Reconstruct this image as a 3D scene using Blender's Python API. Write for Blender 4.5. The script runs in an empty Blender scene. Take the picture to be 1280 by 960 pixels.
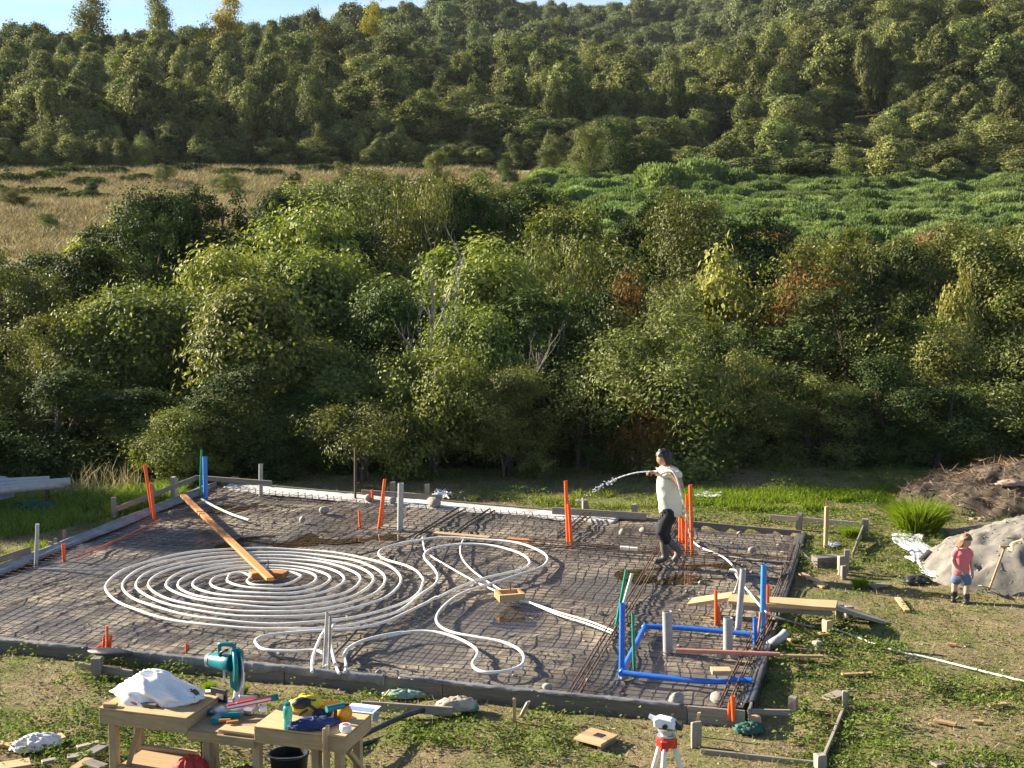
import bpy, bmesh, math, random
import numpy as np
from mathutils import Vector, Matrix, Euler
R = math.radians
scene = bpy.context.scene
C = scene.collection

# ------------------------------------------------------------------ camera, sky, sun, exposure
CAM_H, FPX, YH = 5.5, 1800.0, 245.0
PITCH = math.atan((480 - YH) / FPX)
cam_d = bpy.data.cameras.new('camera'); cam = bpy.data.objects.new('camera', cam_d); C.objects.link(cam)
cam.location = (0, 0, CAM_H); cam.rotation_euler = (R(90) - PITCH, 0, 0)
cam_d.sensor_width = 36; cam_d.lens = FPX / 1280 * 36
cam_d.clip_start = 0.1; cam_d.clip_end = 5000
scene.camera = cam

SUN_EL, SUN_AZ = R(22.5), (-0.925, 0.38)          # the sun stands low, to the left and a little behind the scene
world = bpy.data.worlds.new('World'); scene.world = world; world.use_nodes = True
wt = world.node_tree; wt.nodes.clear()
sky = wt.nodes.new('ShaderNodeTexSky'); sky.sky_type = 'NISHITA'; sky.sun_disc = False
sky.sun_elevation = SUN_EL; sky.sun_rotation = math.atan2(SUN_AZ[0], SUN_AZ[1])
sky.air_density = 0.75; sky.dust_density = 0.15; sky.ozone_density = 2.5
bg = wt.nodes.new('ShaderNodeBackground'); bg.inputs['Strength'].default_value = 0.05
wo = wt.nodes.new('ShaderNodeOutputWorld')
# thin cloud veils low in the sky
tcw = wt.nodes.new('ShaderNodeTexCoord'); mpw = wt.nodes.new('ShaderNodeMapping'); mpw.inputs['Scale'].default_value = (3, 3, 22)
cnw = wt.nodes.new('ShaderNodeTexNoise'); cnw.inputs['Scale'].default_value = 1.6; cnw.inputs['Detail'].default_value = 5
crw = wt.nodes.new('ShaderNodeValToRGB'); crw.color_ramp.elements[0].position = .5; crw.color_ramp.elements[1].position = .72; crw.color_ramp.elements[1].color = (.55, .55, .55, 1)
mxw = wt.nodes.new('ShaderNodeMix'); mxw.data_type = 'RGBA'; mxw.inputs[7].default_value = (5.0, 5.2, 5.6, 1)
wt.links.new(tcw.outputs['Generated'], mpw.inputs[0]); wt.links.new(mpw.outputs[0], cnw.inputs['Vector']); wt.links.new(cnw.outputs['Fac'], crw.inputs[0])
wt.links.new(crw.outputs[0], mxw.inputs[0]); wt.links.new(sky.outputs[0], mxw.inputs[6]); wt.links.new(mxw.outputs[2], bg.inputs[0]); wt.links.new(bg.outputs[0], wo.inputs[0])
sd = bpy.data.lights.new('sun', 'SUN'); sd.energy = 5.0; sd.angle = R(0.5); sd.color = (1.0, 0.88, 0.70)
sun = bpy.data.objects.new('sun', sd); C.objects.link(sun)
_h = math.hypot(*SUN_AZ)
to_sun = Vector((SUN_AZ[0] / _h * math.cos(SUN_EL), SUN_AZ[1] / _h * math.cos(SUN_EL), math.sin(SUN_EL)))
sun.rotation_euler = to_sun.to_track_quat('Z', 'Y').to_euler()
scene.view_settings.view_transform = 'Standard'; scene.view_settings.look = 'None'
scene.view_settings.exposure = 1.95; scene.view_settings.gamma = 1.0
scene.view_settings.use_curve_mapping = False
scene.cycles.max_bounces = 6; scene.cycles.diffuse_bounces = 3; scene.cycles.transparent_max_bounces = 6
scene.cycles.transmission_bounces = 3; scene.cycles.glossy_bounces = 3

# ------------------------------------------------------------------ helpers
def P(x, y, z=0.0):
    """the point at height z seen at photograph pixel x, y (1280 x 960)"""
    u = (x - 640) / FPX; v = (y - 480) / FPX
    d = Vector((u, math.cos(PITCH) - v * math.sin(PITCH), -math.sin(PITCH) - v * math.cos(PITCH)))
    t = (z - CAM_H) / d.z
    return Vector((0, 0, CAM_H)) + d * t

def PY(x, y, Y):
    """the point at distance Y seen at photograph pixel x, y"""
    u = (x - 640) / FPX; v = (y - 480) / FPX
    d = Vector((u, math.cos(PITCH) - v * math.sin(PITCH), -math.sin(PITCH) - v * math.cos(PITCH)))
    return Vector((0, 0, CAM_H)) + d * (Y / d.y)

def tag(o, label=None, cat=None, group=None, kind=None):
    if label: o['label'] = label
    if cat: o['category'] = cat
    if group: o['group'] = group
    if kind: o['kind'] = kind
    return o

def thing(name, label, cat, loc=(0, 0, 0), rotz=0.0, group=None):
    o = bpy.data.objects.new(name, None); C.objects.link(o)
    o.location = loc; o.rotation_euler = (0, 0, rotz); o.empty_display_size = 0.1
    return tag(o, label, cat, group)

def link(name, me, mat=None, parent=None, loc=None, rot=None):
    o = bpy.data.objects.new(name, me); C.objects.link(o)
    if mat is not None and not me.materials: me.materials.append(mat)
    if parent: o.parent = parent
    if loc is not None: o.location = loc
    if rot is not None: o.rotation_euler = rot
    return o

def fast_mesh(name, v, f, smooth=False, attrs=None):
    """v (N,3) f (M,K) arrays"""
    v = np.asarray(v, np.float32); f = np.asarray(f, np.int32)
    me = bpy.data.meshes.new(name)
    me.vertices.add(len(v)); me.vertices.foreach_set('co', v.ravel())
    m, k = f.shape
    me.loops.add(m * k); me.loops.foreach_set('vertex_index', f.ravel())
    me.polygons.add(m)
    me.polygons.foreach_set('loop_start', np.arange(0, m * k, k, dtype=np.int32))
    me.polygons.foreach_set('loop_total', np.full(m, k, np.int32))
    me.polygons.foreach_set('use_smooth', np.full(m, smooth, bool))
    for an, av in (attrs or {}).items():
        a = me.attributes.new(an, 'FLOAT', 'POINT'); a.data.foreach_set('value', np.asarray(av, np.float32))
    me.update(calc_edges=True)
    return me

class MB:
    """collects shapes, then becomes one mesh"""
    def __init__(self): self.v = []; self.f = []
    def add(self, vs, fs):
        b = len(self.v); self.v += [tuple(p) for p in vs]; self.f += [tuple(i + b for i in q) for q in fs]; return self
    def box(self, c, s, rot=None, jit=0.0, rng=random):
        x, y, z = s[0] / 2, s[1] / 2, s[2] / 2
        vs = [Vector((i * x, j * y, k * z)) for k in (-1, 1) for j in (-1, 1) for i in (-1, 1)]
        if jit: vs = [p + Vector((rng.uniform(-jit, jit), rng.uniform(-jit, jit), rng.uniform(-jit, jit))) for p in vs]
        if rot is not None:
            m = Euler(rot).to_matrix() if not isinstance(rot, Matrix) else rot
            vs = [m @ p for p in vs]
        vs = [p + Vector(c) for p in vs]
        return self.add(vs, [(0, 2, 3, 1), (4, 5, 7, 6), (0, 1, 5, 4), (2, 6, 7, 3), (0, 4, 6, 2), (1, 3, 7, 5)])
    def tube(self, pts, r, n=8, caps=True, hollow=False):
        pts = [Vector(p) for p in pts]; N = len(pts)
        rs = r if isinstance(r, (list, tuple)) else [r] * N
        t = (pts[1] - pts[0]).normalized()
        up = Vector((0, 0, 1)) if abs(t.z) < 0.9 else Vector((1, 0, 0))
        nrm = (up - t * up.dot(t)).normalized()
        rings = []; vs = []
        for i in range(N):
            t = (pts[min(i + 1, N - 1)] - pts[max(i - 1, 0)])
            t = t.normalized() if t.length > 1e-9 else Vector((0, 0, 1))
            nrm = nrm - t * nrm.dot(t)
            nrm = nrm.normalized() if nrm.length > 1e-6 else t.orthogonal().normalized()
            b = t.cross(nrm)
            for k in range(n):
                a = 2 * math.pi * k / n
                vs.append(pts[i] + (nrm * math.cos(a) + b * math.sin(a)) * rs[i])
        fs = [(i * n + k, i * n + (k + 1) % n, (i + 1) * n + (k + 1) % n, (i + 1) * n + k) for i in range(N - 1) for k in range(n)]
        if hollow:
            b0 = len(vs); tt = (pts[-1] - pts[-2]).normalized()
            for k in range(n):
                vs.append(pts[-1] + (vs[(N - 1) * n + k] - pts[-1]) * 0.84)
            for k in range(n):
                vs.append(pts[-1] + (vs[(N - 1) * n + k] - pts[-1]) * 0.84 - tt * rs[-1] * 3)
            for k in range(n):
                k2 = (k + 1) % n
                fs.append(((N - 1) * n + k, (N - 1) * n + k2, b0 + k2, b0 + k))
                fs.append((b0 + k, b0 + k2, b0 + n + k2, b0 + n + k))
            fs.append(tuple(b0 + n + k for k in range(n)))
            fs.append(tuple(reversed(range(n))))
        elif caps:
            fs.append(tuple(reversed(range(n)))); fs.append(tuple((N - 1) * n + k for k in range(n)))
        return self.add(vs, fs)
    def lathe(self, prof, n=16, c=(0, 0, 0)):
        vs = []; fs = []
        for (r, z) in prof:
            for k in range(n):
                a = 2 * math.pi * k / n
                vs.append((c[0] + r * math.cos(a), c[1] + r * math.sin(a), c[2] + z))
        for i in range(len(prof) - 1):
            for k in range(n):
                fs.append((i * n + k, i * n + (k + 1) % n, (i + 1) * n + (k + 1) % n, (i + 1) * n + k))
        fs.append(tuple(reversed(range(n)))); fs.append(tuple((len(prof) - 1) * n + k for k in range(n)))
        return self.add(vs, fs)
    def prism(self, outline, depth, axis='y', c=(0, 0, 0)):
        """outline in the plane across axis, extruded along it, centred"""
        n = len(outline); vs = []
        for s in (-depth / 2, depth / 2):
            for (a, b) in outline:
                p = {'y': (a, s, b), 'x': (s, a, b), 'z': (a, b, s)}[axis]
                vs.append((p[0] + c[0], p[1] + c[1], p[2] + c[2]))
        fs = [tuple(range(n)), tuple(reversed(range(n, 2 * n)))] + [(k, k + n, (k + 1) % n + n, (k + 1) % n) for k in range(n)]
        return self.add(vs, fs)
    def sphere(self, c, r, n=10, m=7):
        if not isinstance(r, (tuple, list)): r = (r, r, r)
        vs = []; fs = []
        for i in range(m + 1):
            t = math.pi * i / m
            for k in range(n):
                a = 2 * math.pi * k / n
                vs.append((c[0] + r[0] * math.sin(t) * math.cos(a), c[1] + r[1] * math.sin(t) * math.sin(a), c[2] + r[2] * math.cos(t)))
        for i in range(m):
            for k in range(n):
                fs.append((i * n + k, (i + 1) * n + k, (i + 1) * n + (k + 1) % n, i * n + (k + 1) % n))
        return self.add(vs, fs)
    def mesh(self, name, smooth=False, bevel=0.0, weld=False):
        me = bpy.data.meshes.new(name); me.from_pydata(self.v, [], self.f)
        bm = bmesh.new(); bm.from_mesh(me)
        if weld or smooth: bmesh.ops.remove_doubles(bm, verts=bm.verts, dist=1e-5)
        bmesh.ops.recalc_face_normals(bm, faces=bm.faces)
        if bevel:
            es = [e for e in bm.edges if len(e.link_faces) == 2 and e.calc_face_angle(0) > 0.5]
            bmesh.ops.bevel(bm, geom=es, offset=bevel, segments=1, affect='EDGES', clamp_overlap=True)
        for f in bm.faces: f.smooth = bool(smooth)
        if smooth:
            for e in bm.edges:
                if len(e.link_faces) == 2 and e.calc_face_angle(0) > 0.9: e.smooth = False
        bm.to_mesh(me); bm.free(); me.update()
        return me
    def build(self, name, mat, parent=None, smooth=False, bevel=0.0, loc=None, rot=None):
        return link(name, self.mesh(name, smooth, bevel), mat, parent, loc, rot)

def smooth_path(pts, sub=6, closed=False):
    """Catmull-Rom through the points"""
    pts = [Vector(p) for p in pts]; out = []; n = len(pts)
    for i in range(n - 1):
        p0 = pts[max(i - 1, 0)]; p1 = pts[i]; p2 = pts[i + 1]; p3 = pts[min(i + 2, n - 1)]
        for k in range(sub):
            t = k / sub
            out.append(0.5 * ((2 * p1) + (p2 - p0) * t + (2 * p0 - 5 * p1 + 4 * p2 - p3) * t * t + (3 * p1 - p0 - 3 * p2 + p3) * t ** 3))
    out.append(pts[-1]); return out

def vnoise(x, y, seed=0):
    """smooth 2-D value noise in 0..1 (numpy)"""
    x = np.asarray(x, np.float64); y = np.asarray(y, np.float64)
    xi = np.floor(x).astype(np.int64); yi = np.floor(y).astype(np.int64)
    fx = x - xi; fy = y - yi
    fx = fx * fx * (3 - 2 * fx); fy = fy * fy * (3 - 2 * fy)
    def h(a, b):
        n = (a * 374761393 + b * 668265263 + seed * 1442695041) & 0x7fffffff
        n = ((n ^ (n >> 13)) * 1274126177) & 0x7fffffff
        return ((n ^ (n >> 16)) & 0xffff) / 65535.0
    return (h(xi, yi) * (1 - fx) + h(xi + 1, yi) * fx) * (1 - fy) + (h(xi, yi + 1) * (1 - fx) + h(xi + 1, yi + 1) * fx) * fy

def fbm(x, y, oct=4, seed=0):
    s = 0; a = 0.5; t = 0
    for i in range(oct):
        s = s + a * vnoise(np.asarray(x) * 2 ** i, np.asarray(y) * 2 ** i, seed + i); t += a; a *= 0.5
    return s / t

# ------------------------------------------------------------------ materials
def nodes(name):
    m = bpy.data.materials.new(name); m.use_nodes = True
    nt = m.node_tree; b = nt.nodes['Principled BSDF']
    return m, nt, b

def N(nt, t, **kw):
    n = nt.nodes.new(t)
    for k, v in kw.items():
        if k in n.inputs: n.inputs[k].default_value = v
        else: setattr(n, k, v)
    return n

def ramp(nt, fac, stops):
    r = nt.nodes.new('ShaderNodeValToRGB'); e = r.color_ramp.elements
    while len(e) < len(stops): e.new(0.5)
    for i, (p, c) in enumerate(stops):
        e[i].position = p; e[i].color = (*c, 1)
    nt.links.new(fac, r.inputs[0]); return r

def mix(nt, fac, a, b, mode='MIX'):
    m = nt.nodes.new('ShaderNodeMix'); m.data_type = 'RGBA'; m.blend_type = mode
    for sock, val in ((m.inputs[0], fac), (m.inputs[6], a), (m.inputs[7], b)):
        if hasattr(val, 'links'): nt.links.new(val, sock)
        elif isinstance(val, (int, float)): sock.default_value = val
        else: sock.default_value = (*val, 1)
    return m.outputs[2]

def plain(name, col, rough=0.5, var=0.15, scale=14, bump=0.0, metal=0.0, dirt=None):
    """a colour with noise variation, wear and fine relief"""
    m, nt, b = nodes(name)
    tc = N(nt, 'ShaderNodeTexCoord')
    n = N(nt, 'ShaderNodeTexNoise', Scale=scale, Detail=5.0, Roughness=0.6); nt.links.new(tc.outputs['Object'], n.inputs['Vector'])
    lo = tuple(c * (1 - var) for c in col); hi = tuple(min(1, c * (1 + var)) for c in col)
    r = ramp(nt, n.outputs['Fac'], [(0.3, lo), (0.7, hi)])
    out = r.outputs[0]
    if dirt:
        n2 = N(nt, 'ShaderNodeTexNoise', Scale=scale * 0.45, Detail=6.0, Roughness=0.7); nt.links.new(tc.outputs['Object'], n2.inputs['Vector'])
        r2 = ramp(nt, n2.outputs['Fac'], [(0.52, (0, 0, 0)), (0.7, (0.75, 0.75, 0.75))])
        out = mix(nt, r2.outputs[0], out, dirt)
    nt.links.new(out, b.inputs['Base Color'])
    b.inputs['Roughness'].default_value = rough; b.inputs['Metallic'].default_value = metal
    if bump:
        bp = N(nt, 'ShaderNodeBump', Strength=bump, Distance=0.01); nt.links.new(n.outputs['Fac'], bp.inputs['Height'])
        nt.links.new(bp.outputs[0], b.inputs['Normal'])
    return m

def wood(name, dark, light, rough=0.75, weather=None):
    m, nt, b = nodes(name)
    tc = N(nt, 'ShaderNodeTexCoord'); oi = N(nt, 'ShaderNodeObjectInfo')
    mp = N(nt, 'ShaderNodeMapping'); mp.inputs['Scale'].default_value = (1.5, 22, 22)
    ad = N(nt, 'ShaderNodeVectorMath', operation='ADD')
    sc = N(nt, 'ShaderNodeMath', operation='MULTIPLY'); sc.inputs[1].default_value = 37
    nt.links.new(oi.outputs['Random'], sc.inputs[0])
    nt.links.new(tc.outputs['Object'], ad.inputs[0]); nt.links.new(sc.outputs[0], ad.inputs[1])
    nt.links.new(ad.outputs[0], mp.inputs['Vector'])
    n = N(nt, 'ShaderNodeTexNoise', Scale=2.2, Detail=6.0, Roughness=0.65, Distortion=0.6); nt.links.new(mp.outputs[0], n.inputs['Vector'])
    r = ramp(nt, n.outputs['Fac'], [(0.28, dark), (0.5, tuple((a + c) / 2 for a, c in zip(dark, light))), (0.72, light)])
    out = r.outputs[0]
    n2 = N(nt, 'ShaderNodeTexNoise', Scale=3.0, Detail=5.0, Roughness=0.7); nt.links.new(ad.outputs[0], n2.inputs['Vector'])
    if weather:
        r2 = ramp(nt, n2.outputs['Fac'], [(0.45, (0, 0, 0)), (0.68, (0.85, 0.85, 0.85))])
        out = mix(nt, r2.outputs[0], out, weather)
    v = N(nt, 'ShaderNodeMapRange'); v.inputs[3].default_value = 0.75; v.inputs[4].default_value = 1.2
    nt.links.new(oi.outputs['Random'], v.inputs[0])
    out = mix(nt, 1.0, out, v.outputs[0], 'MULTIPLY')
    nt.links.new(out, b.inputs['Base Color']); b.inputs['Roughness'].default_value = rough
    bp = N(nt, 'ShaderNodeBump', Strength=0.35, Distance=0.006); nt.links.new(n.outputs['Fac'], bp.inputs['Height'])
    nt.links.new(bp.outputs[0], b.inputs['Normal'])
    return m

def leaf_mat(name, dark, light, trans=0.35, glow=(1.25, 1.15, 0.5), rough=0.65, objvar=0.25, spec=0.12):
    m, nt, b = nodes(name)
    at = N(nt, 'ShaderNodeAttribute', attribute_name='tint'); oi = N(nt, 'ShaderNodeObjectInfo')
    r = ramp(nt, at.outputs['Fac'], [(0.0, dark), (1.0, light)])
    v = N(nt, 'ShaderNodeMapRange'); v.inputs[3].default_value = 1 - objvar; v.inputs[4].default_value = 1 + objvar
    nt.links.new(oi.outputs['Random'], v.inputs[0])
    col = mix(nt, 1.0, r.outputs[0], v.outputs[0], 'MULTIPLY')
    hs = N(nt, 'ShaderNodeHueSaturation'); hv = N(nt, 'ShaderNodeMapRange'); hv.inputs[3].default_value = 0.485; hv.inputs[4].default_value = 0.515
    mm = N(nt, 'ShaderNodeMath', operation='FRACT'); m7 = N(nt, 'ShaderNodeMath', operation='MULTIPLY'); m7.inputs[1].default_value = 7.31
    nt.links.new(oi.outputs['Random'], m7.inputs[0]); nt.links.new(m7.outputs[0], mm.inputs[0]); nt.links.new(mm.outputs[0], hv.inputs[0])
    nt.links.new(hv.outputs[0], hs.inputs['Hue']); nt.links.new(col, hs.inputs['Color']); col = hs.outputs[0]
    nt.links.new(col, b.inputs['Base Color']); b.inputs['Roughness'].default_value = rough
    b.inputs['Specular IOR Level'].default_value = spec
    tr = N(nt, 'ShaderNodeBsdfTranslucent'); nt.links.new(mix(nt, 1.0, col, glow, 'MULTIPLY'), tr.inputs['Color'])
    ms = N(nt, 'ShaderNodeMixShader'); ms.inputs[0].default_value = trans
    nt.links.new(b.outputs[0], ms.inputs[1]); nt.links.new(tr.outputs[0], ms.inputs[2])
    nt.links.new(ms.outputs[0], nt.nodes['Material Output'].inputs['Surface'])
    return m

M = {}
M['wood_new'] = wood('fresh_timber', (0.36, 0.22, 0.10), (0.56, 0.39, 0.21))
M['wood_orange'] = wood('oiled_timber', (0.33, 0.13, 0.035), (0.5, 0.23, 0.07))
M['wood_bench'] = wood('bench_timber', (0.30, 0.20, 0.10), (0.50, 0.37, 0.21), weather=(0.28, 0.22, 0.14))
M['wood_old'] = wood('weathered_timber', (0.17, 0.135, 0.10), (0.38, 0.32, 0.25), weather=(0.24, 0.23, 0.215))
M['wood_grey'] = wood('form_timber', (0.085, 0.073, 0.058), (0.21, 0.185, 0.15), weather=(0.15, 0.145, 0.14))
M['poly_dark'] = plain('black_polythene', (0.045, 0.047, 0.052), 0.28, 0.3, 5, 0.4, dirt=(0.16, 0.15, 0.135))
M['bark'] = plain('bark', (0.10, 0.075, 0.055), 0.9, 0.4, 8, 0.6)
M['bark_pale'] = plain('pale_bark', (0.25, 0.225, 0.195), 0.9, 0.25, 8, 0.4)
M['white_pipe'] = plain('white_pipe_plastic', (0.78, 0.75, 0.68), 0.38, 0.08, 10, 0.0, dirt=(0.52, 0.46, 0.36))
M['grey_pvc'] = plain('grey_pvc', (0.34, 0.34, 0.34), 0.35, 0.08, 10, dirt=(0.27, 0.25, 0.22))
M['blue_pvc'] = plain('blue_pvc', (0.025, 0.15, 0.60), 0.3, 0.1, 8, dirt=(0.10, 0.20, 0.45))
M['sky_pvc'] = plain('light_blue_pvc', (0.06, 0.25, 0.62), 0.35, 0.1, 8)
M['green_pvc'] = plain('green_pvc', (0.015, 0.24, 0.13), 0.35, 0.1, 8)
M['pale_green'] = plain('pale_green_pipe', (0.50, 0.62, 0.50), 0.4, 0.08, 8)
M['orange_pvc'] = plain('orange_conduit', (0.78, 0.12, 0.025), 0.35, 0.1, 9, dirt=(0.5, 0.16, 0.07))
M['pink_pipe'] = plain('dusty_copper_pipe', (0.52, 0.22, 0.15), 0.5, 0.15, 9, dirt=(0.42, 0.30, 0.24))
M['black_pipe'] = plain('black_pipe_plastic', (0.022, 0.022, 0.024), 0.4, 0.3, 9, dirt=(0.09, 0.08, 0.07))
M['rust'] = plain('rusty_steel', (0.085, 0.045, 0.028), 0.8, 0.4, 25)
M['steel'] = plain('grey_steel', (0.38, 0.38, 0.39), 0.4, 0.12, 20, metal=0.6)
M['poly'] = plain('grey_polythene', (0.17, 0.17, 0.175), 0.35, 0.35, 5, 0.5, dirt=(0.36, 0.34, 0.31))  # pale patches are dirt and also painted highlights on the folds
M['white_sheet'] = plain('white_plastic_sheet', (0.58, 0.59, 0.62), 0.45, 0.08, 6, 0.2, dirt=(0.45, 0.42, 0.37))
M['stone'] = None
# ------------------------------------------------------------------ ground and hills
PXC = np.array([-400, 0, 300, 450, 600, 700, 850, 1000, 1150, 1280, 1700], float)
ROWS = [  # distance, ground height as the pixel row it is seen at, per column
    (130., [213, 213, 213, 213, 213, 212, 208, 200, 196, 190, 180]),
    (165., [162, 160, 158, 160, 170, 168, 165, 145, 120, 105, 70]),
    (210., [116, 111, 107, 105, 120, 130, 142,  92,  55,  32, -40]),
    (270., [118, 116, 110, 104, 104, 130, 128,  45,  -5, -40, -150]),
    (340., [112, 104, 94,  68,  42,  92, 100,  -5, -60, -110, -240]),
    (430., [112, 100,  88,  66,  40,  55,  46, -35, -120, -180, -330]),
    (520., [125, 120, 115,  85,  60,  50,  30, -60, -150, -220, -400]),
    (900., [150, 150, 150, 150, 130, 120, 100,  30, -60, -130, -300]),
]
RY = np.array([r[0] for r in ROWS])
RZ = np.array([[CAM_H + (245 - y) * r[0] / FPX for y in r[1]] for r in ROWS])

def terrain(X, Y):
    X = np.asarray(X, float); Y = np.asarray(Y, float)
    base = np.interp(Y, [-50, 10, 24, 29, 33, 38, 44, 50, 60, 130], [-0.14, -0.14, -0.12, -0.16, -0.7, -0.9, 0.2, 1.35, 2.67, 7.7])
    base = base + 0.08 * (fbm(X * 0.35, Y * 0.35, 3, 5) - 0.5) + 0.05 * (fbm(X * 1.7, Y * 1.7, 3, 9) - 0.5)
    base = base + np.clip((X - 1.5) / 2, 0, 1) * 0.11 * (Y < 33) * np.clip((Y-14)/3,0,1)
    base = base + np.clip((Y - 55) / 30, 0, 1) * 1.2 * (fbm(X * 0.06, Y * 0.06, 3, 21) - 0.5)
    px = 640 + X / np.maximum(Y, 1) * FPX
    px = np.clip(px, -400, 1700)
    yc = np.clip(Y, RY[0], RY[-1])
    # bilinear in the profile table
    i = np.clip(np.searchsorted(RY, yc) - 1, 0, len(RY) - 2)
    t = (yc - RY[i]) / (RY[i + 1] - RY[i]); t = t * t * (3 - 2 * t) * 0.5 + t * 0.5
    cols = np.clip(np.searchsorted(PXC, px) - 1, 0, len(PXC) - 2)
    s = (px - PXC[cols]) / (PXC[cols + 1] - PXC[cols]); s = s * s * (3 - 2 * s) * 0.5 + s * 0.5
    z = (RZ[i, cols] * (1 - s) + RZ[i, cols + 1] * s) * (1 - t) + (RZ[i + 1, cols] * (1 - s) + RZ[i + 1, cols + 1] * s) * t
    z = z + (fbm(X * 0.03, Y * 0.03, 3, 33) - 0.5) * 5 * np.clip((Y - 150) / 60, 0, 1)
    w = np.clip((Y - 118) / 14, 0, 1)
    out = base * (1 - w) + z * w
    return out

def G(x, y):
    return float(terrain(np.array([x]), np.array([y]))[0])

def Pg(px, py, dz=0.0):
    z = -0.2
    for _ in range(6):
        p = P(px, py, z + dz); z = G(p.x, p.y)
    return P(px, py, z + dz)

def axis(lo, hi, d, far, grow):
    a = list(np.arange(lo, hi, d)); s = d
    x = hi
    up = []
    while x < far: up.append(x); s *= grow; x += s
    up.append(far)
    return np.array(a), np.array(up)
a, up = axis(0, 13, 0.14, 700, 1.09)
xs = np.concatenate([-(up[::-1]), -(a[1:][::-1]), a, up])
a2, up2 = axis(9, 33, 0.14, 780, 1.045)
ys = np.concatenate([[-60, -20, -5, 2, 6], a2, up2])
gx, gy = np.meshgrid(xs, ys)
gz = terrain(gx, gy)
near = (np.abs(gx) < 14) & (gy < 34)
gz = gz + near * 0.035 * (fbm(gx * 3.1, gy * 3.1, 3, 3) - 0.5)
# the bed of the foundation sits in a shallow dig: keep the ground below it
QUAD = np.array([(2.50, 14.82), (4.77, 23.09), (-5.65, 27.25), (-8.45, 17.93)])      # FR, BR, BL, FL of the foundation
def quad_in(X, Y, m=0.0):
    """how far inside the foundation's outline (metres, positive inside)"""
    X = np.asarray(X, float); Y = np.asarray(Y, float); d = None
    for i in range(4):
        p, q = QUAD[i], QUAD[(i + 1) % 4]; n = np.array([-(q - p)[1], (q - p)[0]]); n = n / np.linalg.norm(n)
        k = (X - p[0]) * n[0] + (Y - p[1]) * n[1]
        d = k if d is None else np.minimum(d, k)
    return d - m
def quad_pt(s, t):
    """s from the right edge to the left one, t from the front to the back"""
    f = QUAD[0] * (1 - s) + QUAD[3] * s; b = QUAD[1] * (1 - s) + QUAD[2] * s
    return f * (1 - t) + b * t
gz = np.where(quad_in(gx, gy) > 0.02, np.minimum(gz, -0.16), gz)
nx, ny = len(xs), len(ys)
idx = np.arange(nx * ny).reshape(ny, nx)
faces = np.stack([idx[:-1, :-1], idx[:-1, 1:], idx[1:, 1:], idx[1:, :-1]], -1).reshape(-1, 4)
gme = fast_mesh('ground', np.stack([gx, gy, gz], -1).reshape(-1, 3), faces, True)

def ground_mat():
    m, nt, b = nodes('soil_and_dry_grass')
    g = N(nt, 'ShaderNodeNewGeometry')
    def noise(s, d=6, r=0.62):
        n = N(nt, 'ShaderNodeTexNoise', Scale=s, Detail=float(d), Roughness=r); nt.links.new(g.outputs['Position'], n.inputs['Vector']); return n.outputs['Fac']
    c1 = ramp(nt, noise(5.0), [(0.25, (0.075, 0.056, 0.034)), (0.48, (0.17, 0.13, 0.078)), (0.72, (0.29, 0.23, 0.135))]).outputs[0]
    c2 = ramp(nt, noise(30.0, 4), [(0.35, (0.075, 0.062, 0.03)), (0.6, (0.30, 0.24, 0.125)), (0.8, (0.42, 0.34, 0.19))]).outputs[0]
    col = mix(nt, 0.5, c1, c2)
    gm = ramp(nt, noise(0.9, 5), [(0.45, (0, 0, 0)), (0.62, (0.8, 0.8, 0.8))]).outputs[0]
    green = ramp(nt, noise(22.0, 4), [(0.3, (0.045, 0.065, 0.014)), (0.7, (0.15, 0.19, 0.042))]).outputs[0]
    col = mix(nt, gm, col, green)
    # beyond the site: dry meadow, then wooded slopes
    sep = N(nt, 'ShaderNodeSeparateXYZ'); nt.links.new(g.outputs['Position'], sep.inputs[0])
    dist = N(nt, 'ShaderNodeMapRange'); dist.inputs[1].default_value = 40; dist.inputs[2].default_value = 52; nt.links.new(sep.outputs[1], dist.inputs[0])
    mead = ramp(nt, noise(0.35, 8, 0.7), [(0.35, (0.085, 0.068, 0.036)), (0.52, (0.23, 0.195, 0.10)), (0.7, (0.36, 0.31, 0.175))]).outputs[0]
    col = mix(nt, dist.outputs[0], col, mead)
    d2 = N(nt, 'ShaderNodeMapRange'); d2.inputs[1].default_value = 128; d2.inputs[2].default_value = 136; nt.links.new(sep.outputs[1], d2.inputs[0])
    hill = ramp(nt, noise(0.12, 6), [(0.4, (0.03, 0.035, 0.014)), (0.72, (0.14, 0.11, 0.06))]).outputs[0]
    col = mix(nt, d2.outputs[0], col, hill)
    nt.links.new(col, b.inputs['Base Color']); b.inputs['Roughness'].default_value = 0.95
    b.inputs['Specular IOR Level'].default_value = 0.15
    bp = N(nt, 'ShaderNodeBump', Strength=0.6, Distance=0.03); nt.links.new(noise(26.0, 5), bp.inputs['Height']); nt.links.new(bp.outputs[0], b.inputs['Normal'])
    return m
ground = link('ground', gme, ground_mat()); ground['kind'] = 'structure'
# ------------------------------------------------------------------ foliage
def unit(a): return a / np.maximum(np.linalg.norm(a, axis=-1, keepdims=True), 1e-9)

def leaves(cen, dirs, nrm, L, W, tint):
    """one folded two-triangle leaf per row"""
    side = unit(np.cross(nrm, dirs)); n = len(cen)
    L = L[:, None]; W = W[:, None]
    base = cen - dirs * L * 0.5; tip = cen + dirs * L * 0.5
    l = cen + side * W * 0.5 + nrm * W * 0.15; r = cen - side * W * 0.5 + nrm * W * 0.15
    v = np.stack([base, r, tip, l], 1).reshape(-1, 3)
    b = np.arange(n)[:, None] * 4
    f = np.concatenate([b + np.array([[0, 1, 2]]), b + np.array([[0, 2, 3]])], 1).reshape(-1, 3)
    return v, f, np.repeat(np.clip(tint, 0, 1), 4)

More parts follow.
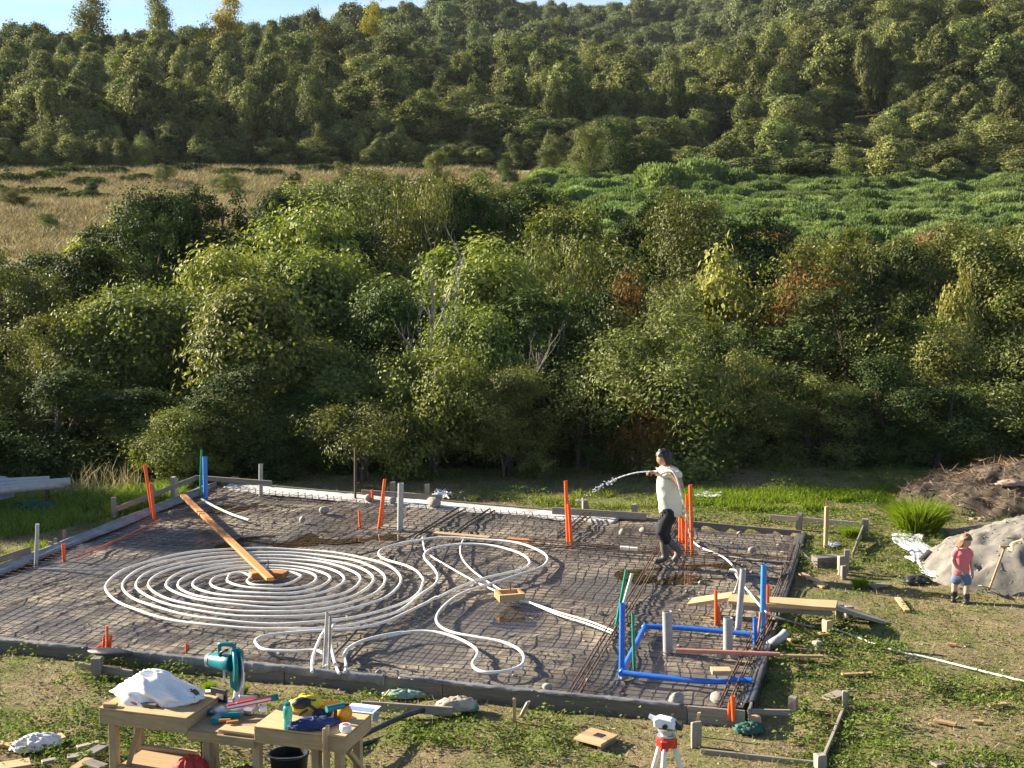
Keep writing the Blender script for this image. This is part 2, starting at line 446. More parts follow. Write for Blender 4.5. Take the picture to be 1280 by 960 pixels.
def crown_arrays(seed, H, RX, zb, nl, ncl, per, leaf, asp, clr=0.28, up=0.4, droop=0.0, shape='round', lobe=(0.34, 0.55)):
    g = np.random.default_rng(seed)
    lob = []
    for i in range(nl):
        if shape == 'round':
            a = g.uniform(0, 6.28); q = math.sqrt(g.uniform(0, 1)); zz = g.uniform(0, 1)
            prof = math.sin(math.pi * min(1, 0.22 + 0.72 * zz)) ** 0.6
            rad = g.uniform(*lobe) * RX
            lob.append((math.cos(a) * q * (RX - rad * .6) * prof, math.sin(a) * q * (RX - rad * .6) * prof, zb + (H - zb - rad * 0.6) * zz, rad * (0.72 + 0.28 * prof)))
        elif shape == 'column':
            zz = (i + 0.5) / nl; rad = RX * (0.35 + 0.65 * math.sin(math.pi * (0.12 + 0.82 * zz)) ** 0.8) * g.uniform(0.7, 1.05)
            lob.append((g.normal(0, RX * .22), g.normal(0, RX * .22), zb + (H - zb - rad) * zz, rad))
        elif shape == 'cone':
            zz = (i + 0.5) / nl; rad = RX * (1.05 - zz) * g.uniform(0.6, 0.9)
            a = g.uniform(0, 6.28)
            lob.append((math.cos(a) * RX * .3 * (1 - zz), math.sin(a) * RX * .3 * (1 - zz), zb + (H - zb) * zz, rad))
        elif shape == 'layer':                       # flat plates of foliage on open limbs
            a = g.uniform(0, 6.28); q = math.sqrt(g.uniform(0.05, 1)); zz = 0.35 + 0.65 * g.uniform(0, 1) * (1 - 0.4 * q)
            lob.append((math.cos(a) * q * RX * .8, math.sin(a) * q * RX * .8, zb + (H - zb) * zz * 0.93, g.uniform(0.22, 0.4) * RX))
    lob = np.array(lob)
    w = lob[:, 3] ** 2; k = g.choice(len(lob), ncl, p=w / w.sum())
    d = unit(g.normal(0, 1, (ncl, 3)) + np.array([0, 0, up]))
    fl = 0.55 if shape == 'layer' else 0.9
    rr = lob[k, 3:4] * g.uniform(0.72, 1.08, (ncl, 1))
    cc = lob[k, :3] + d * rr * np.array([1, 1, fl])
    cc[:, 2] = np.maximum(cc[:, 2], zb * 0.6 + 0.05)
    ct = g.uniform(0.0, 1.0, ncl)
    n = ncl * per; kk = np.repeat(np.arange(ncl), per)
    sp = clr * lob[k, 3][kk][:, None]
    off = g.normal(0, 1, (n, 3)) * sp * np.array([1, 1, 0.75])
    cen = cc[kk] + off
    out = unit(d[kk] * 1.0 + unit(off) * 0.45)
    nrm = unit(out * 0.8 + np.array([0, 0, 0.3]) + g.normal(0, 0.42, (n, 3)))
    dr = g.normal(0, 1, (n, 3)) + out * 0.7 - np.array([0, 0, droop])
    dr = unit(dr - nrm * np.sum(dr * nrm, 1, keepdims=True))
    L = leaf * g.uniform(0.65, 1.35, n)
    tint = 0.55 * ct[kk] + 0.45 * g.uniform(0, 1, n)
    return leaves(cen, dr, nrm, L, L * asp, tint), cc, lob

def crown_mesh(name, *a, **k):
    (v, f, t), cc, lob = crown_arrays(*a, **k)
    return fast_mesh(name, v, f, False, {'tint': t}), cc, lob

def trunk_mesh(name, seed, lob, H, r0, stems=1, spread=0.0, mat=None):
    rng = random.Random(seed); mb = MB()
    tops = sorted(range(len(lob)), key=lambda i: -lob[i][2])
    for s in range(stems):
        bx, by = rng.uniform(-spread, spread), rng.uniform(-spread, spread)
        li = lob[tops[min(s, len(tops) - 1)]]
        p = [Vector((bx, by, -0.5)), Vector((bx * 1.1, by * 1.1, H * .12)), Vector((bx + li[0] * .3 + rng.uniform(-.1, .1), by + li[1] * .3 + rng.uniform(-.1, .1), H * .4)), Vector((li[0] * .8, li[1] * .8, li[2]))]
        pp = smooth_path(p, 4); rr = [r0 * (1 - 0.8 * i / (len(pp) - 1)) for i in range(len(pp))]
        mb.tube(pp, rr, 6)
        for j in range(s, len(lob), stems):
            q = lob[j]; k = rng.randint(len(pp) // 4, max(len(pp) // 4 + 1, len(pp) - 4)); st = pp[k]
            md = st.lerp(Vector(q[:3]), 0.5) + Vector((rng.uniform(-.1, .1), rng.uniform(-.1, .1), rng.uniform(0, .15)))
            br = smooth_path([st, md, Vector(q[:3])], 3)
            mb.tube(br, [rr[k] * 0.55 * (1 - 0.75 * i / (len(br) - 1)) + 0.004 for i in range(len(br))], 5)
    return mb.mesh(name, smooth=True)

LM = {
 'bright': leaf_mat('bright_broadleaf', (0.038, 0.072, 0.014), (0.32, 0.34, 0.085), 0.28, glow=(1.1, 1.15, 0.4), rough=0.55, spec=0.2),
 'dark': leaf_mat('dark_evergreen_leaf', (0.016, 0.032, 0.010), (0.095, 0.130, 0.034), 0.15, glow=(1.1, 1.15, 0.45)),
 'olive': leaf_mat('olive_leaf', (0.026, 0.044, 0.012), (0.235, 0.25, 0.065), 0.24, glow=(1.1, 1.12, 0.5), rough=0.55, spec=0.2),
 'rusty': leaf_mat('rusty_leaf', (0.10, 0.050, 0.018), (0.20, 0.13, 0.035), 0.3, glow=(1.2, .9, .4)),
 'yellow': leaf_mat('autumn_yellow_leaf', (0.20, 0.175, 0.025), (0.40, 0.345, 0.05), 0.3, glow=(1.1, 1.1, .4)),
 'gorse': leaf_mat('gorse_spray', (0.060, 0.105, 0.036), (0.27, 0.33, 0.135), 0.3, glow=(1.1, 1.2, .5), objvar=0.35),
 'forest': leaf_mat('forest_leaf', (0.026, 0.046, 0.018), (0.30, 0.315, 0.105), 0.2, glow=(1.1, 1.12, 0.5), objvar=0.45),
 'forest_far': leaf_mat('haze_tinted_forest_leaf', (0.046, 0.070, 0.032), (0.22, 0.25, 0.11), 0.2, glow=(1.1, 1.12, 0.6), objvar=0.4),  # bluish cast in this leaf colour paints in distance haze
 'poplar': leaf_mat('poplar_leaf', (0.12, 0.13, 0.03), (0.30, 0.29, 0.085), 0.3, glow=(1.05, 1.05, .5), objvar=0.12),
 'pale': leaf_mat('pale_yellow_leaf', (0.12, 0.13, 0.02), (0.46, 0.42, 0.15), 0.35, glow=(1.05, 1.05, .6)),
 'dead': leaf_mat('dead_brown_spray', (0.15, 0.07, 0.03), (0.30, 0.16, 0.08), 0.15, glow=(1, .9, .7)),
}

class Kind:
    def __init__(s, nm, mat, seeds, H, RX, zb, nl, ncl, per, leaf, asp, trunk=0.07, stems=1, spread=0.0, bark='bark', **kw):
        s.nm, s.H, s.mat, s.RX = nm, H, mat, RX; s.pro = []
        for sd in seeds:
            me, cc, lob = crown_mesh(nm + '_crown', sd, H, RX, zb, nl, ncl, per, leaf, asp, **kw); me.materials.append(LM[mat])
            tm = trunk_mesh(nm + '_trunk', sd, lob, H, trunk, stems, spread); tm.materials.append(M[bark])
            zmax = np.percentile(lob[:, 2] + lob[:, 3] * .9, 97)
            s.pro.append((me, tm, zmax))
    def plant(s, name, loc, height, wid, rng, label, cat='tree', group=None, k=None):
        me, tm, zm = s.pro[rng.randrange(len(s.pro)) if k is None else k]
        t = thing(name, label, cat, loc, rng.uniform(0, 6.28), group)
        h = height / zm; t.scale = (wid, wid, h)
        link('trunk', tm, None, t); link('crown', me, None, t)
        return t

BR = Kind('broadleaf', 'bright', (1, 2, 3, 41), 4.0, 2.0, 0.3, 11, 270, 84, 0.112, 0.55, 0.07, 3, 0.3, clr=0.24, droop=0.6, lobe=(.3, .56))
DK = Kind('evergreen', 'dark', (4, 5, 6, 44), 4.0, 1.9, 0.2, 11, 290, 80, 0.098, 0.52, 0.09, 2, 0.2, clr=0.21, lobe=(.28, .56))
OL = Kind('olive', 'olive', (7, 8, 9, 47), 4.0, 1.8, 0.2, 12, 310, 70, 0.10, 0.38, 0.06, 3, 0.3, clr=0.24, up=0.7, lobe=(.26, .52))
FE = Kind('layered', 'olive', (10, 11), 3.2, 1.9, 0.4, 18, 240, 34, 0.11, 0.42, 0.055, 4, 0.25, clr=0.30, shape='layer', droop=0.5)
RU = Kind('rusty', 'rusty', (12,), 3.4, 1.5, 0.5, 12, 210, 24, 0.12, 0.45, 0.05, 3, 0.2, clr=0.32)
YE = Kind('yellowing', 'pale', (13,), 3.4, 1.3, 0.8, 10, 150, 22, 0.15, 0.55, 0.05, 2, 0.2, clr=0.32)

def interp_px(tab, x):
    return float(np.interp(x, [t[0] for t in tab], [t[1] for t in tab]))

belt = [  # distance, tops as pixel rows, spacing px, width scale
    (29.9, [(-150, 470), (60, 478), (150, 485), (230, 490), (330, 455), (440, 470), (560, 450), (640, 470), (720, 450), (790, 430), (850, 415), (930, 430), (1020, 430), (1150, 440), (1230, 440), (1300, 430), (1450, 420)], 84, 0.80),
    (33.0, [(-150, 385), (60, 380), (170, 375), (300, 385), (400, 400), (520, 390), (620, 380), (760, 390), (850, 375), (960, 370), (1100, 375), (1200, 390), (1300, 390), (1450, 380)], 88, 0.98),
    (37.5, [(-150, 350), (60, 345), (170, 325), (300, 318), (420, 325), (520, 330), (620, 330), (760, 335), (870, 325), (960, 325), (1080, 325), (1200, 345), (1300, 350), (1450, 340)], 92, 1.05),
    (42.0, [(-150, 345), (40, 345), (120, 335), (170, 300), (300, 300), (420, 290), (520, 300), (620, 295), (760, 300), (860, 285), (960, 305), (1080, 290), (1200, 300), (1300, 310), (1450, 300)], 90, 1.05),
    (47.0, [(-150, 350), (60, 335), (110, 275), (180, 238), (260, 250), (340, 268), (440, 245), (540, 242), (640, 252), (740, 262), (830, 272), (960, 282), (1080, 290), (1200, 288), (1300, 280), (1450, 290)], 72, 1.0),
    (52.5, [(340, 250), (400, 240), (450, 225), (545, 215), (650, 232), (720, 250)], 48, 1.1),
]
LAB = {
 'BR': ('yellow green tree in the thicket behind the foundation', 'yellow green broadleaf trees of the thicket'),
 'DK': ('dense dark evergreen tree in the thicket behind the foundation', 'dark evergreen trees of the thicket'),
 'OL': ('olive green fine leaved tree in the thicket behind the foundation', 'olive green trees of the thicket'),
 'FE': ('open limbed tree with flat sprays of leaves in the thicket', 'open limbed trees of the thicket'),
}
KD = dict(BR=BR, DK=DK, OL=OL, FE=FE)
rb = random.Random(4)
for bi, (Y, tab, sp, ws) in enumerate(belt):
    x = tab[0][0]; 
    while x <= tab[-1][0]:
        px = x + rb.uniform(-18, 18); yy = Y + rb.uniform(-1.0, 1.0) * (0.5 if bi == 0 else 1.3)
        if bi == 0 and 340 < px < 520: yy += 0.6
        top = interp_px(tab, px) + (rb.uniform(-26, 24) if bi != 5 else rb.uniform(-6, 14)) * (1.5 if 0 < bi < 4 else 1)
        p = PY(px, top, yy); gz_ = G(p.x, yy)
        if px < 440 and bi >= 1: kk = rb.choices(['BR', 'DK', 'OL'], [8 if bi < 4 else 1, 1.6 if bi < 3 else 4, 1])[0]  # pale kind favoured here: its leaf colour stands in for sunlit foliage
        elif px < 440: kk = rb.choices(['BR', 'DK', 'FE'], [1.5, 5, 1])[0]  # dark kind favoured here: its leaf colour deepens the shaded front
        elif px < 780: kk = rb.choices(['BR', 'DK', 'OL', 'FE'], [1.2, 4, 2.5, 1.5])[0]
        else: kk = rb.choices(['BR', 'DK', 'OL', 'FE'], [1.2, 3, 3.2, 1.5])[0]
        h = max(1.3, p.z - gz_)
        if bi == 0: h *= rb.uniform(0.8, 1.06)
        KD[kk].plant('thicket_tree', (p.x, yy, gz_), h, ws * rb.uniform(0.72, 1.2), rb, LAB[kk][0], 'tree', LAB[kk][1])['row'] = bi
        x += sp * rb.uniform(0.8, 1.2) * (33 / Y) ** 0.35
# trees that stand out of the thicket
def single(kind, px, ytop, Y, w, name, label, cat='tree', seed=1):
    p = PY(px, ytop, Y); g = G(p.x, Y)
    return kind.plant(name, (p.x, Y, g), p.z - g, w, random.Random(seed), label, cat)
single(FE, 448, 500, 28.3, 0.62, 'small_tree', 'small open limbed tree standing behind the rusty rod at the back edge of the foundation', 'tree', 3)
single(BR, 232, 512, 28.6, 0.52, 'sapling', 'small sunlit broadleaf sapling behind the blue pipe at the back left corner', 'tree', 4)
single(OL, 640, 462, 28.9, 0.60, 'bushy_sapling', 'upright olive green bush behind the middle of the foundation with sunlit tips', 'bush', 5)
single(OL, 845, 398, 29.0, 1.02, 'broad_bush', 'broad olive bush directly behind the man, sunlit on its left', 'bush', 6)
single(RU, 806, 480, 28.6, 0.5, 'browning_bush', 'brown tinged leafy bush at the left foot of the broad olive bush', 'bush', 7)
single(YE, 912, 322, 36.0, 0.85, 'yellowing_tree', 'pale yellow tree top among the green thicket above the man', 'tree', 8)
single(RU, 1015, 330, 36.3, .9, 'reddish_bush', 'red tinted bush right of the pale yellow tree top', 'bush', 9)
single(OL, 1195, 415, 31.5, 0.8, 'sunlit_bush', 'tall olive bush behind the straw heap with pale sunlit tips', 'bush', 11)
single(DK, 165, 244, 46.5, 1.0, 'dark_tree', 'large dark tree standing up at the left of the thicket against the dry meadow', 'tree', 21)
single(DK, 240, 256, 47.5, .9, 'dark_tree', 'dark tree touching the right side of the large dark one by the meadow', 'tree', 22)
single(OL, 455, 212, 58, 0.75, 'field_tree', 'tree with a pointed green top above the thicket by the dry meadow', 'tree', 12)

# trees at the left, just outside the picture, that shade the left edge of the foundation
for (x_, y_, h_, w_, nm_) in ((-13.3, 25.9, 4.1, .62, 'bank_tree'), (-14.6, 28.4, 3.9, .9, 'bank_tree'), (-13.6, 23.4, 2.5, .6, 'bank_tree')):
    BR.plant(nm_, (x_, y_, G(x_, y_)), h_, w_, rb, 'broadleaf tree at the left end of the thicket beyond the long grey pipes', 'tree', 'trees at the left end of the thicket')
# say which tree of the thicket is which by the row and the thing it stands behind
MARKS = [(-150, 'left of the blue tarpaulin'), (-90, 'beyond the left edge of the picture'), (-40, 'behind the blue tarpaulin'), (20, 'behind the long grey pipes'), (70, 'behind the ends of the long grey pipes'), (120, 'behind the pale tall grass'), (180, 'behind the leaning orange conduit'), (230, 'behind the sloping batter rail'), (256, 'behind the light blue pipe'), (300, 'behind the level batter rail'), (330, 'behind the corner grey pipe'), (385, 'left of the rusty rod'), (444, 'behind the rusty rod'), (478, 'behind the leaning conduit near the back edge'), (505, 'behind the thick grey pipe'), (550, 'behind the black ducts'), (590, 'right of the black ducts'), (640, 'behind the middle of the back edge'), (690, 'left of the orange pair'), (715, 'behind the orange pair'), (760, 'behind the water jet'), (800, 'left of the man'), (830, 'behind the man'), (862, 'behind the orange bunch'), (890, 'behind the sheet in the grass'), (930, 'left of the back right batter rail'), (1000, 'behind the back right batter rail'), (1032, 'behind the tall slim stake'), (1080, 'right of the back right batter rail'), (1147, 'behind the bright grass tussock'), (1200, 'behind the straw heap'), (1250, 'behind the red topped pole'), (1300, 'at the right edge of the picture'), (1360, 'beyond the right edge of the picture'), (1420, 'right of the red topped pole'), (1480, 'far right of the straw heap')]
RN = ['front', 'second', 'third', 'fourth', 'fifth', 'rearmost']
for bi in range(6):
    row = sorted((o for o in C.objects if o.name.startswith('thicket_tree') and o.get('row') == bi), key=lambda o: o.location.x / o.location.y)
    free = list(range(len(MARKS))); last = -1
    for j, o in enumerate(row):
        px = 640 + o.location.x / o.location.y * FPX; left = len(row) - j - 1
        cand = [k for k in range(last + 1, len(MARKS) - left)]
        k = min(cand, key=lambda k: abs(MARKS[k][0] - px)); last = k
        del o['row']
        o['label'] = o['label'].split(' in the thicket')[0].replace(' with flat sprays of leaves', '').replace('dense ', '').replace('fine leaved ', '') + ', ' + RN[bi] + ' row of the thicket, ' + MARKS[k][1].replace('leaning conduit near the back edge', 'leaning conduit').replace('beyond the left edge of the picture', 'left of the tarpaulin edge')
RG = Kind('reddening', 'rusty', (15,), 3.4, 1.2, 0.8, 9, 120, 22, 0.13, 0.5, 0.05, 2, 0.2, clr=0.3)
single(RG, 560, 225, 50.0, .7, 'russet_tree', 'russet tinged tree at the rear of the thicket right of the bleached tree', 'tree', 31)
single(RG, 770, 345, 35.5, .6, 'russet_tree', 'russet tinged bush in the thicket above the water jet', 'tree', 33)
single(YE, 1195, 345, 35.5, .5, 'yellow_tree', 'small yellowing tree in the thicket above the girl', 'tree', 35)
def bare_tree(name, px, py, Y, h, label, seed, r0=0.05):
    rng = random.Random(seed); p = PY(px, py, Y); g = G(p.x, Y)
    t = thing(name, label, 'tree', (p.x, Y, g))
    mb = MB(); tw = MB()
    def grow(m, st, d, L, r, lev):
        pts = [st]; dd = d.copy()
        for i in range(5):
            dd = (dd + Vector((rng.uniform(-.25, .25), rng.uniform(-.25, .25), rng.uniform(-.05, .2)))).normalized()
            pts.append(pts[-1] + dd * L / 5)
        m.tube(pts, [r * (1 - .14 * i) for i in range(6)], 5)
        if lev < 3:
            for i in range(4 if lev else 7):
                k = rng.randint(2, 5); a = rng.uniform(0, 6.28)
                nd = (dd + Vector((math.cos(a), math.sin(a), rng.uniform(0.3, .9))) * 0.5).normalized()
                grow(tw, pts[k], nd, L * rng.uniform(.3, .5), r * .45, lev + 1)
    grow(mb, Vector((0, 0, -.3)), Vector((0.05, 0, 1)), h * .75, r0, 0)
    mb.build('trunk', M['bark_pale'], t, smooth=True); tw.build('branches', M['bark_pale'], t, smooth=True)
    return t
bare_tree('bare_tree', 516, 400, 31.0, 5.5, 'bleached leafless tree sticking out of the middle of the thicket', 5, 0.045)
bare_tree('bare_tree', 618, 450, 30.6, 3.3, 'bare pale branched tree in the shade right of the bleached one', 9, 0.026)

# ---- gorse field on the right
def spray_mesh(name, seed, H, RX, n, L, W, mat):
    g = np.random.default_rng(seed)
    nl = 9; lc = np.stack([g.normal(0, RX * .42, nl), g.normal(0, RX * .42, nl), g.uniform(.15, .55, nl) * H], 1); lr = g.uniform(.35, .6, nl) * RX
    k = g.integers(0, nl, n); d = unit(g.normal(0, 1, (n, 3)) + np.array([0, 0, .7]))
    cen = lc[k] + d * (lr[k] * g.uniform(.8, 1.15, n))[:, None] * np.array([1, 1, H / RX * .75])
    cen[:, 2] = np.maximum(cen[:, 2], 0.02)
    dr = unit(d + np.array([0, 0, .45]) + g.normal(0, .5, (n, 3)))
    nr = g.normal(0, 1, (n, 3)); nr = unit(nr - dr * np.sum(nr * dr, 1, keepdims=True))
    v, f, t = leaves(cen, dr, nr, L * g.uniform(.6, 1.4, n), W * g.uniform(.7, 1.3, n), .5 * g.uniform(0, 1, nl)[k] + .5 * g.uniform(0, 1, n))
    me = fast_mesh(name, v, f, False, {'tint': t}); me.materials.append(LM[mat]); return me
gorse_me = [spray_mesh('gorse_bush', s, 1.1, 1.15, 7500, 0.15, 0.06, 'gorse') for s in (1, 2, 3)]
dead_me = spray_mesh('dead_bush', 8, 1.2, 1.0, 2600, 0.30, 0.07, 'dead')

def gn_scatter(name, pts, scale, rot, kind, protos, kindname='stuff'):
    """one object that instances the prototype meshes' objects on its points"""
    me = bpy.data.meshes.new(name); me.vertices.add(len(pts)); me.vertices.foreach_set('co', np.asarray(pts, np.float32).ravel())
    a = me.attributes.new('sc', 'FLOAT_VECTOR', 'POINT'); a.data.foreach_set('vector', np.asarray(scale, np.float32).ravel())
    a = me.attributes.new('ro', 'FLOAT_VECTOR', 'POINT'); a.data.foreach_set('vector', np.asarray(rot, np.float32).ravel())
    a = me.attributes.new('kd', 'INT', 'POINT'); a.data.foreach_set('value', np.asarray(kind, np.int32))
    o = link(name, me); o['kind'] = kindname
    ng = bpy.data.node_groups.new(name + '_scatter', 'GeometryNodeTree')
    ng.interface.new_socket('Geometry', in_out='INPUT', socket_type='NodeSocketGeometry')
    ng.interface.new_socket('Geometry', in_out='OUTPUT', socket_type='NodeSocketGeometry')
    gi = ng.nodes.new('NodeGroupInput'); go = ng.nodes.new('NodeGroupOutput'); jn = ng.nodes.new('GeometryNodeJoinGeometry')
    def named(dt, nm):
        n = ng.nodes.new('GeometryNodeInputNamedAttribute'); n.data_type = dt; n.inputs[0].default_value = nm
        return [s for s in n.outputs if s.enabled][0]
    sc_ = named('FLOAT_VECTOR', 'sc'); ro_ = named('FLOAT_VECTOR', 'ro'); kd_ = named('INT', 'kd')
    for i, po in enumerate(protos):
        oi = ng.nodes.new('GeometryNodeObjectInfo'); oi.transform_space = 'ORIGINAL'; oi.inputs['Object'].default_value = po; oi.inputs['As Instance'].default_value = True
        cp = ng.nodes.new('FunctionNodeCompare'); cp.data_type = 'INT'; cp.operation = 'EQUAL'
        ia = [s for s in cp.inputs if s.enabled]; ng.links.new(kd_, ia[0]); ia[1].default_value = i
        ip = ng.nodes.new('GeometryNodeInstanceOnPoints')
        ng.links.new(gi.outputs[0], ip.inputs['Points']); ng.links.new(cp.outputs[0], ip.inputs['Selection'])
        ng.links.new(oi.outputs['Geometry'], ip.inputs['Instance']); ng.links.new(ro_, ip.inputs['Rotation']); ng.links.new(sc_, ip.inputs['Scale'])
        ng.links.new(ip.outputs[0], jn.inputs[0])
    ng.links.new(jn.outputs[0], go.inputs[0])
    md = o.modifiers.new('scatter', 'NODES'); md.node_group = ng
    return o

rg = np.random.default_rng(12)
gp = []
for _ in range(9000):
    Y = rg.uniform(50, 125); px = rg.uniform(560, 1500)
    left = np.interp(Y, [50, 60, 75, 100, 125], [780, 690, 660, 690, 760])
    if px < left + rg.normal(0, 25): continue
    if rg.uniform() > (Y / 125) : continue
    X = (px - 640) / FPX * Y
    if any((X - q[0]) ** 2 + (Y - q[1]) ** 2 < (0.95 + 0.006 * Y) ** 2 for q in gp[-260:]): continue
    gp.append((X, Y))
    if len(gp) > 1500: break
gp.sort(key=lambda q: q[1])
gobj = []
rest = []
for i, (X, Y) in enumerate(gp):
    z = G(X, Y) - 0.05; w = rg.uniform(.75, 1.35); hh = w * rg.uniform(.75, 1.25)
    vis = 0 <= 640 + X / Y * FPX <= 1280
    if vis and len(gobj) < 280:
        o = link('gorse_bush', gorse_me[i % 3], None, None, (X, Y, z), (0, 0, rg.uniform(0, 6.28))); o.scale = (w, w, hh)
        zone = ('nearest' if Y < 60 else 'second' if Y < 75 else 'third' if Y < 92 else 'farthest') + ' strip of the green field, ' + ['left of the yellowing tree', 'above the yellowing tree', 'around the left dead brown bush', 'between the two dead brown bushes', 'around the right dead brown bush'][int(np.searchsorted([860, 945, 1020, 1140], 640 + X / Y * FPX))]
        tag(o, 'gorse mound, ' + zone, 'bush', 'gorse mounds, ' + zone); gobj.append(o)
    else: rest.append((X, Y, z, w, hh))
if rest:
    q = np.array(rest)
    gn_scatter('gorse_thicket', q[:, :3], np.stack([q[:, 3], q[:, 3], q[:, 4]], 1), np.stack([q[:, 0] * 0, q[:, 0] * 0, rg.uniform(0, 6.28, len(q))], 1), np.arange(len(q)) % 3, gobj[:3])
for (px, py, Y, s, lab) in ((975, 285, 52.5, 1.5, 'dead brown bush in the gorse field above the yellowing tree'), (1188, 290, 52.5, 1.45, 'dead brown bush in the gorse field at the right side'), (588, 238, 61, .6, 'small dead brown bush at the left edge of the gorse field')):
    X = (px - 640) / FPX * Y; o = link('dead_bush', dead_me, None, None, (X, Y, G(X, Y) + .1), (0, 0, px)); o.scale = (s, s, s * 1.5)
    tag(o, lab, 'bush')
for (px, Y, s, h, lab) in ((845, 94, 1.9, 2.4, 'left of the three high gorse mounds at the far edge of the field'), (878, 96, 2.1, 2.6, 'middle of the three high gorse mounds at the far edge of the field'), (910, 95, 1.8, 2.0, 'right of the three high gorse mounds at the far edge of the field'), (770, 66, 1.7, 1.8, 'dark green gorse mound at the near left of the gorse field')):
    X = (px - 640) / FPX * Y; o = link('gorse_bush', gorse_me[1], None, None, (X, Y, G(X, Y)), (0, 0, px)); o.scale = (s, s, h)
    tag(o, lab, 'bush')

# ---- dry meadow on the left
def tuft_mesh(name, seed, n, h, w, rad, lean=.5):
    g = np.random.default_rng(seed)
    a = g.uniform(0, 6.28, n); r = rad * np.sqrt(g.uniform(0, 1, n))
    base = np.stack([r * np.cos(a), r * np.sin(a), np.zeros(n) - .02], 1)
    d = unit(np.stack([np.cos(a) * lean + g.normal(0, .25, n), np.sin(a) * lean + g.normal(0, .25, n), np.ones(n)], 1))
    L = h * g.uniform(.45, 1.15, n)
    sd = unit(np.cross(d, g.normal(0, 1, (n, 3)))) * w * .5
    mid = base + d * (L * .55)[:, None]; tip = base + d * L[:, None] + np.stack([np.cos(a), np.sin(a), -np.ones(n) * .5], 1) * (L * .22)[:, None]
    v = np.stack([base - sd, base + sd, mid - sd * .8, mid + sd * .8, tip], 1).reshape(-1, 3)
    b = np.arange(n)[:, None] * 5
    f = np.concatenate([b + [[0, 1, 3]], b + [[0, 3, 2]], b + [[2, 3, 4]]], 1).reshape(-1, 3)
    return fast_mesh(name, v, f, False, {'tint': np.repeat(g.uniform(0, 1, n), 5)})
LM['straw'] = leaf_mat('dry_straw', (0.165, 0.135, 0.06), (0.46, 0.405, 0.225), .2, glow=(1, .95, .8), objvar=.3)
LM['grass'] = leaf_mat('green_grass_blade', (0.06, 0.10, 0.015), (0.22, 0.28, 0.05), .35, glow=(1.2, 1.2, .4), objvar=.35)
LM['weed'] = leaf_mat('green_weed_leaf', (0.06, 0.10, 0.018), (0.26, 0.33, 0.07), .35, glow=(1.2, 1.2, .4), objvar=.3)
mt = [tuft_mesh('meadow_tuft', s, 40, .62, .035, .45) for s in (1, 2)]
for m_ in mt: m_.materials.append(LM['straw'])
mo = []
for k in range(2):
    X, Y = (-17.5 + k * 1.5, 60.5 + k)
    o = link('dry_grass_clump', mt[k], None, None, (X, Y, G(X, Y))); mo.append(o)
    tag(o, ('left' if not k else 'right') + ' of two tall dry grass clumps at the near left of the meadow', 'grass clump', 'dry grass clumps of the meadow')
n = 13000
Y = rg.uniform(44, 132, n); px = rg.uniform(-200, 760, n) ; X = (px - 640) / FPX * Y
d = fbm(X * .12, Y * .12, 4, 70)
keep = (d > .33) & (px < np.interp(Y, [44, 52, 58, 75, 100, 132], [150, 300, 700, 680, 700, 800]))
X, Y = X[keep], Y[keep]; n = len(X)
gn_scatter('meadow_grass', np.stack([X, Y, terrain(X, Y)], 1), np.stack([np.ones(n), np.ones(n), rg.uniform(.5, 1.3, n)], 1), np.stack([X * 0, X * 0, rg.uniform(0, 6.28, n)], 1), rg.integers(0, 2, n), mo)
for (px, py, Y, w, lab) in ((283, 217, 100, .78, 'round green bush standing alone on the dry meadow'), (203, 205, 108, .55, 'small dark bush on the dry meadow left of the round green one'), (18, 232, 84, .6, 'small yellowish tree at the left edge of the dry meadow'), (408, 222, 120, .35, 'tiny dark bush at the far side of the dry meadow'), (45, 318, 62, .45, 'low dark shrub at the near left of the dry meadow')):
    single(OL, px, py, Y, w, 'meadow_bush', lab, 'bush', px)
for i, (px, Y, h_, w_, kk) in enumerate(((165, 66, 1.7, .5, 'DK'), (322, 70, 1.6, .45, 'OL'), (368, 84, 2.2, .5, 'DK'), (430, 96, 2.4, .55, 'OL'), (505, 88, 2.0, .5, 'DK'), (548, 102, 2.6, .6, 'OL'), (602, 92, 2.2, .55, 'OL'), (640, 106, 3.0, .65, 'DK'), (690, 110, 3.6, .8, 'OL'), (735, 100, 4.6, 1.0, 'OL'), (762, 104, 5.0, 1.0, 'DK'), (820, 104, 3.6, .9, 'DK'), (60, 74, 1.0, .4, 'OL'), (120, 90, 1.3, .4, 'DK'))):
    X = (px - 640) / FPX * Y
    KD[kk].plant('meadow_tree', (X, Y, G(X, Y)), h_, w_, random.Random(i), ('dark evergreen' if kk == 'DK' else 'olive green') + ' tree standing free on the meadow, ' + ('first', 'second', 'third', 'fourth', 'fifth', 'sixth', 'seventh', 'eighth', 'ninth', 'tenth', 'eleventh', 'last', 'low one at the left', 'low one left of the middle')[i] + (' from the left' if i < 12 else ''), 'tree')
shrub_me = spray_mesh('meadow_shrub', 17, .8, 1.1, 3000, .22, .09, 'dark')
for (px, Y) in ((20, 112), (60, 115), (110, 110), (150, 118), (235, 122), (330, 118), (0, 100), (75, 98), (120, 92), (90, 120), (180, 112), (300, 118), (400, 122), (520, 124)):
    X = (px - 640) / FPX * Y; o = link('meadow_shrub', shrub_me, None, None, (X, Y, G(X, Y)), (0, 0, px)); o.scale = (1.3, 1.3, 1.0)
    tag(o, 'low dark green shrub on the upper part of the dry meadow', 'bush', 'low shrubs on the upper meadow')

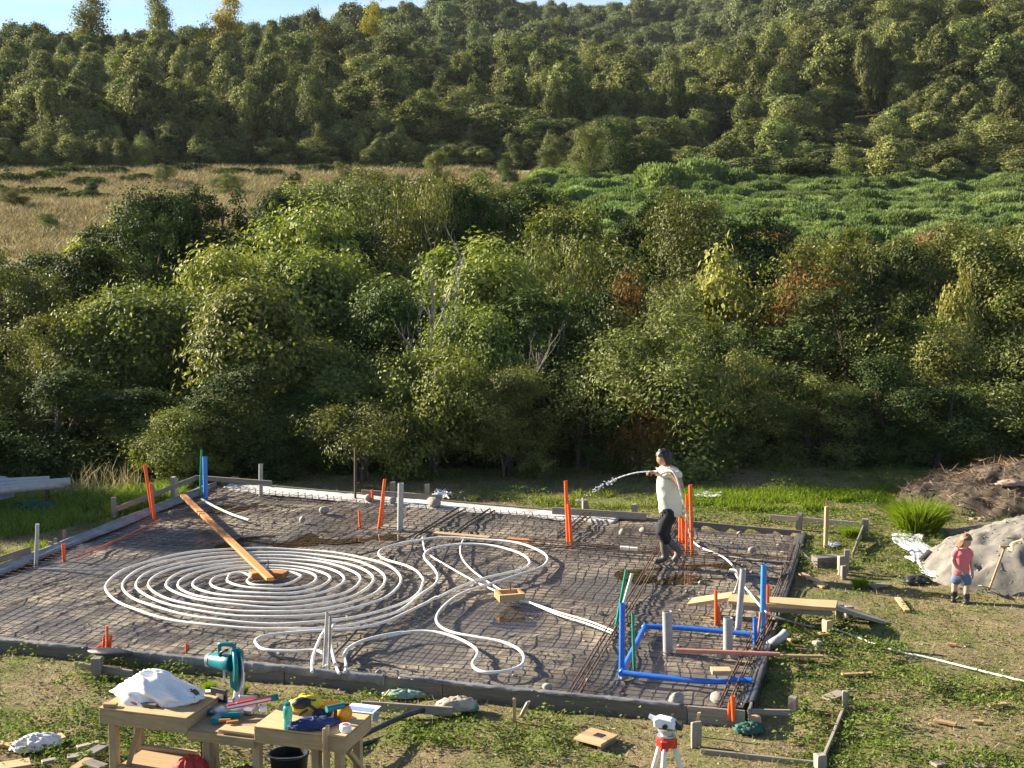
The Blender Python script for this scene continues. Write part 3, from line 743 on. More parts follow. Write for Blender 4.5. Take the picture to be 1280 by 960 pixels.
# ---- forest on the hills
FO = [Kind('forest', 'forest', (21, 22, 23), 6.5, 2.3, .25, 13, 260, 52, 0.24, .6, .14, 2, .2, clr=.23),
      Kind('tall_forest', 'forest', (24, 25), 8.0, 1.9, .3, 13, 250, 50, 0.24, .5, .15, 1, 0, clr=.25, shape='column'),
      Kind('far_forest', 'forest_far', (26, 27, 28), 7.0, 3.0, .4, 13, 230, 40, 0.36, .6, .14, 1, 0, clr=.25)]
fp = []
cell = {}
def far_ok(X, Y, s):
    k = (int(X // 3), int(Y // 3))
    for a in (-1, 0, 1):
        for b in (-1, 0, 1):
            for q in cell.get((k[0] + a, k[1] + b), ()):
                if (q[0] - X) ** 2 + (q[1] - Y) ** 2 < s * s: return False
    cell.setdefault(k, []).append((X, Y)); return True
N_ = 60000
YY = 128 + (520 - 128) * rg.uniform(0, 1, N_) ** 1.4; PXX = rg.uniform(-230, 1510, N_); XX = (PXX - 640) / FPX * YY
cl = fbm(XX * .02, YY * .02, 3, 91)
for X, Y, px, c in zip(XX, YY, PXX, cl):
    edge = np.interp(px, [-230, 250, 700, 760, 900, 1500], [131, 131, 131, 122, 112, 108]) + 4
    if Y < edge + 7 * (c - .5) + (X * 7.3 % 3 - 1.5): continue
    # clearings on the right-hand slope
    if ((px - 985) / 75) ** 2 + ((Y - 168) / 15) ** 2 < 1 or ((px - 1060) / 60) ** 2 + ((Y - 142) / 9) ** 2 < 1 or ((px - 1185) / 55) ** 2 + ((Y - 192) / 16) ** 2 < 1 or ((px - 900) / 50) ** 2 + ((Y - 135) / 8) ** 2 < 1 or ((px - 1100) / 60) ** 2 + ((Y - 228) / 14) ** 2 < 1: continue
    if 215 < Y < 245 and px < 850 and c < .42: continue
    s = (2.5 if Y < 165 else 3.1) if Y < 220 else 4.2
    if far_ok(X, Y, s): fp.append((X, Y, px))
# undergrowth along the foot of the forest
for _ in range(170):
    px = rg.uniform(-200, 760); Y = rg.uniform(127.5, 133); fp.append(((px - 640) / FPX * Y, Y, px))
# the open lower edge of the right slope
for _ in range(2500):
    px = rg.uniform(720, 1500); Y = rg.uniform(104, 130); X = (px - 640) / FPX * Y
    if rg.uniform() < .35 and far_ok(X, Y, 3.0): fp.append((X, Y, px))
fp.sort(key=lambda q: q[1])
fpro = []
rest = []; nind = 0
FZ = ['left of the widest poplar', 'below the widest poplar', 'below the slender poplar', 'below the golden poplar', 'below the golden orange tree', 'below the slim poplar', 'above the high gorse mounds', 'above the left brown bush', 'above the right brown bush']
rf = random.Random(6)
pro_crowns = {}
allp = [(0, 0), (0, 1), (0, 2), (1, 0), (1, 1), (2, 0), (2, 1), (2, 2)]
for (X, Y, px) in fp:
    if Y < 215: kd = rf.choices([0, 1], [4, 1])[0]
    else: kd = 2
    k = rf.randrange(len(FO[kd].pro))
    hh = rf.choice((rf.uniform(3.2, 5.5), rf.uniform(4.5, 8.6))) * (0.82 if Y < 130 else 1.0) * (1.15 if Y > 220 else 1)
    if Y < 150 and px > 720: hh *= .62
    if Y < 133 and px < 760: hh *= .5
    w = rf.uniform(.6, 1.5) * (.5 if Y < 133 and px < 760 else 1) * (.75 if Y < 150 and px > 720 else 1)
    z = G(X, Y) - .15
    if nind < 290 and 0 < px < 1280 and Y < 215:
        zone = ('lowest' if Y < 138 else 'second' if Y < 160 else 'upper') + ' rank of the slope, ' + FZ[int(np.searchsorted([60, 150, 240, 380, 560, 780, 960, 1110], px))]
        t = FO[kd].plant('forest_tree', (X, Y, z), hh, w, rf, ('narrow' if kd else 'round') + ' evergreen tree in the ' + zone, 'tree', ('narrow' if kd else 'round') + ' trees, ' + zone, k)
        pro_crowns.setdefault((kd, k), [c for c in t.children if c.name.startswith('crown')][0]); nind += 1
    else:
        rest.append((X, Y, z, w, hh / FO[kd].pro[k][2], kd, k))
# one tree of each far kind as a thing too
for k in range(3):
    Y = 300 + 20 * k; px = 560 + 100 * k; X = (px - 640) / FPX * Y
    t = FO[2].plant('forest_tree', (X, Y, G(X, Y)), 7.5, 1.1, rf, ('left', 'middle', 'right')[k] + ' of three taller haze tinted trees on the far hillside', 'tree', 'trees of the far hillside', k)
    pro_crowns[(2, k)] = [c for c in t.children if c.name.startswith('crown')][0]
avail = [a for a in allp if a in pro_crowns]
q = np.array([r[:5] for r in rest]); kd = np.array([avail.index((r[5], r[6])) if (r[5], r[6]) in pro_crowns else 0 for r in rest])
gn_scatter('distant_forest', q[:, :3], np.stack([q[:, 3], q[:, 3], q[:, 4]], 1), np.stack([q[:, 0] * 0, q[:, 0] * 0, rg.uniform(0, 6.28, len(q))], 1), kd, [pro_crowns[a] for a in avail])
print('forest', len(fp), 'gorse', len(gp))
PO = Kind('poplar', 'poplar', (31, 32), 10.0, 1.35, 1.0, 16, 260, 34, 0.22, .6, .14, 1, 0, clr=.34, shape='column')
PY_ = Kind('golden_poplar', 'yellow', (33,), 9.0, 1.3, 1.0, 14, 240, 34, 0.22, .6, .14, 1, 0, clr=.34, shape='column')
PI = Kind('pine', 'forest_far', (34,), 9.0, 1.5, .6, 14, 220, 12, 0.35, .3, .12, 1, 0, clr=.25, shape='cone')
def far_tree(kind, px, ytop, ybase, Y, w, name, label, seed=1, group=None):
    p = PY(px, ytop, Y); b = PY(px, ybase, Y)
    return kind.plant(name, (p.x, Y, b.z), p.z - b.z, w, random.Random(seed), label, 'tree', group)
far_tree(PO, 110, -8, 110, 212, 1.6, 'poplar_tree', 'widest pale yellow green poplar on the left skyline')
far_tree(PO, 199, -12, 100, 214, 1.15, 'poplar_tree', 'slender pale poplar in the middle of the three on the left skyline', 2)
far_tree(PY_, 285, -10, 110, 212, 1.35, 'poplar_tree', 'golden yellow poplar rising highest at the right end of the left skyline', 3)
far_tree(PY_, 258, 30, 110, 213, 1.3, 'poplar_tree', 'low golden tree at the left foot of the golden yellow poplar', 4)
far_tree(PY_, 465, 2, 110, 225, 1.15, 'poplar_tree', 'lone golden orange tree in front of the shaded hillside', 5)
far_tree(PO, 697, 20, 70, 330, .9, 'poplar_tree', 'lone slim pale poplar on the shaded hillside', 6)
for i, px in enumerate((5, 18, 32, 48, 62, 72, 88, 128, 142, 158, 175, 225)):
    far_tree(PI, px, 44 + (i * 7) % 20, 110, 222 + i % 3, .85, 'pine_tree', 'dark pointed conifer on the left skyline between the poplars', i, 'conifers on the left skyline')
# ------------------------------------------------------------------ foundation: stone bed, steel mesh, form boards
def stone_mat():
    m, nt, b = nodes('broken_stone')
    at = N(nt, 'ShaderNodeAttribute', attribute_name='tint'); oi = N(nt, 'ShaderNodeObjectInfo'); g = N(nt, 'ShaderNodeNewGeometry')
    ad = N(nt, 'ShaderNodeMath', operation='ADD'); fr = N(nt, 'ShaderNodeMath', operation='FRACT')
    nt.links.new(at.outputs['Fac'], ad.inputs[0]); nt.links.new(oi.outputs['Random'], ad.inputs[1]); nt.links.new(ad.outputs[0], fr.inputs[0])
    c = ramp(nt, fr.outputs[0], [(0.0, (0.27, 0.22, 0.155)), (0.25, (0.40, 0.335, 0.245)), (0.5, (0.28, 0.265, 0.24)), (0.75, (0.46, 0.385, 0.28)), (1.0, (0.34, 0.295, 0.23))]).outputs[0]
    n = N(nt, 'ShaderNodeTexNoise', Scale=22.0, Detail=6.0, Roughness=0.65); nt.links.new(g.outputs['Position'], n.inputs['Vector'])
    c = mix(nt, 0.6, c, ramp(nt, n.outputs['Fac'], [(0.3, (0.35, 0.33, 0.30)), (0.7, (1.0, 1.0, 1.0))]).outputs[0], 'MULTIPLY')
    # patches that the hose has wetted
    w = N(nt, 'ShaderNodeTexNoise', Scale=0.55, Detail=4.0, Roughness=0.55); nt.links.new(g.outputs['Position'], w.inputs['Vector'])
    wr = ramp(nt, w.outputs['Fac'], [(0.50, (0, 0, 0)), (0.64, (1, 1, 1))])
    c = mix(nt, wr.outputs[0], c, mix(nt, 1.0, c, (0.55, 0.53, 0.50), 'MULTIPLY'))
    nt.links.new(c, b.inputs['Base Color'])
    mr = N(nt, 'ShaderNodeMapRange'); mr.inputs[3].default_value = 0.9; mr.inputs[4].default_value = 0.38
    nt.links.new(wr.outputs[0], mr.inputs[0]); nt.links.new(mr.outputs[0], b.inputs['Roughness'])
    bp = N(nt, 'ShaderNodeBump', Strength=0.5, Distance=0.01); nt.links.new(n.outputs['Fac'], bp.inputs['Height']); nt.links.new(bp.outputs[0], b.inputs['Normal'])
    return m
M['stone'] = stone_mat()
M['pale_sheet'] = plain('dusty_pale_sheet', (0.50, 0.49, 0.47), .6, .2, 4, .3, dirt=(0.24, .21, .17))
def membrane_mat():
    m, nt, b = nodes('dusty_wet_polythene')
    g = N(nt, 'ShaderNodeNewGeometry'); at = N(nt, 'ShaderNodeAttribute', attribute_name='tint')
    def noise(s, d=6, r=0.62):
        n = N(nt, 'ShaderNodeTexNoise', Scale=s, Detail=float(d), Roughness=r); nt.links.new(g.outputs['Position'], n.inputs['Vector']); return n.outputs['Fac']
    film = ramp(nt, noise(5.0), [(0.3, (0.072, 0.067, 0.062)), (0.7, (0.14, 0.131, 0.122))]).outputs[0]
    dust = ramp(nt, noise(1.1, 5), [(0.30, (0.135, 0.115, 0.09)), (0.5, (0.225, 0.192, 0.145)), (0.64, (0.295, 0.25, 0.18)), (0.72, (0.36, 0.235, 0.11))]).outputs[0]
    dm = ramp(nt, noise(13.0, 6, .7), [(0.34, (0, 0, 0)), (0.52, (1, 1, 1))]).outputs[0]
    dm2 = ramp(nt, noise(0.8, 4), [(0.40, (0.15, 0.15, 0.15)), (0.58, (1, 1, 1))]).outputs[0]
    dmm = mix(nt, 1.0, dm, dm2, 'MULTIPLY'); dmm = mix(nt, 1.0, dmm, at.outputs['Fac'], 'MULTIPLY')
    c = mix(nt, dmm, film, dust)
    wet = ramp(nt, noise(0.5, 4, .55), [(0.53, (0, 0, 0)), (0.66, (1, 1, 1))]).outputs[0]
    c = mix(nt, wet, c, mix(nt, 1.0, c, (0.48, 0.44, 0.40), 'MULTIPLY'))
    nt.links.new(c, b.inputs['Base Color'])
    r = mix(nt, dmm, (0.36, 0.36, 0.36), (0.85, 0.85, 0.85)); r = mix(nt, wet, r, (0.16, 0.16, 0.16)); nt.links.new(r, b.inputs['Roughness'])
    bp = N(nt, 'ShaderNodeBump', Strength=0.5, Distance=0.012); nt.links.new(noise(30.0, 5), bp.inputs['Height']); nt.links.new(bp.outputs[0], b.inputs['Normal'])
    return m
M['membrane'] = membrane_mat()
ns, nt_ = 640, 480
S_, T_ = np.meshgrid(np.linspace(0.003, .997, ns), np.linspace(.003, .997, nt_))
fx = (QUAD[0][0] * (1 - S_) + QUAD[3][0] * S_) * (1 - T_) + (QUAD[1][0] * (1 - S_) + QUAD[2][0] * S_) * T_
fy = (QUAD[0][1] * (1 - S_) + QUAD[3][1] * S_) * (1 - T_) + (QUAD[1][1] * (1 - S_) + QUAD[2][1] * S_) * T_
def bed_z(X, Y):
    return -0.055 + 0.05 * (fbm(X * .8, Y * .8, 3, 55) - .5)
def calm(X, Y):
    return np.clip((fbm(X * .75, Y * .75, 3, 140) - .33) * 7, .06, 1)
def creases(X, Y):
    """folds of the sheet: two sets of long ridges, crossed by small crumples"""
    wx = X + .35 * (fbm(X * 1.1, Y * 1.1, 3, 60) - .5); wy = Y + .35 * (fbm(X * 1.1 + 9, Y * 1.1, 3, 61) - .5)
    def ridges(th, fa, fc, sd):
        a = wx * math.cos(th) + wy * math.sin(th); c_ = -wx * math.sin(th) + wy * math.cos(th)
        r = 1 - np.abs(2 * vnoise(a * fa, c_ * fc, sd) - 1); r2 = 1 - np.abs(2 * vnoise(a * fa * 2.1, c_ * fc * 2.3, sd + 1) - 1)
        return .65 * r ** 1.4 + .35 * r2
    A = ridges(R(50), .55, 4.6, 62); B = ridges(R(-14), .8, 4.8, 70)
    m_ = np.clip((fbm(X * .5, Y * .5, 3, 80) - .5) * 5 + .55 - X * .10, 0, 1)
    crum = 1 - np.abs(2 * fbm(wx * 6.5, wy * 6.5, 2, 90) - 1)
    return calm(X, Y) * (.046 * (A * m_ + B * (1 - m_)) + .011 * crum)
fz = bed_z(fx, fy) + creases(fx, fy) - .015
ii = np.arange(ns * nt_).reshape(nt_, ns)
bed = link('polythene_membrane', fast_mesh('polythene_membrane', np.stack([fx, fy, fz], -1).reshape(-1, 3), np.stack([ii[:-1, :-1], ii[1:, :-1], ii[1:, 1:], ii[:-1, 1:]], -1).reshape(-1, 4), True, {'tint': np.clip(calm(fx, fy) * 1.3, .1, 1).ravel()}), M['membrane'])
tag(bed, 'dusty wrinkled grey polythene membrane covering the whole floor of the foundation', 'plastic sheet')
def rock(seed, npt=13, flat=0.5):
    g = random.Random(seed); bm = bmesh.new()
    for i in range(npt):
        v = Vector((g.gauss(0, 1), g.gauss(0, 1), g.gauss(0, 1))).normalized()
        bm.verts.new((v.x * g.uniform(.8, 1.1), v.y * .72 * g.uniform(.8, 1.1), v.z * flat * g.uniform(.8, 1.1)))
    r = bmesh.ops.convex_hull(bm, input=bm.verts)
    bmesh.ops.delete(bm, geom=[e for e in r['geom_interior'] if isinstance(e, bmesh.types.BMVert)], context='VERTS')
    bmesh.ops.recalc_face_normals(bm, faces=bm.faces); bmesh.ops.triangulate(bm, faces=bm.faces)
    me = bpy.data.meshes.new('stone'); bm.to_mesh(me); bm.free(); return me
rocks = [rock(s, 14, .45 + .02 * s) for s in range(14)]
for r in rocks: r.materials.append(M['stone'])
rk_np = []
for r in rocks:
    v = np.empty(len(r.vertices) * 3, np.float32); r.vertices.foreach_get('co', v)
    rk_np.append((v.reshape(-1, 3), np.array([p.vertices[:] for p in r.polygons])))
rs = np.random.default_rng(77)
for i in range(110):
    if i < 35: s_, t_ = rs.uniform(.01, .99), rs.uniform(.01, .99)
    elif i < 85: s_, t_ = rs.uniform(.01, .22), rs.uniform(.01, .99)
    else: s_, t_ = rs.uniform(.05, .95), rs.uniform(.93, .985)
    q = quad_pt(s_, t_); z_ = float(bed_z(np.array([q[0]]), np.array([q[1]]))[0] + creases(np.array([q[0]]), np.array([q[1]]))[0]) - .01
    k = .022 + .055 * rs.beta(1.2, 4)
    o = link('stone', rocks[i % 14], None, None, (q[0], q[1], z_ + k * .2), (rs.normal(0, .2), rs.normal(0, .2), rs.uniform(0, 6.28))); o.scale = (k, k, k)
    tag(o, 'small rough stone lying loose on the polythene membrane', 'stone', 'loose stones on the membrane')

# welded steel mesh, bar by bar
mesh_thing = thing('reinforcing_mesh', 'rusty welded steel mesh lying on the membrane over the whole foundation', 'steel mesh', (0, 0, 0))
U1 = (QUAD[3] - QUAD[0]) / np.linalg.norm(QUAD[3] - QUAD[0]); U2 = np.array([U1[1], -U1[0]]); U2 = U2 if U2[1] > 0 else -U2
def clip_line(p, d):
    lo, hi = -40, 40
    for i in range(4):
        a_, b_ = QUAD[i], QUAD[(i + 1) % 4]; n = np.array([-(b_ - a_)[1], (b_ - a_)[0]]); n = n / np.linalg.norm(n)
        den = d @ n; num = (p - a_) @ n - 0.10
        if abs(den) < 1e-9:
            if num < 0: return None
            continue
        t = -num / den
        if den > 0: lo = max(lo, t)
        else: hi = min(hi, t)
    return (lo, hi) if hi - lo > .2 else None
nbar = 0
rbar = random.Random(3)
for ax, (dr, st) in enumerate(((U1, U2), (U2, U1))):
    k = 0.14
    while k < (10.4 if ax == 0 else 11.6):
        p = QUAD[0] + st * k * (1 if ax == 0 else 1); c_ = clip_line(p, dr)
        if c_:
            n_ = max(6, int((c_[1] - c_[0]) / .7)); pts_ = []
            for i in range(n_ + 1):
                q = p + dr * (c_[0] + (c_[1] - c_[0]) * i / n_) + st * rbar.gauss(0, .006)
                zz_ = float(bed_z(np.array([q[0]]), np.array([q[1]]))[0]) + .046 + .008 * ax + rbar.gauss(0, .006)
                pts_.append((q[0], q[1], zz_))
            MB().tube(pts_, 0.0040, 4, caps=False).build('bar', M['rust'], mesh_thing, smooth=True); nbar += 1
        k += 0.155 if nbar < 280 else .3
# heavier bars tied in bundles: the beam lines of the footing
def bundle(px, label, r=0.009, n=4, w=.10):
    t = thing('beam_cage', label, 'steel cage', (0, 0, 0))
    a_ = [P(x, y, .04) for x, y in px]
    for k in range(n):
        off = ((k % 2) - .5) * w; up_ = (k // 2) * .07
        pp = []
        for i, q in enumerate(a_):
            d = (a_[min(i + 1, len(a_) - 1)] - a_[max(i - 1, 0)]).normalized(); s_ = Vector((-d.y, d.x, 0))
            pp.append(q + s_ * off + Vector((0, 0, up_)))
        MB().tube(smooth_path(pp, 5), r, 5).build('bar', M['rust'], t, smooth=True)
    tot = smooth_path(a_, 8)
    for i in range(1, len(tot) - 1, 2):
        q = tot[i]; d = (tot[i + 1] - tot[i - 1]).normalized(); s_ = Vector((-d.y, d.x, 0)) * (w / 2 + .012)
        c4 = [q - s_ + Vector((0, 0, -.012)), q + s_ + Vector((0, 0, -.012)), q + s_ + Vector((0, 0, .085)), q - s_ + Vector((0, 0, .085)), q - s_ + Vector((0, 0, -.012))]
        MB().tube(c4, .005, 4).build('stirrup', M['rust'], t, smooth=True)
bundle([(718, 868), (765, 790), (800, 735), (850, 640)], 'beam cage running from the front edge up past the green pipes')
bundle([(660, 680), (760, 688), (880, 696), (985, 704)], 'beam cage running across behind the man to the right edge')
bundle([(905, 885), (935, 820), (975, 740), (995, 680)], 'beam cage along the right edge of the foundation')
bundle([(700, 672), (715, 662), (735, 645)], 'short beam cage behind the orange conduit pair at the back edge')

def board(name, label, cat, p0, p1, w, t, mat='wood_grey', edge=False, group=None, parent=None, bevel=.004, drop=0.0, seed=None):
    """plank from p0 to p1 (centre line of its top face); edge=True stands it on edge"""
    p0 = Vector(p0); p1 = Vector(p1); d = p1 - p0; L = d.length
    X = d.normalized(); Yv = Vector((0, 0, 1)).cross(X).normalized(); Z = X.cross(Yv)
    sy, sz = (t, w) if edge else (w, t)
    rng = random.Random(seed if seed is not None else int(abs(p0.x * 977 + p0.y * 331 + L * 71)))
    mb = MB(); n = max(1, int(L / .6)); hy, hz = sy / 2, sz
    vs = []
    for i in range(n + 1):
        x = -L / 2 + L * i / n; bow = math.sin(math.pi * i / n) * rng.uniform(-.3, .3) * .01; jz = rng.gauss(0, .0012)
        vs += [(x, -hy + bow, -hz + jz), (x, hy + bow, -hz + jz), (x, hy + bow, jz), (x, -hy + bow, jz)]
    fs = [(i * 4 + k, i * 4 + (k + 1) % 4, i * 4 + 4 + (k + 1) % 4, i * 4 + 4 + k) for i in range(n) for k in range(4)] + [(3, 2, 1, 0), (n * 4, n * 4 + 1, n * 4 + 2, n * 4 + 3)]
    mb.add(vs, fs)
    o = link(name, mb.mesh(name, False, bevel), M[mat])
    mw = Matrix((X, Yv, Z)).transposed().to_4x4(); mw.translation = (p0 + p1) / 2 + Vector((0, 0, drop))
    if parent is not None: o.parent = parent; o.matrix_parent_inverse = Matrix.Identity(4)
    o.matrix_basis = mw
    if label: tag(o, label, cat, group)
    return o

def peg(px, py, h, label, s=.045, mat='wood_old', name='stake', lean=(0, 0), z=None, cat='stake', grp=None, seed=None, flat=1.0):
    """a driven wooden stake with a sawn, slightly split head"""
    p = Pg(px, py) if z is None else P(px, py, z)
    rng = random.Random(seed or int(px * 7 + py)); mb = MB(); a, b_ = s / 2, s / 2 * flat
    vs = []
    for (zz_, k) in ((-.25, .25), (-.08, .9), (h * .5, 1), (h - .012, 1), (h, .86)):
        for (sx, sy) in ((-1, -1), (1, -1), (1, 1), (-1, 1)):
            vs.append((sx * a * k + rng.gauss(0, .0015) + lean[0] * zz_, sy * b_ * k + rng.gauss(0, .0015) + lean[1] * zz_, zz_ + (rng.gauss(0, .004) if zz_ >= h - .02 else 0)))
    fs = [(i * 4 + k, i * 4 + (k + 1) % 4, i * 4 + 4 + (k + 1) % 4, i * 4 + 4 + k) for i in range(4) for k in range(4)] + [(3, 2, 1, 0), (16, 17, 18, 19)]
    mb.add(vs, fs)
    me = mb.mesh(name, False); 
    # wood grain runs along local X: build upright through rotation
    rotm = Matrix.Rotation(math.pi / 2, 4, 'Y'); me.transform(rotm)
    o = link(name, me, M[mat], None, p, (0, -math.pi / 2, 0)); o.rotation_mode = 'XYZ'
    o.matrix_basis = Matrix.Translation(p) @ Matrix.Rotation(rng.uniform(-.5, .5), 4, 'Z') @ rotm.inverted()
    return tag(o, label, cat, grp)

def V3(a, z): return Vector((a[0], a[1], z))
FR, BR_, BL, FL = QUAD
# front form boards, butted end to end
fd = (FL - FR) / np.linalg.norm(FL - FR); fn = np.array([fd[1], -fd[0]]); fn = -fn if fn[1] > 0 else fn      # outward
LFR = np.linalg.norm(FL - FR)
cut = [0.0, 0.62, 3.4, 5.35, 7.45, LFR]
names = ['short pale form board closing the front right corner of the foundation', 'long weathered form board in the front edge right of the stake pair', 'form board in the front edge behind the right end of the workbench', 'form board in the front edge directly behind the mitre saw', 'leftmost form board of the front edge']
for i in range(5):
    a_ = FR + fd * (cut[i] + .004) + fn * (.035 + .006 * (i % 2)); b_ = FR + fd * (cut[i + 1] - .004) + fn * (.035 + .006 * (i % 2))
    board('form_board', names[i], 'form board', V3(a_, .055 - .006 * (i % 2)), V3(b_, .05 - .006 * (i % 2)), .27 if i else .20, .028, 'wood_old' if i == 0 else 'wood_grey', True, 'form boards of the foundation edge', seed=i)
def edge_boards(A, B, out, cuts, labs, w=.24, z=.055, mat='wood_grey'):
    d = (B - A) / np.linalg.norm(B - A); L = np.linalg.norm(B - A)
    for i in range(len(cuts) - 1):
        a_ = A + d * (cuts[i] * L + .004) + out * (.035 + .006 * (i % 2)); b_ = A + d * (cuts[i + 1] * L - .004) + out * (.035 + .006 * (i % 2))
        board('form_board', labs[i], 'form board', V3(a_, z), V3(b_, z), w, .028, mat, True, 'form boards of the foundation edge', seed=20 + i)
rn = np.array([U1[0], U1[1]]) * -1
edge_boards(FR, BR_, rn, [0.005, .5, 1], ['form board in the right edge nearest the ramp', 'form board in the right edge behind the plank walkway'])
bo = np.array([0.37, .93])
edge_boards(BR_, BL, bo, [.003, .30, .62, .997], ['form board in the back edge behind the man', 'form board in the middle of the back edge', 'form board in the back edge left of the rusty rod'], mat='wood_grey')
edge_boards(BL, FL, rn * -1, [.003, .36, .70, .997], ['form board in the left edge beside the blue and green pipes', 'form board in the left edge beside the leaning orange conduit', 'form board in the left edge nearest the camera'], mat='wood_old')
# polythene folded over the form boards
def draped(name, label, A, B, out, wob, inner=.18, fall=.16, mat='poly', n=46, z0=.066, seed=1, s0=0, s1=1, cat='plastic sheet'):
    g = np.random.default_rng(seed); d = (B - A); vs = []
    prof = [(-inner, -.07), (-inner * .5, -.035), (.008, -.012), (.018, .0), (.054, .001), (.058, -.012), (.060, -fall * .5), (.066, -fall)]
    for i in range(n + 1):
        s = s0 + (s1 - s0) * i / n; c_ = A + d * s; hang = fall * (.05 + 1.5 * fbm(np.array([s * wob]), np.array([seed * 3.3]), 3, seed)[0])
        for j, (o_, z_) in enumerate(prof):
            zz_ = z_ if j < 6 else z_ / fall * hang
            q = c_ + out * (o_ + abs(g.normal(0, .002 if 1 < j < 5 else .007))); vs.append((q[0], q[1], z0 + zz_ + abs(g.normal(0, .003 if 1 < j < 5 else .006)) - .006 + .018 * (fbm(np.array([s * wob * 1.5]), np.array([j * .45 + seed]), 2, seed + 2)[0] - .5) * (j != 0)))
    k = len(prof); fs = [[i * k + j, i * k + j + 1, (i + 1) * k + j + 1, (i + 1) * k + j] for i in range(n) for j in range(k - 1)]
    me = fast_mesh(name, vs, fs, True); o = link(name, me, M[mat]); md = o.modifiers.new('thickness', 'SOLIDIFY'); md.thickness = .002
    return tag(o, label, cat)
draped('plastic_sheet', 'grey polythene folded over the front form boards behind the workbench', FR, FL, fn, 40, fall=.10, s0=.36, s1=.66, seed=3, n=120)
draped('plastic_sheet', 'narrow strip of grey polythene over the front left form board', FR, FL, fn, 30, fall=.05, s0=.70, s1=1.0, seed=5, n=90)
draped('plastic_sheet', 'strip of grey polythene over the front form board right of the stake pair', FR, FL, fn, 44, fall=.05, s0=.06, s1=.345, seed=7, n=90)
draped('plastic_sheet', 'dark polythene flap hanging outside the right edge near the front corner', FR, BR_, rn, 18, fall=.20, s0=.03, s1=.36, seed=9, mat='poly_dark', inner=.12, n=70)
draped('plastic_sheet', 'shiny crumpled polythene over the right edge behind the plank walkway', FR, BR_, rn, 26, fall=.12, s0=.52, s1=.99, seed=11, inner=.13, n=80, mat='poly_dark')
draped('plastic_sheet', 'pale polythene strip lining the back edge of the foundation', BR_, BL, bo, 60, inner=.34, fall=.05, mat='pale_sheet', s0=.28, s1=.98, seed=13, z0=.03, n=90)
draped('plastic_sheet', 'polythene strip over the left edge form boards', BL, FL, rn * -1, 40, fall=.05, s0=.05, s1=.98, seed=15)

# ------------------------------------------------------------------ the long white heating pipe, one continuous tube
def q_arc(x0, y0, x1, y1, ex=2.0, n=9, vert_first=True):
    """quarter superellipse from (x0,y0), where it runs upright, to (x1,y1), where it runs level"""
    out = []
    for i in range(n + 1):
        a = math.pi / 2 * i / n
        c_ = math.cos(a) ** (2 / ex); s_ = math.sin(a) ** (2 / ex)
        out.append((x1 + (x0 - x1) * c_, y0 + (y1 - y0) * s_))
    return out if vert_first else out[::-1]
Lp = {1: (132, 737), 2: (153, 733), 3: (170, 732), 4: (185.5, 732), 5: (207.5, 731), 6: (222.5, 732), 7: (241, 731), 8: (263, 729), 9: (283, 724.5)}
Rp = {1: (376, 721), 2: (395.6, 722), 3: (413, 723), 4: (430.6, 723), 5: (450.7, 723.5), 6: (467, 724), 7: (481.6, 724), 8: (501.5, 724), 9: (528.5, 729)}
topy = {(1, 8): 685.5, (2, 7): 690, (3, 6): 694.5, (4, 5): 698.5, (5, 4): 702.5, (6, 3): 706.5, (7, 2): 710, (8, 1): 713.5}
boty = {(9, 2): (345, 737), (8, 3): (346, 742.5), (7, 4): (347, 748), (6, 5): (348, 754), (5, 6): (349, 759), (4, 7): (350, 765.5), (3, 8): (350, 771.5), (2, 9): (356, 779.5)}
def top(l, r, lr=True):
    c_ = (330, topy[(l, r)]); p = q_arc(*Lp[l], *c_, 2.05) + q_arc(*Rp[r], *c_, 2.0, vert_first=False)[1:]
    return p if lr else p[::-1]
def bot(l, r, lr=True):
    c_ = boty[(l, r)]; p = q_arc(*Lp[l], *c_, 1.85) + q_arc(*Rp[r], *c_, 1.9, vert_first=False)[1:]
    return p if lr else p[::-1]
def c2(pts): return [(320 + x / 5.333, 670 + y / 5.333) for x, y in pts]
def c3(pts): return [(460 + x / 5.054, 660 + y / 5.054) for x, y in pts]
path = c2([(470, 870), (455, 800), (430, 775), (380, 762), (250, 765), (60, 755), (5, 722), (0, 690), (60, 662), (200, 643), (400, 634), (560, 628), (700, 612), (900, 560), (1100, 460), (1200, 405)])
path += c3([(440, 440), (560, 382), (690, 332), (850, 294), (985, 252), (1022, 210), (950, 152), (800, 115), (600, 104), (440, 120), (368, 155), (358, 190), (412, 248), (442, 310), (415, 365), (340, 420)])
path += c2([(1000, 468), (900, 520), (700, 574), (510, 606), (330, 622), (160, 622)]) + [(320, 786), (255, 781), (200, 771), (165, 760), (142, 749)]
path += top(1, 8) + bot(3, 8, False)[1:] + top(3, 6)[1:] + bot(5, 6, False)[1:] + top(5, 4)[1:] + bot(7, 4, False)[1:] + top(7, 2)[1:] + bot(9, 2, False)[1:]
path += [(288, 718.5), (300, 716.5), (310, 718), (313, 721.5), (309, 725), (312, 729), (322, 731.5), (345, 731.5), (362, 728.5)]
path += top(8, 1, False) + bot(8, 3)[1:] + top(6, 3, False)[1:] + bot(6, 5)[1:] + top(4, 5, False)[1:] + bot(4, 7)[1:] + top(2, 7, False)[1:] + bot(2, 9)[1:]
path += c3([(348, 322), (310, 275), (235, 240), (125, 205), (70, 170), (88, 135), (200, 95), (350, 71), (500, 62), (750, 75), (950, 97), (1080, 138), (1135, 188), (1105, 240), (1000, 282), (850, 332), (700, 372), (560, 430), (470, 500), (432, 570), (452, 620), (540, 662), (700, 695), (850, 720), (950, 760), (985, 812), (968, 868), (880, 900), (760, 910), (690, 895), (660, 860), (688, 815), (688, 775), (630, 725), (540, 685), (420, 657), (280, 652), (130, 675)])
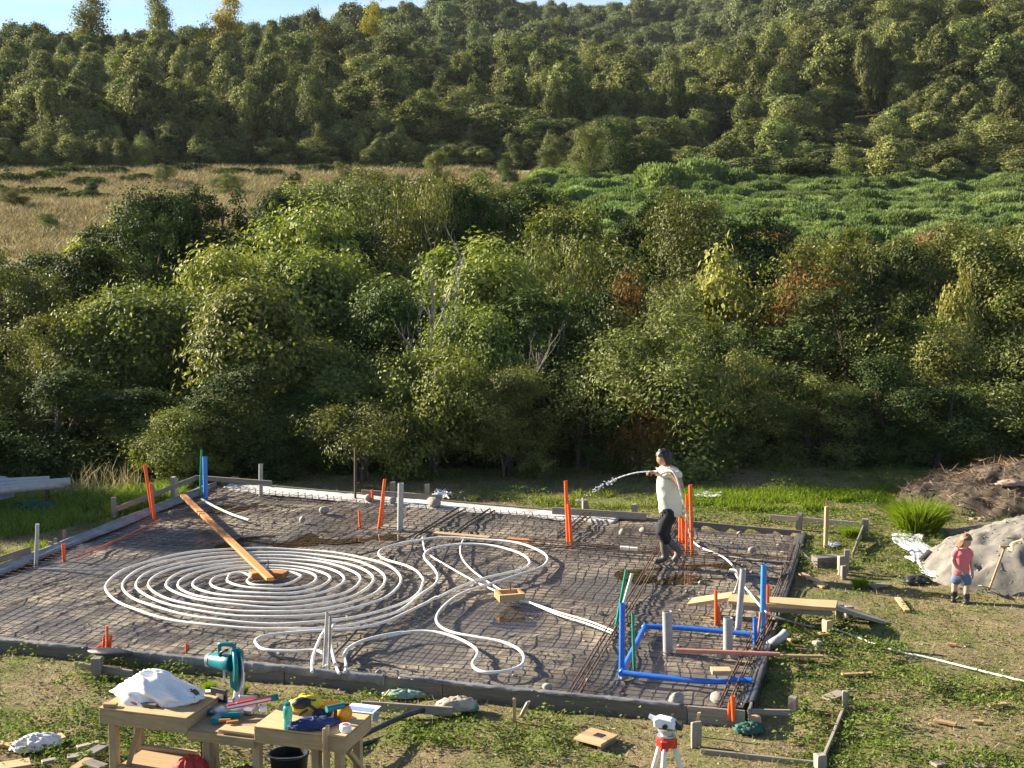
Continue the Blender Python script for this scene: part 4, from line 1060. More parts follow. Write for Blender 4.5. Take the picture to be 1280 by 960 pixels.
path += c2([(1000, 636), (850, 665), (700, 705), (615, 750), (588, 800), (600, 855), (596, 905)])
clean = [path[0]]
for q in path[1:]:
    if math.hypot(q[0] - clean[-1][0], q[1] - clean[-1][1]) > 2.2: clean.append(q)
wp = [P(x, y, .065) for x, y in clean]
wp = smooth_path(wp, 3)
rw = random.Random(8); ph = [rw.uniform(0, 6) for _ in range(4)]; L_ = 0
for i, q in enumerate(wp):
    if i: L_ += (wp[i] - wp[i - 1]).length
    q.z += .006 * math.sin(L_ * 2.1 + ph[0]) + .005 * math.sin(L_ * 5.3 + ph[1])
tag(MB().tube(wp, .0195, 8).build('heating_pipe', M['white_pipe'], smooth=True), 'long white heating pipe in a double spiral and figure eight loops on the mesh', 'pipe')
def tube_px(name, label, cat, px, z, r, mat, hollow=False, n=8, sub=5, grp=None):
    pts_ = [P(q[0], q[1], q[2] if len(q) > 2 else z) for q in px]
    pp = smooth_path(pts_, sub) if len(pts_) > 2 else pts_
    o = MB().tube(pp, r, n, True, hollow).build(name, M[mat], smooth=True)
    return tag(o, label, cat, grp)
def upright(name, label, cat, px0, px1, r, mat, z=.0, hollow=True, n=12, grp=None, parent=None, bend=0.0):
    """a standing pipe: foot seen at pixel px0, head at px1 (leaning in the plane across the view)"""
    b = P(px0[0], px0[1], z); t = PY(px1[0], px1[1], b.y)
    b2 = b - (t - b).normalized() * .06
    md = b.lerp(t, .5) + Vector((bend, 0, 0))
    pts_ = smooth_path([b2, md, t], 4) if bend else [b2, b.lerp(t, .5), t]
    o = MB().tube(pts_, r, n, True, hollow).build(name, M[mat], parent, smooth=True)
    if label: tag(o, label, cat, grp)
    return o
# thin cream cable pipes and black ducts
tube_px('cable_duct', 'cream duct crossing under the figure eight loops to the timber box', 'duct', c3([(345, 60), (350, 100), (375, 160), (520, 250), (690, 345), (800, 395), (860, 420), (930, 452), (1050, 480), (1213, 535)]) + [(735, 776), (768, 789)], .045, .013, 'white_pipe')
tube_px('cable_duct', 'second cream duct curving past the timber box to the green pipes', 'duct', c3([(610, 60), (585, 115), (590, 180), (640, 250), (735, 325), (830, 385), (905, 430), (1000, 460), (1100, 505), (1213, 552)]) + [(735, 780), (766, 792)], .05, .013, 'white_pipe')
tube_px('black_duct', 'black duct bending from the back edge under the left figure eight loop', 'duct', [(582, 636), (556, 650), (532, 664), (519, 672), (513, 690), (503, 710), (488, 740), (470, 760), (440, 795), (415, 822)], .035, .014, 'black_pipe')
tube_px('black_duct', 'black duct running from the back edge down to the front behind the workbench', 'duct', [(618, 638), (594, 652), (572, 668), (558, 690), (549, 710), (535, 728), (500, 762), (470, 790), (440, 822), (426, 838)], .04, .014, 'black_pipe')
tube_px('black_duct', 'black duct beside its twin at the back edge left of the folded sheet', 'duct', [(574, 634), (548, 650), (530, 662), (500, 676), (470, 688), (440, 696)], .03, .014, 'black_pipe')
tube_px('black_duct', 'black duct at the back edge ending at the loose planks', 'duct', [(612, 636), (584, 654), (566, 668)], .03, .014, 'black_pipe')

# ---- standing pipes
G1 = 'grey pipes standing in the foundation'
upright('grey_pipe', 'thin grey pipe with a cap standing at the left edge of the foundation', 'pipe', (45, 706), (47, 655), .030, 'grey_pvc', 0, False)
upright('grey_pipe', 'grey pipe standing at the back left corner of the foundation', 'pipe', (326, 617), (326, 580), .040, 'grey_pvc')
upright('grey_pipe', 'thick grey pipe standing beside the orange leaning conduit near the back edge', 'pipe', (500, 661), (501, 604), .050, 'grey_pvc')
upright('grey_pipe', 'tall slim grey pipe standing on the far side of the blue pipe square', 'pipe', (922, 792), (929, 711), .040, 'grey_pvc')
upright('drain_stub', 'taller thick grey drain stub standing inside the blue pipe square', 'pipe', (835, 814), (834, 764), .060, 'grey_pvc', n=18)
upright('drain_stub', 'shorter thick grey drain stub right of the taller one', 'pipe', (910, 812), (910, 772), .058, 'grey_pvc', n=18)
upright('rusty_rod', 'thin rusty rod standing upright at the back edge of the foundation', 'steel rod', (444, 622), (444, 560), .022, 'rust', 0, False, 6)
upright('grey_conduit', 'slim grey conduit standing among the white pipe ends at the front edge', 'conduit', (405, 838), (409, 765), .020, 'grey_pvc')
upright('grey_conduit', 'second slim grey conduit leaning on its twin at the front edge', 'conduit', (411, 840), (413, 770), .017, 'grey_pvc')
tube_px('riser_pipe', 'white pipe end rising to the left of the grey conduit pair', 'pipe', [(390, 840, .05), (391, 822, .10), (399, 800, .17), (405, 790, .24), (411, 783, .36)], 0, .0195, 'white_pipe')
tube_px('riser_pipe', 'white pipe end curving up to the right of the grey conduit pair', 'pipe', [(424, 842, .05), (418, 826, .10), (413, 800, .20), (414, 788, .30), (418, 780, .42)], 0, .0195, 'white_pipe')
# orange conduits
upright('orange_conduit', 'tall orange conduit leaning at the left edge of the foundation', 'conduit', (191, 645), (181, 581), .030, 'orange_pvc')
upright('orange_conduit', 'second orange conduit short and upright at the foot of the leaning left one', 'conduit', (193, 648), (188, 604), .026, 'orange_pvc')
tube_px('orange_conduit', 'orange conduit lying along the left edge of the foundation', 'conduit', [(200, 650), (170, 664), (130, 682), (95, 697)], .05, .015, 'orange_pvc')
upright('orange_conduit', 'short orange stub at the left edge near the thin capped grey pipe', 'conduit', (80, 697), (79, 680), .028, 'orange_pvc')
for k, (x0, y0, x1, y1, lab) in enumerate(((134, 812, 134, 783, 'tallest orange stub at the front edge left of the white sack'), (137, 812, 139, 794, 'orange stub touching the tallest one at the front edge'), (129, 813, 130, 797, 'thin orange stub left of the tallest one at the front edge'))):
    upright('orange_conduit', lab, 'conduit', (x0, y0), (x1, y1), .018, 'orange_pvc')
tube_px('orange_conduit', 'orange conduit lying flat behind the front edge stubs', 'conduit', [(118, 812), (126, 806), (136, 800)], .05, .012, 'orange_pvc')
upright('orange_conduit', 'tiny red capped stub at the front edge behind the white sack', 'conduit', (233, 813), (233, 804), .016, 'orange_pvc')
upright('orange_conduit', 'tall orange conduit leaning left of the thick grey pipe near the back edge', 'conduit', (474, 658), (481, 599), .026, 'orange_pvc')
upright('orange_conduit', 'thin orange conduit touching the foot of the leaning one near the back edge', 'conduit', (477, 655), (480, 618), .020, 'orange_pvc')
upright('orange_conduit', 'short orange stub left of the leaning conduit near the back edge', 'conduit', (450, 657), (449, 638), .022, 'orange_pvc')
upright('orange_conduit', 'short orange stub at the back edge right of the rusty rod', 'conduit', (466, 626), (465, 612), .022, 'orange_pvc')
upright('orange_conduit', 'tallest orange conduit of the pair left of the man', 'conduit', (710, 677), (707, 601), .028, 'orange_pvc')
upright('orange_conduit', 'shorter orange conduit of the pair left of the man', 'conduit', (714, 678), (711, 630), .028, 'orange_pvc')
for (x0, y0, x1, y1, r, lab) in ((865, 690, 863, 606, .028, 'tallest pale orange conduit in the bunch right of the man'), (858, 689, 858, 618, .020, 'second tallest slim orange conduit in the bunch right of the man'), (850, 677, 850, 640, .026, 'leftmost short orange conduit in the bunch right of the man'), (854, 678, 853, 648, .026, 'shortest orange conduit in the bunch right of the man')):
    upright('orange_conduit', lab, 'conduit', (x0, y0), (x1, y1), r, 'orange_pvc')
upright('orange_conduit', 'orange stub standing in front of the plank walkway', 'conduit', (895, 778), (895, 738), .022, 'orange_pvc')
upright('orange_conduit', 'shorter orange stub touching the one before the plank walkway', 'conduit', (899, 778), (898, 757), .020, 'orange_pvc')
upright('orange_conduit', 'reddish orange conduit beside the tall blue pipe at the right edge', 'conduit', (959, 780), (960, 731), .024, 'orange_pvc')
upright('orange_conduit', 'short orange stub in the front right corner of the foundation', 'conduit', (917, 894), (916, 870), .026, 'orange_pvc')
upright('orange_conduit', 'thin orange stub left of the one in the front right corner', 'conduit', (911, 893), (912, 878), .016, 'orange_pvc')
# blue and green pipes
upright('blue_pipe', 'light blue pipe standing at the back left corner of the foundation', 'pipe', (257, 622), (256, 571), .045, 'sky_pvc')
upright('green_pipe', 'thin green pipe standing beside the light blue pipe at the back left corner', 'pipe', (250, 621), (252, 562), .020, 'green_pvc')
tube_px('green_pipe', 'pale green pipe lying from the back left corner toward the spiral', 'pipe', [(252, 624), (270, 634), (290, 643), (311, 650)], .05, .022, 'pale_green')
sq = thing('blue_pipe_square', 'bright blue water pipe bent round in a square on the right of the foundation', 'pipe', (0, 0, 0))
def sqp(nm, px, z=.07, r=.034, sub=5):
    pts_ = [P(q[0], q[1], q[2] if len(q) > 2 else z) for q in px]
    return MB().tube(smooth_path(pts_, sub) if len(pts_) > 2 else pts_, r, 10).build(nm, M['blue_pvc'], sq, smooth=True)
sqp('pipe_run', [(778, 838), (792, 811), (806, 784)], .07); sqp('pipe_run', [(808, 783), (850, 785), (900, 789), (938, 793)], .07)
sqp('pipe_run', [(779, 841), (820, 846), (870, 851), (905, 852), (918, 849), (940, 851)], .07)
b_ = P(777, 843, .05); sqp('riser', [(777, 843, .03), (777, 842, .07)], 0, .036)
upright('riser', None, None, (777, 843), (778, 754), .034, 'blue_pvc', .03, parent=sq)
for (x, y) in ((806, 784), (778, 840)):
    c_ = P(x, y, .07); MB().sphere(c_, .046, 10, 8).build('elbow', M['blue_pvc'], sq, smooth=True)
upright('blue_pipe', 'tall blue pipe standing at the right edge by the plank walkway', 'pipe', (953, 792), (955, 706), .038, 'sky_pvc')
upright('blue_pipe', 'short dark blue pipe left of the tall one at the right edge', 'pipe', (944, 802), (944, 772), .030, 'blue_pvc')
upright('pink_pipe', 'slim reddish pipe between the two blue pipes at the right edge', 'pipe', (947, 800), (951, 765), .018, 'pink_pipe')
upright('green_pipe', 'green pipe leaning above the cream ducts left of the blue square', 'pipe', (769, 789), (783, 712), .020, 'green_pvc')
upright('green_pipe', 'green pipe with a pale end crossing the leaning one left of the blue square', 'pipe', (773, 778), (790, 717), .020, 'pale_green')
upright('green_pipe', 'dark green pipe standing inside the left corner of the blue square', 'pipe', (793, 842), (791, 766), .019, 'green_pvc')
tube_px('copper_pipe', 'dusty pink pipe laid across the blue square to the right edge', 'pipe', [(845, 813), (900, 815), (975, 818)], .16, .028, 'pink_pipe')
tube_px('grey_loop_pipe', 'pale grey pipe bending down beside the tall slim grey pipe', 'pipe', [(913, 712, .42), (920, 713, .45), (924, 720, .38), (922, 730, .2), (917, 744, .05)], 0, .016, 'grey_pvc')
tube_px('bent_drain', 'pale dusty drain elbow outside the right edge by the blue pipes', 'pipe', [(962, 806, .02), (968, 802, .08), (976, 797, .12), (983, 790, .18)], 0, .055, 'grey_pvc', True, 12)
tube_px('steel_bar', 'rusty bar leaning at the right edge by the blue pipes', 'steel rod', [(945, 818, .05), (965, 778, .35)], 0, .012, 'rust')
tube_px('grey_cable', 'thin grey pipe lying behind the orange bunch toward the right edge', 'pipe', [(872, 690), (905, 695), (955, 701), (990, 703)], .06, .014, 'grey_pvc')
tube_px('grey_cable', 'thin grey pipe lying left of the spiral', 'pipe', [(48, 711), (90, 712), (130, 712), (165, 710)], .05, .013, 'grey_pvc')
# puddles
def puddle_mat():
    m, nt, b = nodes('muddy_water'); b.inputs['Base Color'].default_value = (0.035, 0.024, 0.012, 1); b.inputs['Roughness'].default_value = 0.06
    g = N(nt, 'ShaderNodeNewGeometry'); n = N(nt, 'ShaderNodeTexNoise', Scale=9.0, Detail=3.0); nt.links.new(g.outputs['Position'], n.inputs['Vector'])
    bp = N(nt, 'ShaderNodeBump', Strength=0.08, Distance=.02); nt.links.new(n.outputs['Fac'], bp.inputs['Height']); nt.links.new(bp.outputs[0], b.inputs['Normal'])
    return m
M['mud'] = puddle_mat()
def puddle(px, py, rx, ry, seed, z=.005):
    c_ = P(px, py, z); g = random.Random(seed); vs = [(0, 0, 0)]; a_s = np.linspace(-1, 1, 15); gx_, gy_ = np.meshgrid(c_.x + rx * a_s, c_.y + ry * a_s); c_.z = float(np.percentile(bed_z(gx_, gy_) + creases(gx_, gy_) - .015, 62))
    n = 40; ph_ = [g.uniform(0, 6) for _ in range(4)]
    for i in range(n):
        a = 6.2832 * i / n; k = 1 + .18 * math.sin(2 * a + ph_[0]) + .14 * math.sin(3 * a + ph_[1]) + .10 * math.sin(5 * a + ph_[2]) + .07 * math.sin(9 * a + ph_[3])
        vs.append((rx * k * math.cos(a), ry * k * math.sin(a), 0))
    me = bpy.data.meshes.new('puddle'); me.from_pydata(vs, [], [(0, 1 + i, 1 + (i + 1) % n) for i in range(n)])
    o = link('puddle', me, M['mud'], None, c_); o['kind'] = 'structure'; return o
puddle(850, 714, .75, .62, 1, .012); puddle(800, 716, .3, .3, 2, .008)
puddle(335, 675, .62, .65, 3, .004); puddle(300, 634, .5, .5, 4, .004); puddle(405, 668, .5, .4, 5, .002); puddle(645, 772, .35, .4, 6, 0.0); puddle(470, 610 + 60, .4, .4, 7, .0)

# bigger loose rocks along the edges
def boulder(px, py, r, label, seed, mat='stone', z=.0, flat=.72):
    me = rock(seed + 100, 34, flat); bm = bmesh.new(); bm.from_mesh(me); bmesh.ops.subdivide_edges(bm, edges=bm.edges, cuts=1, smooth=.6, use_grid_fill=True)
    for f in bm.faces: f.smooth = True
    bm.to_mesh(me); bm.free(); me.materials.append(M['rockgrey'])
    p = P(px, py, z); o = link('rock', me, None, None, (p.x, p.y, z + r * flat * .5), (0, 0, seed)); o.scale = (r * .8, r * .8, r * .8)
    return tag(o, label, 'rock')
M['rockgrey'] = plain('round_grey_stone', (0.30, 0.275, 0.235), .85, .25, 6, .4)
boulder(846, 880, .14, 'large smooth grey rock near the front right corner of the foundation', 1)
boulder(897, 878, .13, 'rough rock right of the large smooth grey one near the front corner', 2)
boulder(684, 862, .08, 'tan rock at the front edge right of the stake pair', 3); boulder(779, 849, .055, 'round pale stone at the near left corner of the blue square', 4)
boulder(902, 822, .10, 'grey rock under the dusty pink pipe', 5); boulder(920, 824, .11, 'grey rock touching the one under the dusty pink pipe', 6)
boulder(405, 641, .13, 'rock at the back edge left of the rusty rod', 7); boulder(378, 652, .10, 'lone pale rock near the back edge behind the spiral', 8)
boulder(542, 632, .17, 'rounded rock at the back edge beside the black ducts', 9); boulder(491, 628, .11, 'pale rock at the back edge left of the thick grey pipe', 10); boulder(460, 625, .12, 'pale rock at the back edge right of the rusty rod', 11)
boulder(351, 818, .07, 'single dark rock on the mesh behind the workbench', 12); boulder(473, 842, .055, 'small round stone at the front edge right of the white pipe ends', 13)
boulder(778, 668, .10, 'pale sloping rock between the orange pair and the man', 14); boulder(804, 665, .09, 'round tan rock just left of the man', 15)
boulder(940, 690, .09, 'small rock behind the plank walkway', 16); boulder(213, 643, .07, 'small pale stone inside the left edge', 17)
for i, (x, y) in enumerate(((662, 665), (680, 668))):
    pass
# ------------------------------------------------------------------ timber about the foundation
def rail(name, label, pa, pb, za, zb, w=.09, t=.022, mat='wood_old', edge=True, cat='rail'):
    return board(name, label, cat, P(*pa, za), P(*pb, zb), w, t, mat, edge)
# plank from the left edge to the middle of the spiral
board('timber_plank', 'long orange brown plank lying from the left edge to the middle of the spiral', 'plank', P(229, 618, .17), P(338, 722, .17), .11, .045, 'wood_orange', False)
for (x, y, lab, a) in ((324, 722, 'small timber block under the plank end in the spiral', .5), (347, 722, 'pinkish timber block right of the plank end in the spiral', -.3)):
    p = P(x, y, .0); o = MB().box((0, 0, .05), (.26, .17, .085), None, .008).build('timber_block', M['wood_orange'], None, bevel=.004, loc=p, rot=(0, 0, a)); tag(o, lab, 'wood block')
upright('steel_pin', 'thin steel pin standing behind the plank end in the spiral', 'steel rod', (335, 716), (335, 700), .009, 'rust', 0, False, 6)
bx = thing('timber_box', 'small square timber box with a hole standing where the cream ducts meet', 'wooden box', P(637, 752, .0), .25)
for (dx, dy, sx, sy) in ((0, -.13, .36, .05), (0, .13, .36, .05), (-.155, 0, .05, .21), (.155, 0, .05, .21)):
    MB().box((dx, dy, .09), (sx, sy, .10), None, .003).build('board', M['wood_orange' if dx else 'wood_new'], bx, bevel=.004)
upright('steel_pin', 'thin steel pin standing in the timber box', 'steel rod', (638, 749), (638, 727), .009, 'rust', 0, False, 6)
board('timber_offcut', 'loose plank lying on the mesh beyond the figure eight loops', 'plank', P(543, 665, .08), P(612, 671, .08), .12, .03, 'wood_new')
board('timber_offcut', 'shorter loose plank at the right end of the one beyond the loops', 'plank', P(634, 672, .08), P(668, 675, .08), .12, .03, 'wood_orange')
board('timber_offcut', 'little pale block lying inside the blue pipe square', 'wood block', P(889, 836, .11), P(913, 836, .11), .16, .05, 'wood_new')
for (a, b_, lab) in (((775, 685), (786, 685.5), 'left white tube piece lying behind the man on the mesh'), ((787, 686), (797, 686.5), 'right white tube piece lying behind the man on the mesh')):
    tube_px('tube_piece', lab, 'pipe', [a, b_], .12, .035, 'white_pipe')
# walkway: two planks on edge blocks and the ramp down to the grass
wk = thing('plank_walkway', 'pale plank walkway over the right edge with a ramp sloping to the grass', 'walkway', (0, 0, 0))
def wplank(nm, a, b_, za, zb, w=.30, t=.045, mat='wood_new'):
    return board(nm, None, None, P(*a, za), P(*b_, zb), w, t, mat, False, parent=wk)
wplank('plank', (862, 751), (914, 743), .13, .27)
wplank('plank', (912, 747), (1046, 755), .275, .30, .34, .05)
wplank('plank', (1036, 754), (1106, 775), .285, -.02, .34, .045, 'wood_old')
wplank('bearer', (915, 752), (1040, 760), .22, .245, .06, .10, 'wood_old')
for (x, y, h, lab) in ((1049, 775, .22, 'split stump stake under the right end of the plank walkway'), (1061, 772, .16, 'stake under the ramp right of the split stump stake')):
    peg(x, y, h, lab, .10, 'wood_old')
# batter boards round the foundation
rail('batter_rail', 'sloping batter rail left of the back left corner', (146, 633), (246, 594), .22, .30)
rail('batter_rail', 'level batter rail behind the light blue pipe at the back left corner', (246, 594), (340, 601), .30, .32)
peg(143, 648, .38, 'short stake at the low end of the sloping batter rail', .09); peg(190, 634, .42, 'stake behind the leaning orange conduit', .08); peg(218, 629, .5, 'stake near the high end of the sloping batter rail', .09); peg(294, 612, .26, 'stake under the level batter rail at the back left corner', .12)
rail('batter_rail', 'pale batter rail at the left edge of the picture near the capped grey pipe', (-40, 708), (38, 683), .12, .16, .10)
for (x, y, h, lab) in ((63, 694, .22, 'left of the two dark stakes at the left edge board'), (70, 691, .24, 'right of the two dark stakes at the left edge board'), (81, 682, .26, 'stake behind the short orange stub at the left edge'), (-8, 720, .2, 'stake holding the pale batter rail at the left')):
    peg(x, y, h, lab, .05)
rail('batter_rail', 'batter rail behind the back edge right of the thick grey pipe', (452, 612), (552, 619), .18, .18); 
rail('batter_rail', 'long batter rail behind the back edge left of the man', (690, 634), (808, 641), .14, .14, .12)
for (x, y, h, lab) in ((491, 622, .30, 'stake behind the thick grey pipe at the back edge'), (534, 622, .26, 'stake behind the ducts at the back edge'), (731, 643, .26, 'left stake of the long batter rail behind the back edge'), (793, 647, .24, 'right stake of the long batter rail behind the back edge')):
    peg(x, y, h, lab, .09)
rail('batter_rail', 'batter rail on the grass behind the back right corner', (962, 643), (1082, 653), .20, .22, .09)
rail('batter_rail', 'batter rail running toward the camera right of the back right corner', (1080, 654), (1066, 690), .22, .12, .09)
peg(999, 662, .28, 'left stake under the batter rail behind the back right corner', .09); peg(1081, 671, .30, 'stake where the two batter rails meet at the back right', .10)
peg(1032, 684, .66, 'tall slim stake standing in the grass right of the back right corner', .055, 'wood_new')
for (x, y, h, s, lab) in ((1051, 718, .28, .09, 'left split post in the weeds right of the foundation'), (1058, 715, .34, .07, 'right split post in the weeds right of the foundation'), (1054, 724, .2, .07, 'broken post stub before the two split posts')):
    peg(x, y, h, lab, s)
board('timber_offcut', 'thick grey beam end lying outside the right edge below the tall slim stake', 'wood block', Pg(1018, 696, .16), Pg(1048, 694, .16), .2, .18, 'wood_grey')
board('timber_offcut', 'thin stick propped against the right edge behind the walkway', 'plank', P(1003, 690, .08), Pg(1018, 706, .03), .05, .02, 'wood_old')
board('timber_offcut', 'brown brace board leaning on the right edge behind the walkway', 'plank', P(1001, 716, .05), Pg(1033, 731, .03), .09, .025, 'wood_new')
rail('batter_rail', 'low batter rail at the front edge left of the white sack', (94, 827), (166, 838), .02, .02, .09, .03)
peg(122, 848, .26, 'thick stake in front of the low batter rail left of the white sack', .11)
rail('batter_rail', 'batter rail on the grass right of the workbench', (452, 876), (566, 884), .02, -.01, .10, .03)
peg(671 - 28, 903, .27, 'slim pale stake standing in front of the front edge', .035, 'wood_new'); peg(651, 896, .17, 'short brace stake leaning beside the slim pale stake', .04, 'wood_old', lean=(.5, 0))
peg(544, 893, .10, 'squared stake at the black pipe end right of the workbench', .10)
for (x, y, h, lab) in ((577, 870, .16, 'small dark stake holding the front form board behind the wrapped bundle'), (608, 872, .2, 'small stake holding the front form board left of the slim pale stake'), (447, 860, .1, 'tiny stake at the front form board behind the workbench')):
    peg(x, y, h, lab, .07, 'wood_grey')
board('timber_offcut', 'thin stick leaning from the grass to the front form board', 'plank', Pg(474, 876, .02), P(487, 861, .06), .02, .02, 'wood_new')
rail('batter_rail', 'low batter rail at the bottom right of the tripod', (876, 936), (1024, 952), -.08, -.08, .12, .03)
rail('batter_rail', 'low batter rail running from the bottom stake toward the girl', (1026, 953), (1056, 880), -.08, -.04, .06, .03, 'wood_old')
peg(870, 935, .28, 'broad flat stake behind the tripod', .11, flat=.35); peg(866, 920, .26, 'thin leaning stake behind the broad flat one', .03, 'wood_new', lean=(.25, 0))
peg(1056, 888, .22, 'small stake at the far end of the low batter rail', .06); peg(1025, 962, .16, 'stake at the corner of the two low batter rails', .10)
rail('batter_rail', 'short batter rail outside the front right corner', (934, 886), (988, 887), .0, .0, .06, .03); peg(991, 890, .18, 'square stake at the end of the short batter rail', .09)
board('timber_offcut', 'wooden batten lying from the copper coloured pipe across the right edge', 'plank', P(968, 818, .10), P(1029, 819, .06), .05, .03, 'wood_new'); peg(1021, 815, .14, 'square stake behind the wooden batten end', .09)
board('timber_offcut', 'board lying in the weeds above the wooden batten', 'plank', Pg(985, 798, .05), Pg(1034, 790, .05), .1, .03, 'wood_new'); peg(1034, 792, .18, 'pale block standing at the right end of the board in the weeds', .1, 'wood_new')
loose = [((1088, 732), (1110, 729), .16, 'pale flat board in the grass by the white sheet'), ((1052, 842), (1092, 840), .06, 'pale stick lying on the grass right of the foundation'), ((1032, 872), (1054, 864), .16, 'thin flat scrap board in the grass below the pale stick'),
         ((1122, 746), (1134, 762), .08, 'broken pale chip of wood left of the girl'), ((1168, 898), (1196, 904), .06, 'grey batten scrap in the bright weeds at the lower right'), ((1216, 900), (1230, 901), .05, 'tiny pale batten scrap right of the bright weeds'), ((1236, 880), (1258, 878), .07, 'dark bent scrap on the grass at the right'),
         ((1206, 954), (1232, 956), .12, 'pale board end at the bottom right'), ((1168, 950), (1178, 956), .12, 'squared wood end left of the pale board end at the bottom right'), ((1184, 803), (1196, 805), .05, 'tiny pink wood chip in the bare soil'), ((1018, 728), (1030, 733), .06, 'small dark offcut in the weeds right of the walkway')]
for (a, b_, w, lab) in loose: board('timber_offcut', lab, 'wood scrap', Pg(*a, .045), Pg(*b_, .045), w, .03, 'wood_old' if w > .1 else 'wood_new')
scr = [((-12, 925), (28, 932), .10, 'brown board at the bottom left corner beside the white rag', 'wood_new'), ((50, 926), (80, 918), .16, 'pale board lying on the white rag at the lower left', 'wood_new'), ((0, 957), (38, 951), .20, 'broad pale board at the bottom left corner', 'wood_new'), ((52, 951), (70, 947), .07, 'short brown offcut between the boards at the bottom left', 'wood_old'),
       ((84, 945), (118, 940), .12, 'grey offcut in the pile left of the workbench leg', 'wood_old'), ((96, 933), (124, 926), .07, 'thin grey slat on top of the pile left of the workbench leg', 'wood_old'), ((92, 960), (112, 947), .10, 'angular pale offcut at the bottom of the pile left of the workbench', 'wood_new'), ((108, 950), (130, 957), .12, 'dark offcut under the workbench at the left', 'wood_grey'), ((112, 940), (134, 928), .12, 'brown board on edge against the left workbench leg', 'wood_grey')]
for i, (a, b_, w, lab, mt_) in enumerate(scr): board('timber_offcut', lab, 'wood scrap', Pg(*a, .05 + .012 * i), Pg(*b_, .06 + .012 * i), w, .035, mt_)

# ------------------------------------------------------------------ cloth helper
def blob(name, label, cat, loc, size, mat, seed, rotz=0, fold=.18, freq=3.2, sub=28, parent=None, flat=True, shape=None):
    """a soft creased heap: a dome pushed in and out by ridged noise"""
    n, m = sub * 2, sub
    T_b, A_b = np.meshgrid(np.pi * np.arange(m + 1) / m, 2 * np.pi * np.arange(n) / n, indexing='ij')
    d = np.stack([np.sin(T_b) * np.cos(A_b), np.sin(T_b) * np.sin(A_b), np.cos(T_b)], -1).reshape(-1, 3)
    r = 1 + fold * (1 - 2 * np.abs(2 * fbm(d[:, 0] * freq + d[:, 2] * 1.3 + 9, d[:, 1] * freq - d[:, 2] * 1.1 + seed * 3.1, 2, seed) - 1))
    r = r + fold * .5 * (fbm(d[:, 0] * freq * 2.3 + 3, d[:, 1] * freq * 2.3 + d[:, 2] * 2, 2, seed + 5) - .5)
    vs = d * r[:, None] * np.array(size)
    if shape is not None: vs[:, 2] *= shape(d[:, 0], d[:, 1])
    if flat: vs[:, 2] = np.maximum(vs[:, 2], -size[2] * .25)
    idx_ = np.arange((m + 1) * n).reshape(m + 1, n); f = np.stack([idx_[:-1, :], idx_[1:, :], np.roll(idx_, -1, 1)[1:, :], np.roll(idx_, -1, 1)[:-1, :]], -1).reshape(-1, 4)
    o = link(name, fast_mesh(name, vs, f, True), M[mat], parent, loc, (0, 0, rotz))
    if label: tag(o, label, cat)
    return o
M['white_cloth'] = plain('white_woven_sack', (0.76, 0.77, 0.80), .7, .05, 30, .15)
M['rag'] = plain('dirty_white_rag', (0.62, 0.60, 0.60), .85, .15, 9, .2)
M['red_cloth'] = plain('red_fabric', (0.42, 0.03, 0.025), .7, .2, 9, .2)
M['maroon'] = plain('maroon_fabric', (0.20, 0.025, 0.05), .75, .25, 9, .2)
M['teal'] = plain('teal_tool_casing', (0.0, 0.17, 0.20), .35, .1, 12)
M['black'] = plain('black_rubber', (0.018, 0.018, 0.02), .55, .3, 12)
M['yellow'] = plain('yellow_fabric', (0.66, 0.52, 0.03), .6, .12, 9, .1)
M['navy'] = plain('navy_fabric', (0.018, 0.035, 0.13), .75, .3, 9, .3)
M['amber'] = plain('orange_plastic', (0.80, 0.33, 0.015), .4, .1, 9)
M['paper'] = plain('white_paper', (0.78, 0.79, 0.83), .8, .03, 9)
M['bluepaper'] = plain('blue_print', (0.16, 0.25, 0.68), .7, .06, 9)
M['castgrey'] = plain('cast_aluminium', (0.50, 0.51, 0.52), .38, .08, 18, metal=.7)
M['red_plastic'] = plain('red_plastic', (0.55, 0.03, 0.025), .35, .1, 9)
M['aluminium'] = plain('white_anodised_leg', (0.72, 0.70, 0.66), .35, .06, 9)
M['greennet'] = plain('green_netting', (0.015, 0.20, 0.15), .6, .25, 12, .3)
M['dark_net'] = plain('dark_green_netting', (0.012, 0.075, 0.055), .7, .35, 14, .4)
M['palenet'] = plain('faded_green_netting', (0.22, 0.33, 0.25), .7, .4, 25, .4)
M['bundle'] = plain('dirty_beige_cloth', (0.34, 0.29, 0.235), .9, .3, 9, .3)
M['dark_sheet'] = plain('dark_grey_sheet', (0.022, 0.024, 0.032), .5, .3, 9, .2)
M['tarp_blue'] = plain('faded_blue_tarpaulin', (0.22, 0.30, 0.42), .5, .12, 8, .2)

# ------------------------------------------------------------------ workbench
ZB = .66
A_ = P(123, 884, ZB); D_ = P(431, 921, ZB); ux = (D_ - A_); LB = ux.length; ang = math.atan2(ux.y, ux.x)
gb = G(A_.x + 1, A_.y)
wb = thing('workbench', 'long homemade timber workbench with two raised end tables', 'workbench', (A_.x, A_.y, gb), ang)
HB = ZB - gb
def bl(x, y, z=ZB):  # pixel on the plane z -> bench coordinates
    q = P(x, y, z) - Vector((A_.x, A_.y, 0)); c_, s_ = math.cos(ang), math.sin(ang)
    return (q.x * c_ + q.y * s_, -q.x * s_ + q.y * c_)
DB = .62
xl = bl(232, 898)[0]; xr = bl(320, 905)[0]
def bbox(nm, c_, s_, mat='wood_bench', rot=None, bev=.004):
    return MB().box((0, 0, 0), s_, None, .0015).build(nm, M[mat], wb, bevel=bev, loc=c_, rot=rot)
